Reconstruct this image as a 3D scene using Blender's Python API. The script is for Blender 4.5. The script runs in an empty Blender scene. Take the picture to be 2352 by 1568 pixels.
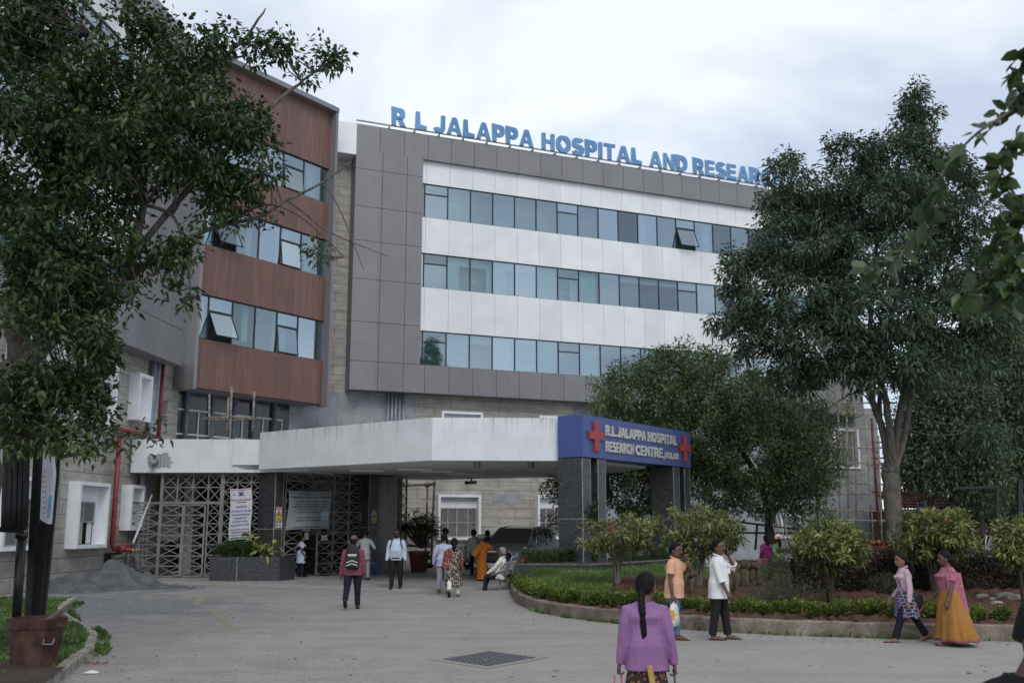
import bpy, bmesh, math, random
import numpy as np
from mathutils import Vector, Matrix
R=math.radians
sc=bpy.context.scene
col=sc.collection
rng=np.random.default_rng(7); random.seed(7)

# ---------------------------------------------------------------- camera, sky, sun, exposure
HC=1.95; PITCH=R(10.383)
cam=bpy.data.cameras.new('camera'); cam.lens=35; cam.sensor_width=36; cam.clip_start=.1; cam.clip_end=2000
co=bpy.data.objects.new('camera',cam); col.objects.link(co)
co.location=(0,0,HC); co.rotation_euler=(R(90)+PITCH,0,0); sc.camera=co
cam.dof.use_dof=True; cam.dof.focus_distance=32; cam.dof.aperture_fstop=5.6
SUN_EL,SUN_AZ=R(42),R(168)      # azimuth from +Y clockwise: behind the camera, a little to one side
w=bpy.data.worlds.new('World'); sc.world=w; w.use_nodes=True
nt=w.node_tree; N=nt.nodes; N.clear(); Lk=nt.links
out=N.new('ShaderNodeOutputWorld'); bg=N.new('ShaderNodeBackground'); bg.inputs[1].default_value=.1
sky=N.new('ShaderNodeTexSky'); sky.sky_type='NISHITA'; sky.sun_disc=False; sky.sun_elevation=SUN_EL; sky.sun_rotation=SUN_AZ
tc=N.new('ShaderNodeTexCoord'); mp=N.new('ShaderNodeMapping'); mp.inputs['Scale'].default_value=(1.0,1.0,2.2)
mp.inputs['Location'].default_value=(.35,.1,.2)
n1=N.new('ShaderNodeTexNoise'); n1.inputs['Scale'].default_value=2.1; n1.inputs['Detail'].default_value=5; n1.inputs['Roughness'].default_value=.5; n1.inputs['Distortion'].default_value=.35
cr=N.new('ShaderNodeValToRGB'); e=cr.color_ramp.elements
e[0].position=.40; e[0].color=(5.3,6.1,7.4,1); e[1].position=.56; e[1].color=(8.7,9.3,9.9,1)
sp=N.new('ShaderNodeSeparateXYZ'); mr=N.new('ShaderNodeMapRange'); mr.inputs[1].default_value=.0; mr.inputs[2].default_value=.9; mr.inputs[3].default_value=1.06; mr.inputs[4].default_value=.8
vm=N.new('ShaderNodeVectorMath'); vm.operation='SCALE'
mx=N.new('ShaderNodeMix'); mx.data_type='RGBA'; mx.inputs[0].default_value=.9
Lk.new(tc.outputs['Generated'],mp.inputs[0]); Lk.new(mp.outputs[0],n1.inputs[0]); Lk.new(n1.outputs[0],cr.inputs[0])
Lk.new(tc.outputs['Generated'],sp.inputs[0]); Lk.new(sp.outputs[2],mr.inputs[0])
Lk.new(cr.outputs[0],vm.inputs[0]); Lk.new(mr.outputs[0],vm.inputs['Scale'])
Lk.new(sky.outputs[0],mx.inputs[6]); Lk.new(vm.outputs[0],mx.inputs[7]); Lk.new(mx.outputs[2],bg.inputs[0]); Lk.new(bg.outputs[0],out.inputs[0])
sl=bpy.data.lights.new('sun','SUN'); sl.energy=1.1; sl.angle=R(28); sl.color=(1,.97,.93)
so=bpy.data.objects.new('sun',sl); col.objects.link(so)
so.rotation_euler=(R(90)-SUN_EL,0,R(180)-SUN_AZ); so.location=(0,0,60)
vs=sc.view_settings; vs.view_transform='Standard'; vs.look='None'; vs.exposure=.32; vs.gamma=1
sc.render.engine='CYCLES'
cy=sc.cycles; cy.use_denoising=True; cy.max_bounces=8; cy.diffuse_bounces=5; cy.glossy_bounces=3; cy.transmission_bounces=4; cy.transparent_max_bounces=8; cy.caustics_reflective=False; cy.caustics_refractive=False

# ---------------------------------------------------------------- pixel -> world (2352 x 1568 grid of the photograph)
FL=35/36*2352; CP,SP=math.cos(PITCH),math.sin(PITCH)
def ray(u,v):
    x=(u-1176)/FL; y=(784-v)/FL
    return np.array([x,CP-y*SP,SP+y*CP])
def at(u,v,Y):
    d=ray(u,v); return np.array([0,0,HC])+d*(Y/d[1])
def G(u,v,z=0.):
    d=ray(u,v); return np.array([0,0,HC])+d*((z-HC)/d[2])
class Fr:
    """upright plane: s along it, o out of it, z up"""
    def __init__(s,x,y,dx,dy):
        l=math.hypot(dx,dy); s.o=np.array([x,y],float); s.d=np.array([dx,dy])/l; s.n=np.array([dy,-dx])/l
    def w(s,a,o,z):
        q=s.o+s.d*a+s.n*o; return (q[0],q[1],z)
    def sz(s,u,v,o=0):
        r=ray(u,v); q=s.o+s.n*o; t=(q@s.n)/(r[:2]@s.n); p=r*t
        return float((p[:2]-s.o)@s.d),float(p[2]+HC)
FRONT=Fr(0,0,1,0)                      # s = X, o = -Y
FW=Fr(-12.58,39.6,.57,.8215); FC=Fr(-4.30,48.5,.919,.394); FLW=Fr(-13.8,37,.068,.998); FS=Fr(2.15,30.3,.584,.812)

# ---------------------------------------------------------------- things, parts, meshes
def tag(o,label=None,cat=None,group=None,kind=None):
    if label: o['label']=label
    if cat: o['category']=cat
    if group: o['group']=group
    if kind: o['kind']=kind
    return o
def thing(name,label,cat,loc=(0,0,0),rz=0,group=None):
    o=bpy.data.objects.new(name,None); col.objects.link(o); o.location=loc; o.rotation_euler=(0,0,rz); o.empty_display_size=.2
    return tag(o,label,cat,group)
def origin(p):
    v=Vector((0,0,0))
    while p is not None: v+=p.location; p=p.parent
    return v
def link(name,me,m,parent=None,label=None):
    o=bpy.data.objects.new(name,me); col.objects.link(o)
    if m is not None:
        for k in (m if isinstance(m,(list,tuple)) else [m]): me.materials.append(k)
    if parent is not None: o.parent=parent
    if label: o['label']=label
    return o
class MB:
    """collects boxes, prisms, tubes and sheets in world space (or in the thing's own space) and links them as ONE mesh"""
    def __init__(s): s.v=[]; s.f=[]; s.uv=[]; s.mi=[]; s.sm=[]; s.k=0
    def face(s,pts,uv=None,smooth=False):
        b=len(s.v); s.v+= [tuple(map(float,p)) for p in pts]; s.f.append(list(range(b,b+len(pts))))
        s.uv+= uv if uv else [(p[0],p[1]) for p in pts]; s.mi.append(s.k); s.sm.append(smooth)
    def box(s,F,a0,a1,o0,o1,z0,z1):
        if a1<a0:a0,a1=a1,a0
        if o1<o0:o0,o1=o1,o0
        P=lambda a,o,z:F.w(a,o,z)
        s.face([P(a0,o1,z0),P(a1,o1,z0),P(a1,o1,z1),P(a0,o1,z1)],[(a0,z0),(a1,z0),(a1,z1),(a0,z1)])
        s.face([P(a1,o0,z0),P(a0,o0,z0),P(a0,o0,z1),P(a1,o0,z1)],[(a1,z0),(a0,z0),(a0,z1),(a1,z1)])
        s.face([P(a0,o0,z0),P(a0,o1,z0),P(a0,o1,z1),P(a0,o0,z1)],[(o0,z0),(o1,z0),(o1,z1),(o0,z1)])
        s.face([P(a1,o1,z0),P(a1,o0,z0),P(a1,o0,z1),P(a1,o1,z1)],[(o1,z0),(o0,z0),(o0,z1),(o1,z1)])
        s.face([P(a0,o1,z1),P(a1,o1,z1),P(a1,o0,z1),P(a0,o0,z1)],[(a0,o1),(a1,o1),(a1,o0),(a0,o0)])
        s.face([P(a0,o0,z0),P(a1,o0,z0),P(a1,o1,z0),P(a0,o1,z0)],[(a0,o0),(a1,o0),(a1,o1),(a0,o1)])
        return s
    def bx(s,c,d):      # axis-aligned box, centre and size
        return s.box(FRONT,c[0]-d[0]/2,c[0]+d[0]/2,-c[1]-d[1]/2,-c[1]+d[1]/2,c[2]-d[2]/2,c[2]+d[2]/2)
    def bar(s,p,q,wd,th=None,up=(0,0,1)):   # rectangular bar from p to q
        p=Vector(p);q=Vector(q);d=(q-p).normalized();u=Vector(up)
        if abs(d.dot(u))>.99:u=Vector((1,0,0))
        x=d.cross(u).normalized();y=x.cross(d);th=th or wd
        c=[(-1,-1),(1,-1),(1,1),(-1,1)]
        A=[p+x*(a*wd/2)+y*(b*th/2) for a,b in c];B=[q+x*(a*wd/2)+y*(b*th/2) for a,b in c]
        for i in range(4):
            j=(i+1)%4; s.face([A[i],A[j],B[j],B[i]])
        s.face(A[::-1]); s.face(B); return s
    def tube(s,pts,rad,n=8,cap=True):
        pts=[Vector(p) for p in pts]; m=len(pts)
        rad=rad if isinstance(rad,(list,tuple)) else [rad]*m
        rings=[]; ref=None
        for i,p in enumerate(pts):
            d=(pts[min(i+1,m-1)]-pts[max(i-1,0)])
            if d.length<1e-9:d=Vector((0,0,1))
            d.normalize()
            if ref is None:
                ref=Vector((1,0,0)) if abs(d.x)<.9 else Vector((0,1,0))
            x=(ref-d*ref.dot(d)).normalized(); y=d.cross(x); ref=x
            rings.append([p+(x*math.cos(2*math.pi*k/n)+y*math.sin(2*math.pi*k/n))*rad[i] for k in range(n)])
        b=len(s.v)
        L=0
        for i,r in enumerate(rings):
            s.v+=[tuple(q) for q in r]
        for i in range(m-1):
            for k in range(n):
                a=b+i*n+k; c=b+i*n+(k+1)%n
                s.f.append([a,c,c+n,a+n]); s.uv+=[(k/n,i),((k+1)/n,i),((k+1)/n,i+1),(k/n,i+1)]; s.mi.append(s.k); s.sm.append(True)
        if cap:
            s.f.append([b+k for k in range(n)][::-1]); s.uv+=[(0,0)]*n; s.mi.append(s.k); s.sm.append(False)
            s.f.append([b+(m-1)*n+k for k in range(n)]); s.uv+=[(0,0)]*n; s.mi.append(s.k); s.sm.append(False)
        return s
    def prism(s,poly,z0,z1):
        n=len(poly); A=[(x,y,z0) for x,y in poly];B=[(x,y,z1) for x,y in poly]
        t=0
        for i in range(n):
            j=(i+1)%n; L=math.dist(poly[i],poly[j])
            s.face([A[i],A[j],B[j],B[i]],[(t,z0),(t+L,z0),(t+L,z1),(t,z1)]); t+=L
        s.face(B); s.face(A[::-1]); return s
    def lathe(s,c,prof,n=16):    # prof: (radius, z)
        b=len(s.v)
        for r,z in prof: s.v+=[(c[0]+r*math.cos(2*math.pi*k/n),c[1]+r*math.sin(2*math.pi*k/n),c[2]+z) for k in range(n)]
        for i in range(len(prof)-1):
            for k in range(n):
                a=b+i*n+k;d=b+i*n+(k+1)%n
                s.f.append([a,d,d+n,a+n]); s.uv+=[(0,0)]*4; s.mi.append(s.k); s.sm.append(True)
        return s
    def loft(s,rings,cap=True,smooth=True):
        n=len(rings[0]); b=len(s.v)
        for r in rings: s.v+=[tuple(map(float,q)) for q in r]
        for i in range(len(rings)-1):
            for k in range(n):
                a=b+i*n+k;d=b+i*n+(k+1)%n
                s.f.append([a,d,d+n,a+n]); s.uv+=[(k/n,i/len(rings)),((k+1)/n,i/len(rings)),((k+1)/n,(i+1)/len(rings)),(k/n,(i+1)/len(rings))]; s.mi.append(s.k); s.sm.append(smooth)
        if cap:
            s.f.append([b+k for k in range(n)][::-1]); s.uv+=[(0,0)]*n; s.mi.append(s.k); s.sm.append(smooth)
            q=b+(len(rings)-1)*n; s.f.append([q+k for k in range(n)]); s.uv+=[(0,0)]*n; s.mi.append(s.k); s.sm.append(smooth)
        return s
    def mesh(s,name,parent=None,local=False):
        me=bpy.data.meshes.new(name)
        V=np.array(s.v,float)
        if parent is not None and not local: V=V-np.array(origin(parent))
        me.from_pydata(V.tolist(),[],s.f)
        uv=me.uv_layers.new(name='UVMap'); uv.data.foreach_set('uv',np.array(s.uv,dtype=np.float32).ravel())
        me.polygons.foreach_set('material_index',s.mi); me.polygons.foreach_set('use_smooth',s.sm); me.update()
        return me
    def build(s,name,m,parent=None,label=None,local=False):
        return link(name,s.mesh(name,parent,local),m,parent,label)
def sheet(name,pts,m,parent=None,kind='structure'):
    b=MB(); b.face(pts); o=b.build(name,m,parent)
    if parent is None: o['kind']=kind
    return o
def copy_tree(o,parent=None):
    c=o.copy(); col.objects.link(c)
    if parent is not None: c.parent=parent
    for ch in list(o.children): copy_tree(ch,c)
    return c
def nmesh(name,V,F4,m,parent=None,attr=None,smooth=False,local=False,label=None):
    """mesh from numpy arrays: V (n,3), F4 (m,4) or (m,3)"""
    me=bpy.data.meshes.new(name); V=np.asarray(V,float)
    if parent is not None and not local: V=V-np.array(origin(parent))
    n=len(V); k=F4.shape[1]; mf=len(F4)
    me.vertices.add(n); me.vertices.foreach_set('co',V.astype(np.float32).ravel())
    me.loops.add(mf*k); me.loops.foreach_set('vertex_index',F4.astype(np.int32).ravel())
    me.polygons.add(mf); me.polygons.foreach_set('loop_start',np.arange(0,mf*k,k,dtype=np.int32)); me.polygons.foreach_set('loop_total',np.full(mf,k,dtype=np.int32))
    if smooth: me.polygons.foreach_set('use_smooth',np.ones(mf,dtype=bool))
    if attr is not None:
        a=me.attributes.new('rnd','FLOAT','FACE'); a.data.foreach_set('value',attr.astype(np.float32))
    me.update(calc_edges=True)
    return link(name,me,m,parent,label)
def text_mesh(body,size,ext=.0,off=0.,sx=1.,align='LEFT',spacing=1.,shear=0.,font=None):
    c=bpy.data.curves.new('writing','FONT'); c.body=body; c.size=size; c.extrude=ext; c.offset=off; c.align_x=align; c.space_character=spacing; c.shear=shear; c.resolution_u=2
    o=bpy.data.objects.new('writing',c); col.objects.link(o)
    dg=bpy.context.evaluated_depsgraph_get(); dg.update()
    me=bpy.data.meshes.new_from_object(o.evaluated_get(dg)); bpy.data.objects.remove(o); bpy.data.curves.remove(c)
    if sx!=1: me.transform(Matrix.Diagonal((sx,1,1,1)))
    return me
def text_width(me):
    xs=[v.co.x for v in me.vertices]; return (min(xs),max(xs)) if xs else (0,0)
def place_text(name,me,F,a,o,z,m,parent=None,tilt=0):
    """stand a text mesh on plane F: x along s, y up"""
    d=Vector((F.d[0],F.d[1],0)); n=Vector((F.n[0],F.n[1],0)); u=Vector((0,0,1))
    M4=Matrix(((d.x,u.x,n.x,0),(d.y,u.y,n.y,0),(d.z,u.z,n.z,0),(0,0,0,1)))
    if tilt: M4=M4@Matrix.Rotation(tilt,4,'Z')
    me.transform(M4); p=Vector(F.w(a,o,z))-(origin(parent) if parent else Vector())
    me.transform(Matrix.Translation(p)); me.name=name
    return link(name,me,m,parent)
# ---------------------------------------------------------------- materials
def lin(c):   # sRGB 0-255 -> linear
    return tuple(((x/255)/12.92 if x/255<=.04045 else ((x/255+.055)/1.055)**2.4) for x in c)
class NT:
    def __init__(s,name):
        s.m=bpy.data.materials.new(name); s.m.use_nodes=True; s.t=s.m.node_tree; s.n=s.t.nodes; s.l=s.t.links
        s.b=s.n['Principled BSDF']; s.out=s.n['Material Output']; s._tc=None
    def tc(s,k='Object'):
        if s._tc is None: s._tc=s.n.new('ShaderNodeTexCoord')
        return s._tc.outputs[k]
    def geo(s,k='Position'):
        return s.n.new('ShaderNodeNewGeometry').outputs[k]
    def map(s,vec,scale=(1,1,1),rot=(0,0,0),loc=(0,0,0)):
        q=s.n.new('ShaderNodeMapping'); q.inputs['Scale'].default_value=scale; q.inputs['Rotation'].default_value=rot; q.inputs['Location'].default_value=loc
        s.l.new(vec,q.inputs[0]); return q.outputs[0]
    def noise(s,vec,scale,detail=4,rough=.55,dist=0):
        q=s.n.new('ShaderNodeTexNoise'); q.inputs['Scale'].default_value=scale; q.inputs['Detail'].default_value=detail; q.inputs['Roughness'].default_value=rough; q.inputs['Distortion'].default_value=dist
        s.l.new(vec,q.inputs[0]); return q.outputs[0]
    def vor(s,vec,scale,feat='F1',out='Distance',rnd=1):
        q=s.n.new('ShaderNodeTexVoronoi'); q.feature=feat; q.inputs['Scale'].default_value=scale; q.inputs['Randomness'].default_value=rnd
        s.l.new(vec,q.inputs[0]); return q.outputs[out]
    def wave(s,vec,scale,dist=0,dscale=1,dr='X',prof='SIN'):
        q=s.n.new('ShaderNodeTexWave'); q.bands_direction=dr; q.wave_profile=prof; q.inputs['Scale'].default_value=scale; q.inputs['Distortion'].default_value=dist; q.inputs['Detail Scale'].default_value=dscale
        s.l.new(vec,q.inputs[0]); return q.outputs['Fac']
    def brick(s,vec,c1,c2,mortar,bw,rh,ms=.01,off=.5,smooth=.1,bias=0):
        q=s.n.new('ShaderNodeTexBrick'); q.offset=off; q.inputs['Scale'].default_value=1; q.inputs['Color1'].default_value=(*c1,1); q.inputs['Color2'].default_value=(*c2,1); q.inputs['Mortar'].default_value=(*mortar,1)
        q.inputs['Brick Width'].default_value=bw; q.inputs['Row Height'].default_value=rh; q.inputs['Mortar Size'].default_value=ms; q.inputs['Mortar Smooth'].default_value=smooth; q.inputs['Bias'].default_value=bias
        s.l.new(vec,q.inputs[0]); return q
    def ramp(s,fac,stops):
        q=s.n.new('ShaderNodeValToRGB'); e=q.color_ramp.elements
        while len(e)<len(stops): e.new(.5)
        for i,(p,c) in enumerate(stops):
            e[i].position=p; e[i].color=(*c,1) if isinstance(c,tuple) else (c,c,c,1)
        s.l.new(fac,q.inputs[0]); return q.outputs[0]
    def mix(s,a,b,fac,mode='MIX'):
        q=s.n.new('ShaderNodeMix'); q.data_type='RGBA'; q.blend_type=mode
        for i,x in ((6,a),(7,b)):
            if isinstance(x,tuple): q.inputs[i].default_value=(*x,1)
            else: s.l.new(x,q.inputs[i])
        if isinstance(fac,(int,float)): q.inputs[0].default_value=fac
        else: s.l.new(fac,q.inputs[0])
        return q.outputs[2]
    def math(s,op,a,b=None):
        q=s.n.new('ShaderNodeMath'); q.operation=op
        for i,x in ((0,a),(1,b)):
            if x is None: continue
            if isinstance(x,(int,float)): q.inputs[i].default_value=x
            else: s.l.new(x,q.inputs[i])
        return q.outputs[0]
    def col(s,c):
        if isinstance(c,tuple): s.b.inputs['Base Color'].default_value=(*c,1)
        else: s.l.new(c,s.b.inputs['Base Color'])
        return s
    def set(s,rough=.6,metal=0,spec=.3,**k):
        if isinstance(rough,(int,float)): s.b.inputs['Roughness'].default_value=rough
        else: s.l.new(rough,s.b.inputs['Roughness'])
        s.b.inputs['Metallic'].default_value=metal; s.b.inputs['Specular IOR Level'].default_value=spec
        for a,v in k.items(): s.b.inputs[a].default_value=v
        return s
    def bump(s,h,strength=.3,dist=.02):
        q=s.n.new('ShaderNodeBump'); q.inputs['Strength'].default_value=strength; q.inputs['Distance'].default_value=dist
        s.l.new(h,q.inputs['Height']); s.l.new(q.outputs[0],s.b.inputs['Normal']); return s
def plain(name,c,rough=.6,spec=.3,metal=0,var=.15,scale=6,bump=0,bs=40):
    """one colour with soft uneven wear"""
    t=NT(name); v=t.tc('Object'); n=t.noise(v,scale,5)
    d=tuple(x*(1-var*1.4) for x in c); b=tuple(min(1,x*(1+var)) for x in c)
    t.col(t.ramp(n,[(.3,d),(.7,b)])).set(rough,metal,spec)
    if bump: t.bump(t.noise(v,bs,4),bump,.02)
    return t.m
M={}
def m_tile():
    t=NT('beige stone tile'); uv=t.tc('UV')
    b=t.brick(uv,(.39,.37,.34),(.44,.42,.39),(.13,.12,.11),1.74,.452,.011,.5,.0)
    n=t.noise(t.map(uv,(1,3,1)),1.3,6,.6); s=t.noise(t.map(uv,(9,1.2,1),(0,0,R(35))),2.2,3,.5)
    c=t.mix(b.outputs[0],t.ramp(n,[(.3,(.62,.60,.58)),(.7,(1.08,1.06,1.04))]),1,'MULTIPLY')
    c=t.mix(c,(.52,.49,.45),t.ramp(s,[(.66,0.),(.72,.35)]))
    gr=t.noise(t.map(uv,(5,.35,1)),1.6,4,.6); c=t.mix(c,(.17,.155,.14),t.ramp(gr,[(.6,0.),(.82,.22)]))
    t.col(c).set(.5,spec=.35).bump(b.outputs['Fac'],-.6,.012); return t.m
M['tile']=m_tile()
def m_clad(name,c,wear=.5):
    t=NT(name); v=t.tc('UV'); n=t.noise(v,.8,4); f=t.noise(t.map(v,(7,.5,1)),1.0,4,.6)
    a=t.ramp(n,[(.3,tuple(x*.92 for x in c)),(.7,tuple(x*1.06 for x in c))])
    a=t.mix(a,tuple(x*.68 for x in c),t.ramp(f,[(.55,0.),(.8,wear)])); pb=t.brick(v,(.93,.93,.94),(1.05,1.05,1.05),(1,1,1),1.272,40,.0,0,0); a=t.mix(a,pb.outputs[0],1,'MULTIPLY')
    t.col(a).set(.42,spec=.45); return t.m
M['clad']=m_clad('grey composite cladding',(.195,.19,.20)); M['clad_dark']=m_clad('grey fin cladding',(.19,.187,.193)); M['white_clad']=m_clad('white composite cladding',(.70,.712,.725),.14)
def m_wood():
    t=NT('brown wood grain panel'); uv=t.tc('UV')
    pl=t.brick(t.map(uv,rot=(0,0,R(90))),(.142,.08,.068),(.172,.098,.083),(.045,.022,.018),30,1.22,.006,0,.0)
    st=t.noise(t.map(uv,(13,.55,1)),1.0,5,.6); fi=t.noise(t.map(uv,(60,1.2,1)),1.0,3,.5)
    strip=t.brick(t.map(uv,rot=(0,0,R(90))),(.80,.80,.80),(1.18,1.14,1.1),(1,1,1),2.3,.17,0,.37,0)
    c=t.mix(pl.outputs[0],t.ramp(st,[(.3,(.78,.75,.74)),(.7,(1.14,1.12,1.11))]),1,'MULTIPLY')
    c=t.mix(c,strip.outputs[0],.5,'MULTIPLY'); c=t.mix(c,t.ramp(fi,[(.35,(.8,.8,.8)),(.65,(1.1,1.1,1.1))]),.7,'MULTIPLY')
    kn=t.vor(t.map(uv,(2.4,1.3,1)),1.7); c=t.mix(c,(.06,.032,.028),t.ramp(kn,[(.05,.7),(.16,0.)]))
    t.col(c).set(.45,spec=.35); return t.m
M['wood']=m_wood()
def m_glass():
    t=NT('blue green glass'); t.n.remove(t.b); g=t.n.new('ShaderNodeBsdfGlossy'); g.inputs['Roughness'].default_value=.015; g.inputs['Color'].default_value=(.72,.85,.93,1)
    tr=t.n.new('ShaderNodeBsdfTransparent'); tr.inputs['Color'].default_value=(.50,.74,.74,1)
    lw=t.n.new('ShaderNodeLayerWeight'); lw.inputs['Blend'].default_value=.32; oi=t.n.new('ShaderNodeObjectInfo'); f=t.math('ADD',t.math('MULTIPLY',lw.outputs['Fresnel'],.5),t.math('ADD',.20,t.math('MULTIPLY',oi.outputs['Random'],.34)))
    nb=t.n.new('ShaderNodeBump'); nb.inputs['Strength'].default_value=.05; nb.inputs['Distance'].default_value=.05; t.l.new(t.noise(t.tc('Object'),.6,2),nb.inputs['Height']); t.l.new(nb.outputs[0],g.inputs['Normal'])
    mx=t.n.new('ShaderNodeMixShader'); t.l.new(f,mx.inputs[0]); t.l.new(tr.outputs[0],mx.inputs[1]); t.l.new(g.outputs[0],mx.inputs[2]); t.l.new(mx.outputs[0],t.out.inputs[0]); return t.m
M['glass']=m_glass()
def m_darkglass():
    t=NT('dark dusty glass'); n=t.noise(t.tc('Object'),1.5,4); t.col(t.ramp(n,[(.3,(.012,.014,.017)),(.75,(.05,.055,.062))])).set(t.ramp(n,[(.3,.06),(.7,.3)]),spec=.6); return t.m
M['dark_glass']=m_darkglass()
def m_plasterwhite():
    t=NT('weathered white paint'); uv=t.tc('UV'); n=t.noise(uv,1.2,5)
    c=t.ramp(n,[(.3,(.60,.615,.64)),(.7,(.70,.715,.735))])
    dr=t.noise(t.map(uv,(11,.35,1)),1.3,5,.65); sep=t.n.new('ShaderNodeSeparateXYZ'); t.l.new(uv,sep.inputs[0])
    mr=t.n.new('ShaderNodeMapRange'); mr.inputs[1].default_value=4.2; mr.inputs[2].default_value=5.2; mr.inputs[3].default_value=0; mr.inputs[4].default_value=1; t.l.new(sep.outputs[1],mr.inputs[0])
    fac=t.math('MULTIPLY',t.ramp(dr,[(.53,0.),(.68,1.)]),t.math('ADD',t.math('MULTIPLY',t.math('POWER',mr.outputs[0],3.),.75),.10))
    c=t.mix(c,(.12,.11,.105),fac)
    st=t.noise(t.map(uv,(1,1,1),loc=(3,7,0)),3.4,6,.7); c=t.mix(c,(.22,.19,.17),t.ramp(st,[(.66,0.),(.8,.55)]))
    t.col(c).set(.75,spec=.2).bump(t.noise(uv,14,5,.6),.4,.02); return t.m
M['white_wall']=m_plasterwhite()
M['white_paint']=plain('white paint',(.74,.755,.78),.55,var=.05,scale=3)
M['soffit']=plain('grey white soffit paint',(.84,.84,.83),.8,.2,var=.08,scale=1.2)
def m_granite():
    t=NT('black speckled granite'); v=t.tc('Object'); a=t.vor(v,70,out='Color'); sp=t.n.new('ShaderNodeSeparateColor'); t.l.new(a,sp.inputs[0])
    n=t.noise(v,1.2,3); c=t.ramp(sp.outputs[0],[(.0,(.010,.011,.013)),(.55,(.022,.024,.028)),(.86,(.05,.053,.06)),(.97,(.16,.165,.175))])
    c=t.mix(c,(.07,.072,.075),t.ramp(n,[(.5,0.),(.8,.35)])); t.col(c).set(t.ramp(n,[(.3,.22),(.7,.42)]),spec=.5); return t.m
M['granite']=m_granite()
M['joint']=plain('pale stone joint',(.27,.27,.27),.8,var=.3,scale=8)
def m_cement():
    t=NT('grey cement plaster'); uv=t.tc('UV'); n=t.noise(uv,.9,6,.6); w=t.wave(t.map(uv,(1,1,1)),2.6,9,2.2,'Y'); k=t.noise(t.map(uv,(6,.4,1)),1.2,4)
    c=t.ramp(n,[(.25,(.19,.20,.215)),(.5,(.30,.315,.335)),(.75,(.40,.415,.435))]); c=t.mix(c,(.15,.155,.165),t.ramp(w,[(.86,0.),(.97,.35)]))
    c=t.mix(c,(.12,.12,.125),t.ramp(k,[(.6,0.),(.75,.45)]))
    t.col(c).set(.9,spec=.1).bump(w,.5,.02); return t.m
M['cement']=m_cement()
M['bluebox']=m_clad('blue sign panel',(.05,.085,.265))
M['red']=plain('red painted plate',(.34,.045,.05),.45,.4,var=.12,scale=4)
M['letter']=plain('pale grey letter face',(.52,.52,.51),.45,.4,var=.06)
def m_roofletter():
    t=NT('blue roof letter'); n=t.noise(t.tc('Object'),.25,3); t.col(t.ramp(n,[(.35,(.09,.215,.42)),(.65,(.155,.31,.53))])).set(.35,spec=.4); return t.m
M['roof_letter']=m_roofletter(); M['letter_side']=plain('letter return',(.42,.50,.58),.5)
M['letter_side2']=plain('dull letter return',(.36,.35,.33),.5)
M['dark_frame']=plain('dark window frame',(.022,.026,.030),.4,.4,var=.2)
M['alu']=plain('aluminium frame',(.42,.42,.42),.4,.4,.3,var=.15)
M['dull_glass']=plain('dim reflection glass',(.13,.16,.16),.3,.5,var=.25,scale=2)  # opaque grey green paints the dim reflection into the bay glass
M['steel']=plain('brown grey painted steel',(.20,.195,.19),.45,.4,var=.2,scale=3)
M['bluesteel']=plain('blue grey painted steel',(.085,.105,.14),.5,.3,var=.3,scale=5)
M['mesh']=plain('dusty expanded metal',(.42,.41,.39),.6,.3,.2,var=.2)
M['black_iron']=plain('black iron',(.012,.012,.014),.4,.4,var=.3,scale=9)
M['pipe_grey']=plain('grey plastic pipe',(.25,.275,.31),.45,.4,var=.2,scale=2)
M['dark_room']=plain('unlit room tone',(.008,.009,.010),.7,.12,var=.4,scale=2)  # near-black sheet colour stands in for the unlit room behind the grilles
M['pipe_rust']=plain('dull oxide red pipe',(.13,.05,.045),.7,.2,var=.4)
M['pipe_red']=plain('red painted pipe',(.20,.035,.034),.45,.4,var=.3,scale=4)
M['brass']=plain('worn brass',(.35,.28,.17),.4,.5,.7)
M['scaffold']=plain('rusty scaffold pole',(.235,.205,.175),.7,.3,.1,var=.5,scale=7)
M['bamboo']=plain('weathered bamboo',(.27,.24,.19),.75,.2,var=.4,scale=5)
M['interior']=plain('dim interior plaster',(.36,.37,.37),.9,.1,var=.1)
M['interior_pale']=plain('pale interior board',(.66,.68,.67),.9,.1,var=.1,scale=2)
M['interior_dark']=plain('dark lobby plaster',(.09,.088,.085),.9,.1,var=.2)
M['lobby_pale']=plain('lobby white paint',(.26,.26,.26),.8,.2,var=.1)
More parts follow.
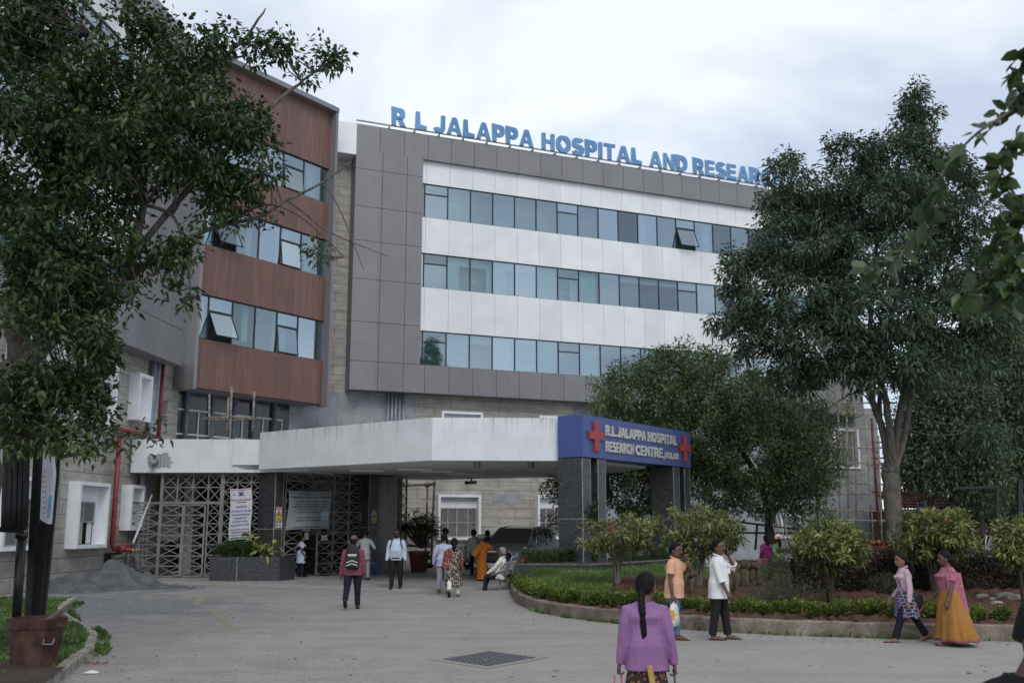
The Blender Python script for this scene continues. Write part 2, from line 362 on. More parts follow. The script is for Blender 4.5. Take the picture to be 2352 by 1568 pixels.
def m_paving():
    t=NT('interlocking concrete paving'); P=t.geo('Position'); v=t.map(P,rot=(0,0,R(-12)))
    sx=t.n.new('ShaderNodeSeparateXYZ'); t.l.new(v,sx.inputs[0]); cb=t.n.new('ShaderNodeCombineXYZ')
    pp=t.n.new('ShaderNodeMath'); pp.operation='PINGPONG'; t.l.new(sx.outputs[0],pp.inputs[0]); pp.inputs[1].default_value=.13
    t.l.new(t.math('ADD',sx.outputs[0],t.math('MULTIPLY',sx.outputs[1],.35)),cb.inputs[0]); t.l.new(t.math('ADD',sx.outputs[1],t.math('MULTIPLY',pp.outputs[0],.42)),cb.inputs[1])
    b=t.brick(cb.outputs[0],(.295,.278,.264),(.345,.325,.308),(.125,.116,.108),.26,.125,.010,.5,.1)
    big=t.noise(P,.22,5,.6); mid=t.noise(P,1.1,6,.65); fine=t.noise(P,9,4,.6)
    c=t.mix(b.outputs[0],(.305,.288,.272),t.ramp(t.noise(P,2.3,4),[(.42,.0),(.62,.75)])); c=t.mix(c,t.ramp(mid,[(.28,(.74,.725,.71)),(.7,(1.10,1.085,1.07))]),1,'MULTIPLY')
    dust=t.ramp(big,[(.42,0.),(.62,1.)]); sp=t.n.new('ShaderNodeSeparateXYZ'); t.l.new(P,sp.inputs[0])
    mr=t.n.new('ShaderNodeMapRange'); mr.inputs[1].default_value=-6.5; mr.inputs[2].default_value=3.5; mr.inputs[3].default_value=0; mr.inputs[4].default_value=1.; t.l.new(sp.outputs[0],mr.inputs[0])
    cover=t.math('MINIMUM',t.math('ADD',t.math('MULTIPLY',dust,.42),t.math('MULTIPLY',mr.outputs[0],.62)),.93)
    dirt=t.mix((.27,.254,.24),(.335,.315,.296),mid); c=t.mix(c,dirt,cover)
    # cement spill near the heap of sand
    d=t.n.new('ShaderNodeVectorMath'); d.operation='DISTANCE'; t.l.new(P,d.inputs[0]); d.inputs[1].default_value=(-10.2,24.8,0)
    sm=t.math('ADD',t.math('MULTIPLY',d.outputs['Value'],-.20),t.math('MULTIPLY',t.noise(P,.75,6,.7),2.2))
    c=t.mix(c,t.ramp(fine,[(.3,(.13,.135,.145)),(.7,(.21,.215,.225))]),t.ramp(sm,[(.28,0.),(.55,.85)]))
    d2=t.noise(t.map(P,(.5,1.6,1)),.8,5,.7); c=t.mix(c,(.19,.185,.185),t.ramp(d2,[(.58,0.),(.72,.45)]))
    ch=t.noise(t.map(P,(.6,1.5,1),loc=(5,2,0)),1.3,6,.7); c=t.mix(c,(.45,.44,.42),t.ramp(ch,[(.68,0.),(.8,.4)]))
    tr=t.noise(t.map(P,(.16,1.1,1),(0,0,R(28)),(2,9,0)),1.0,4,.6); c=t.mix(c,(.20,.19,.18),t.ramp(tr,[(.54,0.),(.68,.38)])); c=t.mix(c,t.ramp(fine,[(.3,(.93,.93,.93)),(.7,(1.06,1.06,1.06))]),1,'MULTIPLY')
    t.col(c).set(.85,spec=.2); t.bump(t.math('MULTIPLY',b.outputs['Fac'],t.math('SUBTRACT',1.,cover)),-.5,.02); return t.m
M['paving']=m_paving()
def m_porchfloor():
    t=NT('slate porch floor'); P=t.geo('Position'); b=t.brick(t.map(P,rot=(0,0,R(35))),(.27,.273,.28),(.33,.33,.335),(.10,.10,.105),.6,.4,.01)
    n=t.noise(P,.9,5); t.col(t.mix(b.outputs[0],t.ramp(n,[(.3,(.75,.75,.75)),(.7,(1.15,1.14,1.12))]),1,'MULTIPLY')).set(.6,spec=.35); return t.m
M['porch']=m_porchfloor()
M['kerbstone']=plain('pale kerb concrete',(.31,.285,.25),.9,.1,var=.35,scale=5,bump=.4,bs=25)
def m_kerb():
    t=NT('stained granite kerb'); P=t.geo('Position'); n=t.noise(P,2.2,6,.65); f=t.noise(P,26,4)
    c=t.ramp(n,[(.3,(.105,.082,.068)),(.5,(.205,.168,.142)),(.72,(.32,.285,.255))]); c=t.mix(c,t.ramp(f,[(.3,(.7,.7,.7)),(.7,(1.2,1.2,1.2))]),1,'MULTIPLY'); t.col(c).set(.9,spec=.1).bump(f,.5,.02); return t.m
M['kerb']=m_kerb()
def m_soil(name,a,b,sc_=3):
    t=NT(name); P=t.geo('Position'); n=t.noise(P,sc_,7,.7); t.col(t.ramp(n,[(.3,a),(.7,b)])).set(.95,spec=.05).bump(t.noise(P,18,5,.65),.9,.05); return t.m
M['soil']=m_soil('red brown soil',(.055,.03,.022),(.15,.088,.062)); M['lawn']=m_soil('turf soil',(.045,.075,.025),(.10,.14,.045),2)
M['dark_soil']=m_soil('brown bare soil',(.05,.038,.032),(.10,.08,.066))
M['sand']=m_soil('grey sand',(.075,.08,.088),(.17,.175,.185),2.2)
M['sand_wet']=m_soil('pale cement dust',(.17,.18,.195),(.30,.31,.33),1.6)
def m_leaf(name,stops,rough=.42,tr=.25,spec=.4):
    t=NT(name); a=t.n.new('ShaderNodeAttribute'); a.attribute_name='rnd'; c=t.ramp(a.outputs['Fac'],stops); t.col(c).set(rough,spec=spec)
    q=t.n.new('ShaderNodeBsdfTranslucent'); t.l.new(t.mix(c,(1.1,1.3,.6),.35,'MULTIPLY'),q.inputs[0]); mx=t.n.new('ShaderNodeMixShader'); mx.inputs[0].default_value=tr
    t.l.new(t.b.outputs[0],mx.inputs[1]); t.l.new(q.outputs[0],mx.inputs[2]); t.l.new(mx.outputs[0],t.out.inputs[0]); return t.m
def m_bark(name,a,b):
    t=NT(name); v=t.tc('Object'); n=t.noise(t.map(v,(3,3,.8)),4,6,.65); t.col(t.ramp(n,[(.3,a),(.7,b)])).set(.9,spec=.1).bump(t.noise(t.map(v,(8,8,1.5)),4,5),.6,.03); return t.m
M['dirtlight']=m_soil('dusty concrete',(.27,.25,.225),(.36,.335,.305),1.5); M['joint2']=plain('dusty stone coping',(.16,.155,.15),.85,var=.3)
M['grate']=plain('worn grey iron',(.17,.175,.19),.6,.4,.2,var=.2); M['faded_yellow']=m_soil('worn yellow road paint',(.29,.27,.225),(.33,.30,.21),5)
M['bark']=m_bark('grey brown bark',(.06,.052,.046),(.165,.148,.132)); M['bark_dark']=m_bark('dark bark',(.035,.03,.027),(.095,.083,.073))
# ---------------------------------------------------------------- bold capital letters (height 1)
SW=.225
def _arc(cx,cy,rx,ry,a0,a1,n=10): return [(cx+rx*math.cos(R(a0+(a1-a0)*i/n)),cy+ry*math.sin(R(a0+(a1-a0)*i/n))) for i in range(n+1)]
_h=SW/2
GLYPH={   # width, polygons, strokes
 'I':(SW,[[(0,0),(SW,0),(SW,1),(0,1)]],[]),
 'L':(.62,[],[[(_h,1),(_h,_h),(.62,_h)]]),
 'H':(.74,[[(0,0),(SW,0),(SW,1),(0,1)],[(.74-SW,0),(.74,0),(.74,1),(.74-SW,1)],[(SW,.40),(.74-SW,.40),(.74-SW,.61),(SW,.61)]],[]),
 'E':(.66,[[(0,0),(SW,0),(SW,1),(0,1)],[(SW,0),(.66,0),(.66,.19),(SW,.19)],[(SW,.41),(.61,.41),(.61,.59),(SW,.59)],[(SW,.81),(.65,.81),(.65,1),(SW,1)]],[]),
 'T':(.68,[[(.34-_h,0),(.34+_h,0),(.34+_h,.81),(.34-_h,.81)],[(0,.81),(.68,.81),(.68,1),(0,1)]],[]),
 'A':(.82,[[(0,0),(.23,0),(.50,1),(.29,1)],[(.59,0),(.82,0),(.53,1),(.41,.78)],[(.25,.2),(.57,.2),(.52,.37),(.30,.37)]],[]),
 'N':(.74,[[(0,0),(.21,0),(.21,1),(0,1)],[(.53,0),(.74,0),(.74,1),(.53,1)],[(.21,1),(.21,.66),(.53,0),(.53,.34)]],[]),
 'K':(.78,[[(0,0),(SW,0),(SW,1),(0,1)],[(SW,.52),(SW,.24),(.52,1),(.77,1)],[(.33,.50),(.50,.0),(.78,.0),(.47,.66)]],[]),
 'P':(.68,[],[[(_h,0),(_h,.9),(.36,.9)]+_arc(.36,.655,.21,.245,90,-90)[1:]+[(SW,.41)]]),
 'R':(.76,[[(.30,.44),(.47,0),(.76,0),(.54,.46)]],[[(_h,0),(_h,.9),(.38,.9)]+_arc(.38,.67,.21,.23,90,-90)[1:]+[(SW,.44)]]),
 'D':(.74,[],[[(_h,_h*.9),(_h,.9),(.30,.9)]+_arc(.30,.5,.325,.4,90,-90,14)[1:]+[(.02,_h*.9)]]),
 'O':(.84,[],[_arc(.42,.5,.305,.40,90,-270,26)]),
 'C':(.76,[],[_arc(.41,.5,.30,.40,38,322,20)]),
 'J':(.58,[],[[(.58-_h,1),(.58-_h,.34)]+_arc(.275,.32,.19,.225,0,-165,12)]),
 'S':(.68,[],[_arc(.345,.70,.225,.205,25,255,12)+_arc(.335,.29,.235,.2,75,-160,12)]),
 '.':(.2,[[(0,0),(.2,0),(.2,.2),(0,.2)]],[]), ',':(.22,[[(.02,.02),(.05,-.2),(.13,-.2),(.22,.2),(.02,.2)]],[]), ' ':(.28,[],[]),
}
def capitals(b,F,txt,a0,a1,o,z,h,depth,gap=.1,bold=1.):
    """front-facing solid letters between a0 and a1 along plane F; returns nothing, fills mesh b (or calls b() per letter)"""
    W_=sum(GLYPH[c][0] for c in txt)+gap*(len(txt)-1); k=(a1-a0)/W_; x=0
    for c in txt:
        w_,polys,strokes=GLYPH[c]; m=b() if callable(b) else b; lay=[0]
        def slab(pts):
            e=.0012*lay[0]; lay[0]+=1
            n=len(pts); A=[F.w(a0+(x+p[0])*k,o+depth+e,z+p[1]*h) for p in pts]; Bk=[F.w(a0+(x+p[0])*k,o,z+p[1]*h) for p in pts]
            m.k=0; m.face(A); m.k=1
            for i in range(n):
                j=(i+1)%n; m.face([Bk[i],Bk[j],A[j],A[i]])
            m.face(Bk[::-1]); m.k=0
        for p in polys:
            ar=sum(p[i][0]*p[(i+1)%len(p)][1]-p[(i+1)%len(p)][0]*p[i][1] for i in range(len(p)))
            slab(p if ar>0 else p[::-1])
        for s in strokes:
            q=[Vector((u,v)) for u,v in s]; n=len(q); closed=(q[0]-q[-1]).length<1e-4; Ls=[];Rs=[]
            for i in range(n):
                d0=(q[i]-q[i-1]) if i else ((q[0]-q[-2]) if closed else (q[1]-q[0])); d1=(q[i+1]-q[i]) if i<n-1 else ((q[1]-q[0]) if closed else (q[-1]-q[-2]))
                d0.normalize(); d1.normalize(); t=(d0+d1).normalized(); nr=Vector((-t.y,t.x)); mit=min(1.6,1/max(.3,nr.dot(Vector((-d0.y,d0.x)))))
                wv=(SW*.5*abs(nr.x)+SW*.45*abs(nr.y))*mit*bold; Ls.append(q[i]+nr*wv); Rs.append(q[i]-nr*wv)
            for i in range(n-1):
                pts=[Ls[i],Ls[i+1],Rs[i+1],Rs[i]]; ar=sum(pts[a].x*pts[(a+1)%4].y-pts[(a+1)%4].x*pts[a].y for a in range(4))
                if ar<0: pts=pts[::-1]
                lay[0]=0; slab([(p.x,p.y) for p in pts])
            lay[0]=2
        x+=w_+gap
    return
# ---------------------------------------------------------------- hospital building
B=thing('hospital_building','four storey hospital with grey cladding, white bands, ribbon windows and a wood panelled block','building',(-6,44,0))
def panels(b,F,a0,a1,o0,o1,z0,z1,asp,zsp,g=.022):
    """cladding panels with open joints; asp/zsp: joint positions"""
    A=[a0]+[x for x in sorted(asp) if a0+.03<x<a1-.03]+[a1]; Z=[z0]+[x for x in sorted(zsp) if z0+.03<x<z1-.03]+[z1]
    for i in range(len(A)-1):
        for j in range(len(Z)-1):
            b.box(F,A[i]+(g/2 if i else 0),A[i+1]-(g/2 if i<len(A)-2 else 0),o0,o1+random.uniform(-.003,.003),Z[j]+(g/2 if j else 0),Z[j+1]-(g/2 if j<len(Z)-2 else 0))
def ribbon(F,edges,z0,z1,o,opens={},trans=(),rail=.30,first='window'):
    """one window per bay: frame with pane(s)"""
    for i in range(len(edges)-1):
        a0,a1=edges[i],edges[i+1]; f=MB(); t=.03; zt=z1-(z1-z0)*rail
        f.box(F,a0,a0+t,o-.06,o+.03,z0,z1); f.box(F,a1-t,a1,o-.06,o+.03,z0,z1); f.box(F,a0+t,a1-t,o-.06,o+.03,z0,z0+t); f.box(F,a0+t,a1-t,o-.06,o+.03,z1-t*1.6,z1)
        cut=i in trans
        if cut: f.box(F,a0+t,a1-t,o-.06,o+.035,zt-.03,zt+.03)
        fo=f.build('window',M['dark_frame'],B)
        def pane(za,zb,ang=0.):
            p=MB(); d=.012
            P=lambda a,dz,k:F.w(a,o+k*math.cos(ang)+math.sin(ang)*dz,zb-math.cos(ang)*dz+k*math.sin(ang))
            h=zb-za
            if ang: # tilted sash with its own rim
                e=.035; r=MB()
                for q in ((a0+t,a0+t+e,0,h),(a1-t-e,a1-t,0,h),(a0+t,a1-t,0,e),(a0+t,a1-t,h-e,h)):
                    c=[P(q[0],q[2],.02),P(q[1],q[2],.02),P(q[1],q[3],.02),P(q[0],q[3],.02)]; c2=[P(q[0],q[2],-.02),P(q[1],q[2],-.02),P(q[1],q[3],-.02),P(q[0],q[3],-.02)]
                    r.face(c[::-1]); r.face(c2)
                    for k in range(4): r.face([c[k],c[(k+1)%4],c2[(k+1)%4],c2[k]])
                r.build('sash',M['dark_frame'],fo)
            p.face([P(a0+t,h,0),P(a1-t,h,0),P(a1-t,0,0),P(a0+t,0,0)]); p.build('pane',M['glass'],fo)
        if cut: pane(zt+.03,z1-t*1.6); pane(z0+t,zt-.03,opens.get(i,0.))
        else: pane(z0+t,z1-t*1.6)
def rooms(F,a0,a1,o_out,depth,levels,name='interior_wall'):
    b=MB(); 
    for zl in levels: b.box(F,a0,a1,o_out-depth,o_out,zl-.12,zl+.12)
    b.box(F,a0,a1,o_out-depth-.2,o_out-depth,levels[0],levels[-1]); b.box(F,a0-.2,a0,o_out-depth,o_out,levels[0],levels[-1]); b.box(F,a1,a1+.2,o_out-depth,o_out,levels[0],levels[-1])
    b.build(name,M['interior'],B)
# --- main block on FC: tile base, grey frame, white bands, ribbon windows
CE=27.6; J=[1.272*i for i in range(-3,23)]; zR=[(9.66,11.43),(13.65,15.43),(17.3,19.1)]
b=MB(); b.box(FC,-7.0,10.2,-1.3,-.9,0,20.0); b.build('tile_wall',M['tile'],B)
b=MB(); b.box(FC,10.2,29.4,-1.3,-.9,0,8.9); b.build('plaster_wall',M['cement'],B,'unfinished grey cement wall with trowel waves')
for a0,a1,z0,z1 in ((-4.5,-.1,6.15,8.2),(8.6,10.2,6.3,8.2),(3.95,5.55,2.98,3.42)): b=MB(); b.box(FC,a0,a1,-.9,-.885,z0,z1); b.build('cement_patch',M['cement'],B,'bare cement patch where tiles are missing')
b=MB(); b.box(FC,-.25,CE,-7,-1.35,8.3,8.6); b.box(FC,-3.7,CE,-7,-1.31,20.9,21.5); b.box(FC,-3.7,-.3,-7,-1.31,8.3,20.9); b.box(FC,CE-.1,CE,-7,-1.31,8.6,20.9); b.build('structure_core',M['interior'],B)
b=MB(); panels(b,FC,-3.75,-.26,-.88,0,8.27,20.3,[-2.37,-1.09],[19.32,17.39,15.64,13.72,11.59,9.66]); panels(b,FC,-3.75,CE,-.88,0,20.3,21.6,J,[]); panels(b,FC,-.26,CE,-.88,0,8.27,9.66,J,[]); panels(b,FC,CE-2.6,CE,-.88,0,9.66,20.3,[CE-1.3],[19.32,17.39,15.64,13.72,11.59])
b.build('cladding',M['clad'],B,'grey cladding frame round the white bands')
for z0,z1 in ((19.1,20.3),(15.43,17.3),(11.43,13.65)): b=MB(); panels(b,FC,-.26,CE-2.6,-.86,-.24,z0,z1,J,[],.014); b.build('white_band',M['white_clad'],B)
b=MB(); b.box(FC,-4.95,-3.76,-1.28,.02,20.0,21.62); b.build('corner_box',M['white_clad'],B,'white box at the corner of the roof')
E0=[-.26,-.04]+[1.21+1.252*i for i in range(0,17)]
for r,(z0,z1) in enumerate(zR):
    ribbon(FC,E0,z0,z1,-.33,{13:R(24)} if r==2 else {},(1,7,13))
    d=MB(); d.box(FC,E0[-1],CE-2.6,-.36,-.33,z0,z1); d.build('shaded_glazing',M['glass'],B)
rooms(FC,-.2,CE-2.7,-.42,5.5,[9.3,13.3,17.0,20.6])
pp=MB(); ran=random.Random(3)
for a0,a1,z0,z1 in ((1.25,1.95,13.6,15.6),(1.95,3.5,15.0,15.6),(3.45,3.75,13.6,15.4),(3.75,4.55,13.6,15.5),(4.5,6.2,15.05,15.6),(6.3,7.45,13.6,15.6),(8.7,9.9,13.6,15.6),(8.3,8.8,13.6,14.9),(1.3,2.4,9.6,11.7),(2.4,3.9,11.0,11.7),(3.8,4.85,9.6,11.7),(4.8,6.3,11.1,11.7),(6.3,7.5,9.6,11.7),(8.7,9.9,9.6,11.7),(11.3,17,15.1,15.3),(11.3,17,11.1,11.3)): pp.box(FC,a0,a1,-.62-ran.random()*.02,-.55,z0,z1)
for a0 in (4.1,8.9,12.9,17.2): pp.box(FC,a0,a0+.45,-1.4,-.95,16.9,19.4)
pp.build('partition',M['interior_pale'],B,'pale boards and columns seen through the glass')
ib=MB(); ib.box(FC,10.5,24,-5.8,-5.75,17.3,20.2); ib.build('far_daylight_board',M['interior_pale'],B)  # pale board stands in for daylight at the windows on the far side
ib=MB()
for k in range(6): ib.bar(FC.w(11+2*k,-3.5,18.9),FC.w(13.4+2*k,-3.7,19.8),.12); ib.bar(FC.w(11+2*k,-3.5,19.4),FC.w(13+2*k,-3.5,19.4),.14)
ib.build('truss',M['alu'],B)
# --- white box windows and grilles
def grille(F,a0,a1,o,z0,z1,sp,parent,bars=(),rails=()):
    b=MB(); w_=a1-a0; h=z1-z0; k=.016
    n=int((w_+h)/sp)+1
    for i in range(n):
        c=i*sp
        for sgn in (1,-1):
            x0=max(0,c-h); x1=min(w_,c)
            if x1-x0<.01: continue
            y0=c-x0; y1=c-x1
            p=[(x0,y0),(x1,y1)] if sgn>0 else [(w_-x0,y0),(w_-x1,y1)]
            (xa,ya),(xb,yb)=p; dx,dy=xb-xa,yb-ya; l=math.hypot(dx,dy); nx,ny=-dy/l*k/2,dx/l*k/2
            b.face([F.w(a0+xa+nx,o,z0+ya+ny),F.w(a0+xb+nx,o,z0+yb+ny),F.w(a0+xb-nx,o,z0+yb-ny),F.w(a0+xa-nx,o,z0+ya-ny)])
    b.build('grille',M['mesh'],parent)
    f=MB(); t=.04
    f.box(F,a0-t,a0,o-.03,o+.03,z0-t,z1+t); f.box(F,a1,a1+t,o-.03,o+.03,z0-t,z1+t); f.box(F,a0,a1,o-.03,o+.03,z0-t,z0); f.box(F,a0,a1,o-.03,o+.03,z1,z1+t)
    for x in bars: f.box(F,x-.022,x+.022,o-.025,o+.035,z0,z1)
    for z in rails: f.box(F,a0,a1,o-.028,o+.032,z-.025,z+.025)
    f.build('window_bars',M['alu'],parent)
def boxwin(F,a0,a1,z0,z1,o0,o1,head=.0,wa=None,bars=True,sp=.1,half=False):
    t=.12; f=MB()
    f.box(F,a0,a0+t,o0,o1,z0,z1); f.box(F,a1-t,a1,o0,o1,z0,z1); f.box(F,a0+t,a1-t,o0,o1,z1-t,z1); f.box(F,a0+t,a1-t,o0,o1,z0,z0+t)
    if head: f.box(F,a0+t,a1-t,o0+.02,o0+.07,z1-t-head,z1-t)
    ia,ib_=(a0+t,a1-t) if wa is None else wa
    if wa is not None:
        if ia>a0+t+.02: f.box(F,a0+t,ia,o0+.02,o0+.07,z0+t,z1-t-head)
        if ib_<a1-t-.02: f.box(F,ib_,a1-t,o0+.02,o0+.07,z0+t,z1-t-head)
    r=f.build('window',M['white_paint'],B,'grilled window in a projecting white box frame')
    g=MB(); g.face([F.w(ia,o0+.025,z0+t),F.w(ib_,o0+.025,z0+t),F.w(ib_,o0+.025,z1-t-head),F.w(ia,o0+.025,z1-t-head)]); g.build('pane',M['dark_room'],r)
    zt=z1-t-head
    wd=ib_-ia
    if half:   # lower right light stands open
        grille(F,ia+.05,ib_-.05,o0+.06,z0+t+.05+.5*(zt-z0-t),zt-.05,sp,r,[ia+wd*.3],[]); 
        q=MB(); q.box(F,ia+.05,ia+wd*.32,o0+.05,o0+.08,z0+t+.03,z0+t+.5*(zt-z0-t)); q.build('shutter',M['mesh'],r)
        q=MB(); q.box(F,ia+wd*.62,ib_-.12,o0+.04,o0+.06,z0+t+.03,z0+t+.5*(zt-z0-t)); q.build('curtain',M['interior_pale'],r)
    else: grille(F,ia+.05,ib_-.05,o0+.06,z0+t+.05,zt-.05,sp,r,[ia+wd*x for x in ((.24,.48,.77) if bars and wd>1 else (.5,) if bars and wd>.6 else ())],[z0+t+(zt-z0-t)*.5] if wd>.35 else [z0+t+.35])
# main block: ground floor and first floor windows
boxwin(FC,.98,3.22,1.19,3.38,-.9,-.5,.52); boxwin(FC,6.33,8.6,1.19,3.4,-.9,-.5,.52); boxwin(FC,1.1,3.3,5.4,7.5,-.9,-.5,.4); boxwin(FC,6.45,8.7,5.4,7.5,-.9,-.5,.4)
# --- wing on FLW
b=MB(); b.box(FLW,-13.5,3.45,-.4,0,0,8.3); b.build('tile_wall',M['tile'],B)
ZW=[(9.4,11.2),(13.4,15.1),(16.9,18.6)]; LE=-2.3
b=MB(); JL=[LE+1.24*i for i in range(-12,6)]
panels(b,FLW,LE,1.45,-.4,.8,8.02,19.9,[-.98,.26],[18.6,16.9,15.1,13.4,11.2,9.4]); panels(b,FLW,-14,1.45,-.4,.8,19.9,21.17,JL,[]); panels(b,FLW,-14,LE,-.4,.8,8.02,9.4,JL,[]); b.build('cladding',M['clad'],B,'grey cladding over the wing beside the street tree')
for z0,z1 in ((11.2,13.4),(15.1,16.9),(18.6,19.9)): b=MB(); panels(b,FLW,-14,LE,-.4,.5,z0,z1,JL,[],.014); b.build('white_band',M['white_clad'],B)
for z0,z1 in ZW:
    ribbon(FLW,[LE-1.24*i for i in range(5,-1,-1)],z0,z1,.42,{},(1,4)); d=MB(); d.box(FLW,-14,LE-6.2,.39,.42,z0,z1); d.build('shaded_glazing',M['glass'],B)
rooms(FLW,-14,LE,.35,5,[9.2,13.2,16.8,20.2])
boxwin(FLW,-4.95,-2.88,1.18,3.3,0,.4,.5,(-4.35,-3.25),half=True,sp=.09); boxwin(FLW,-1.22,-.14,1.73,3.33,0,.4,.35,(-1.0,-.62),bars=False,sp=.09); boxwin(FLW,-9.1,-6.48,1.21,3.3,0,.4,.5,sp=.09)
boxwin(FLW,-1.2,-.09,5.65,7.36,0,.4,.5,(-1.0,-.62),bars=False,sp=.09); boxwin(FLW,-5.0,-2.88,5.25,7.36,0,.4,.5,sp=.09); boxwin(FLW,-9.1,-6.55,5.25,7.36,0,.4,.5,sp=.09)
g=MB(); g.box(FLW,1.48,2.15,0,.012,5.83,6.76); gw=g.build('window',M['dark_glass'],B,'small grilled window under the pipes'); grille(FLW,1.52,2.11,.04,5.87,6.72,.09,gw,(),(6.15,))
# --- wood panelled block on FW
zb=[(7.32,9.32),(11.18,13.27),(15.07,16.85),(18.57,21.36)]; 
for z0,z1 in zb: b=MB(); b.box(FW,-.4,6.79,-.3,0,z0,z1); b.build('wood_panel',M['wood'],B)
ew=[-.39,.37,1.6,2.82,4.05,5.29,6.5]
for i,(z0,z1) in enumerate(((9.32,11.18),(13.27,15.07),(16.85,18.57))):
    ribbon(FW,ew,z0,z1,-.12,{1:R(27 if i<2 else 20),4:R(7)},(1,4),.33)
    d=MB(); d.box(FW,6.5,6.79,-.16,-.13,z0,z1); d.build('shaded_glazing',M['glass'],B)
b=MB(); b.box(FW,-.56,-.41,-.3,.4,7.2,21.36); b.box(FW,6.8,6.95,-.3,.36,7.2,21.36); b.box(FW,-.56,6.95,-.3,.4,21.37,21.6); b.build('fin',M['clad_dark'],B,'projecting grey frame round the wood block')
b=MB(); b.box(FW,6.81,6.94,-5,-.31,7.3,21.5); b.box(FW,-.55,6.94,-5,-.31,21.0,21.5); b.box(FW,-.55,-.42,-4,-.31,7.3,21.4); b.box(FW,-.42,6.81,-5,-.31,7.28,7.6); b.build('block_side',M['clad_dark'],B)
rooms(FW,-.3,6.7,-.35,4.2,[9.1,13.0,16.7,20.3])
cb_=random.Random(9)
for z0,z1 in ((9.32,11.18),(13.27,15.07),(16.85,18.57)):
    for a0,a1 in ((-.2,.5),(2.5,2.8),(4.2,5.0),(5.9,6.45)):
        if cb_.random()<.7: pb_=MB(); h_=cb_.uniform(0,.5); pb_.box(FW,a0,a1,-.6,-.55,z0-.1+h_,z1+.1); pb_.build('partition',M['interior_pale'],B)
lb=MB(); lb.box(FW,3.3,3.5,-1.6,-1.4,10.85,10.9); lb.build('ceiling_lamp',M['interior_pale'],B)
# recessed glazing above the porch
b=MB(); b.box(FW,-.6,6.0,-1.26,-1.22,4.2,7.3); b.build('recessed_glazing',M['dark_glass'],B)
b=MB()
for a in (.35,1.63,2.78,3.9,5.05): b.box(FW,a-.07,a+.07,-1.21,-1.05,4.2,7.3)
b.build('mullion',M['bluesteel'],B)
b=MB()
for z in (6.55,5.55,5.2): b.box(FW,-.6,5.6,-1.21,-1.17,z-.035,z+.035)
for a in (1.0,3.3,4.45,5.55): b.box(FW,a-.03,a+.03,-1.21,-1.165,4.2,6.5)
b.build('transom',M['alu'],B)
b=MB(); b.box(FW,6.0,9.5,-1.6,-1.2,3.9,7.3); b.build('plaster_wall',M['cement'],B)
b=MB()
for i in range(40):
    a=6.7+random.random()*2.6; z=random.choice((6.25,6.3,5.55))+random.uniform(-.06,.1); b.bx(FW.w(a,-1.17,z),(.16,.1,random.uniform(.04,.12)))
b.build('broken_plaster',M['sand_wet'],B)
# rails under the roof sign
# pipes on the walls (all one system fixed to the building)
for i,a in enumerate((-1.05,-.85,-.66,-.46,-.26)):
    p=MB(); p.tube([FC.w(a-.55,-.78,5.1),FC.w(a-.55,-.78,8.3)],.065,10); p.build('drain_pipe',M['pipe_grey'],B)
for a,o,z0,z1,r in ((.42,.16,.35,8.05,.11),(.75,.16,.25,8.05,.09),(-.02,.2,.3,5.2,.1)):
    p=MB(); p.tube([FLW.w(a,o,z1),FLW.w(a,o,z0+.35),FLW.w(a-.08,o+.1,z0+.1),FLW.w(a-.22,o+.22,z0)],r,12)
    for z in (z0+.9,z0+2.6,z1-1.): p.tube([FLW.w(a,o,z),FLW.w(a,o,z+.09)],r*1.12,12)
    p.build('drain_pipe',M['pipe_grey'],B)
p=MB(); p.tube([FLW.w(1.15,.2,8.05),FLW.w(1.15,.2,5.25)],.075,10); p.tube([FLW.w(1.3,.2,5.2),FLW.w(-2.35,.3,5.2)],.075,10); p.tube([FLW.w(-2.3,.3,5.2),FLW.w(-2.3,.3,1.25),FLW.w(-2.2,.34,1.12),FLW.w(-2.0,.4,1.1)],.085,12); 
rp=p.build('fire_pipe',M['pipe_red'],B)
p=MB(); p.tube([FLW.w(-2.0,.4,1.1),FLW.w(-1.35,.5,1.12)],.12,12)
for a in (-1.85,-1.6,-1.38): p.tube([FLW.w(a,.45,1.1),FLW.w(a,.8,1.06)],.075,10); p.tube([FLW.w(a,.45,1.12),FLW.w(a,.45,1.3)],.045,8)
hv=p.build('hydrant_valve',M['pipe_red'],rp)
p=MB()
for a in (-1.85,-1.6,-1.38): p.tube([FLW.w(a,.8,1.06),FLW.w(a,.9,1.05)],.07,10)
p.build('coupling',M['brass'],rp)
p=MB(); p.box(FLW,-2.25,-1.5,.05,.3,.92,.98); p.box(FLW,-2.25,-2.1,.05,.2,.45,.92); p.build('pipe_bracket',M['black_iron'],rp)

# ---------------------------------------------------------------- entrance porch (canopy, granite pillars)
K=thing('entrance_canopy','white concrete entrance canopy with sloping plan on black granite pillars','canopy',(-3,38,0))
slab=[(-9.1,36.0),(-2.47,30.8),(1.43,31.0),(2.4,31.8),(4.7,35.3),(4.3,36.6),(4.2,40.8),(-3.5,44.3),(-5.2,43.6),(-9.1,42)]
b=MB(); b.prism(slab,3.88,5.2); b.build('roof_slab',M['white_wall'],K)
b=MB(); b.prism([(x*.992-.02,y*.995+.17) for x,y in slab],3.868,3.876); b.build('soffit',M['soffit'],K)
b=MB(); b.prism([(-13.78,36.2),(-9.35,36.2),(-9.12,36.05),(-7.2,35.3),(-6.2,43.5),(-13.4,43.5)],3.78,3.875); b.prism([(-13.78,36.2),(-9.95,36.2),(-9.12,36.6),(-9.12,43.5),(-13.4,43.5)],3.876,4.98); b.prism([(-10.1,36.12),(-9.11,36.12),(-9.11,36.18),(-10.1,36.18)],4.05,4.96); b.build('side_roof',M['white_wall'],K)
b=MB(); b.tube([(-12.85,36.2,4.15),(-12.95,35.8,4.1)],.09,12); b.build('spout',M['pipe_grey'],K)
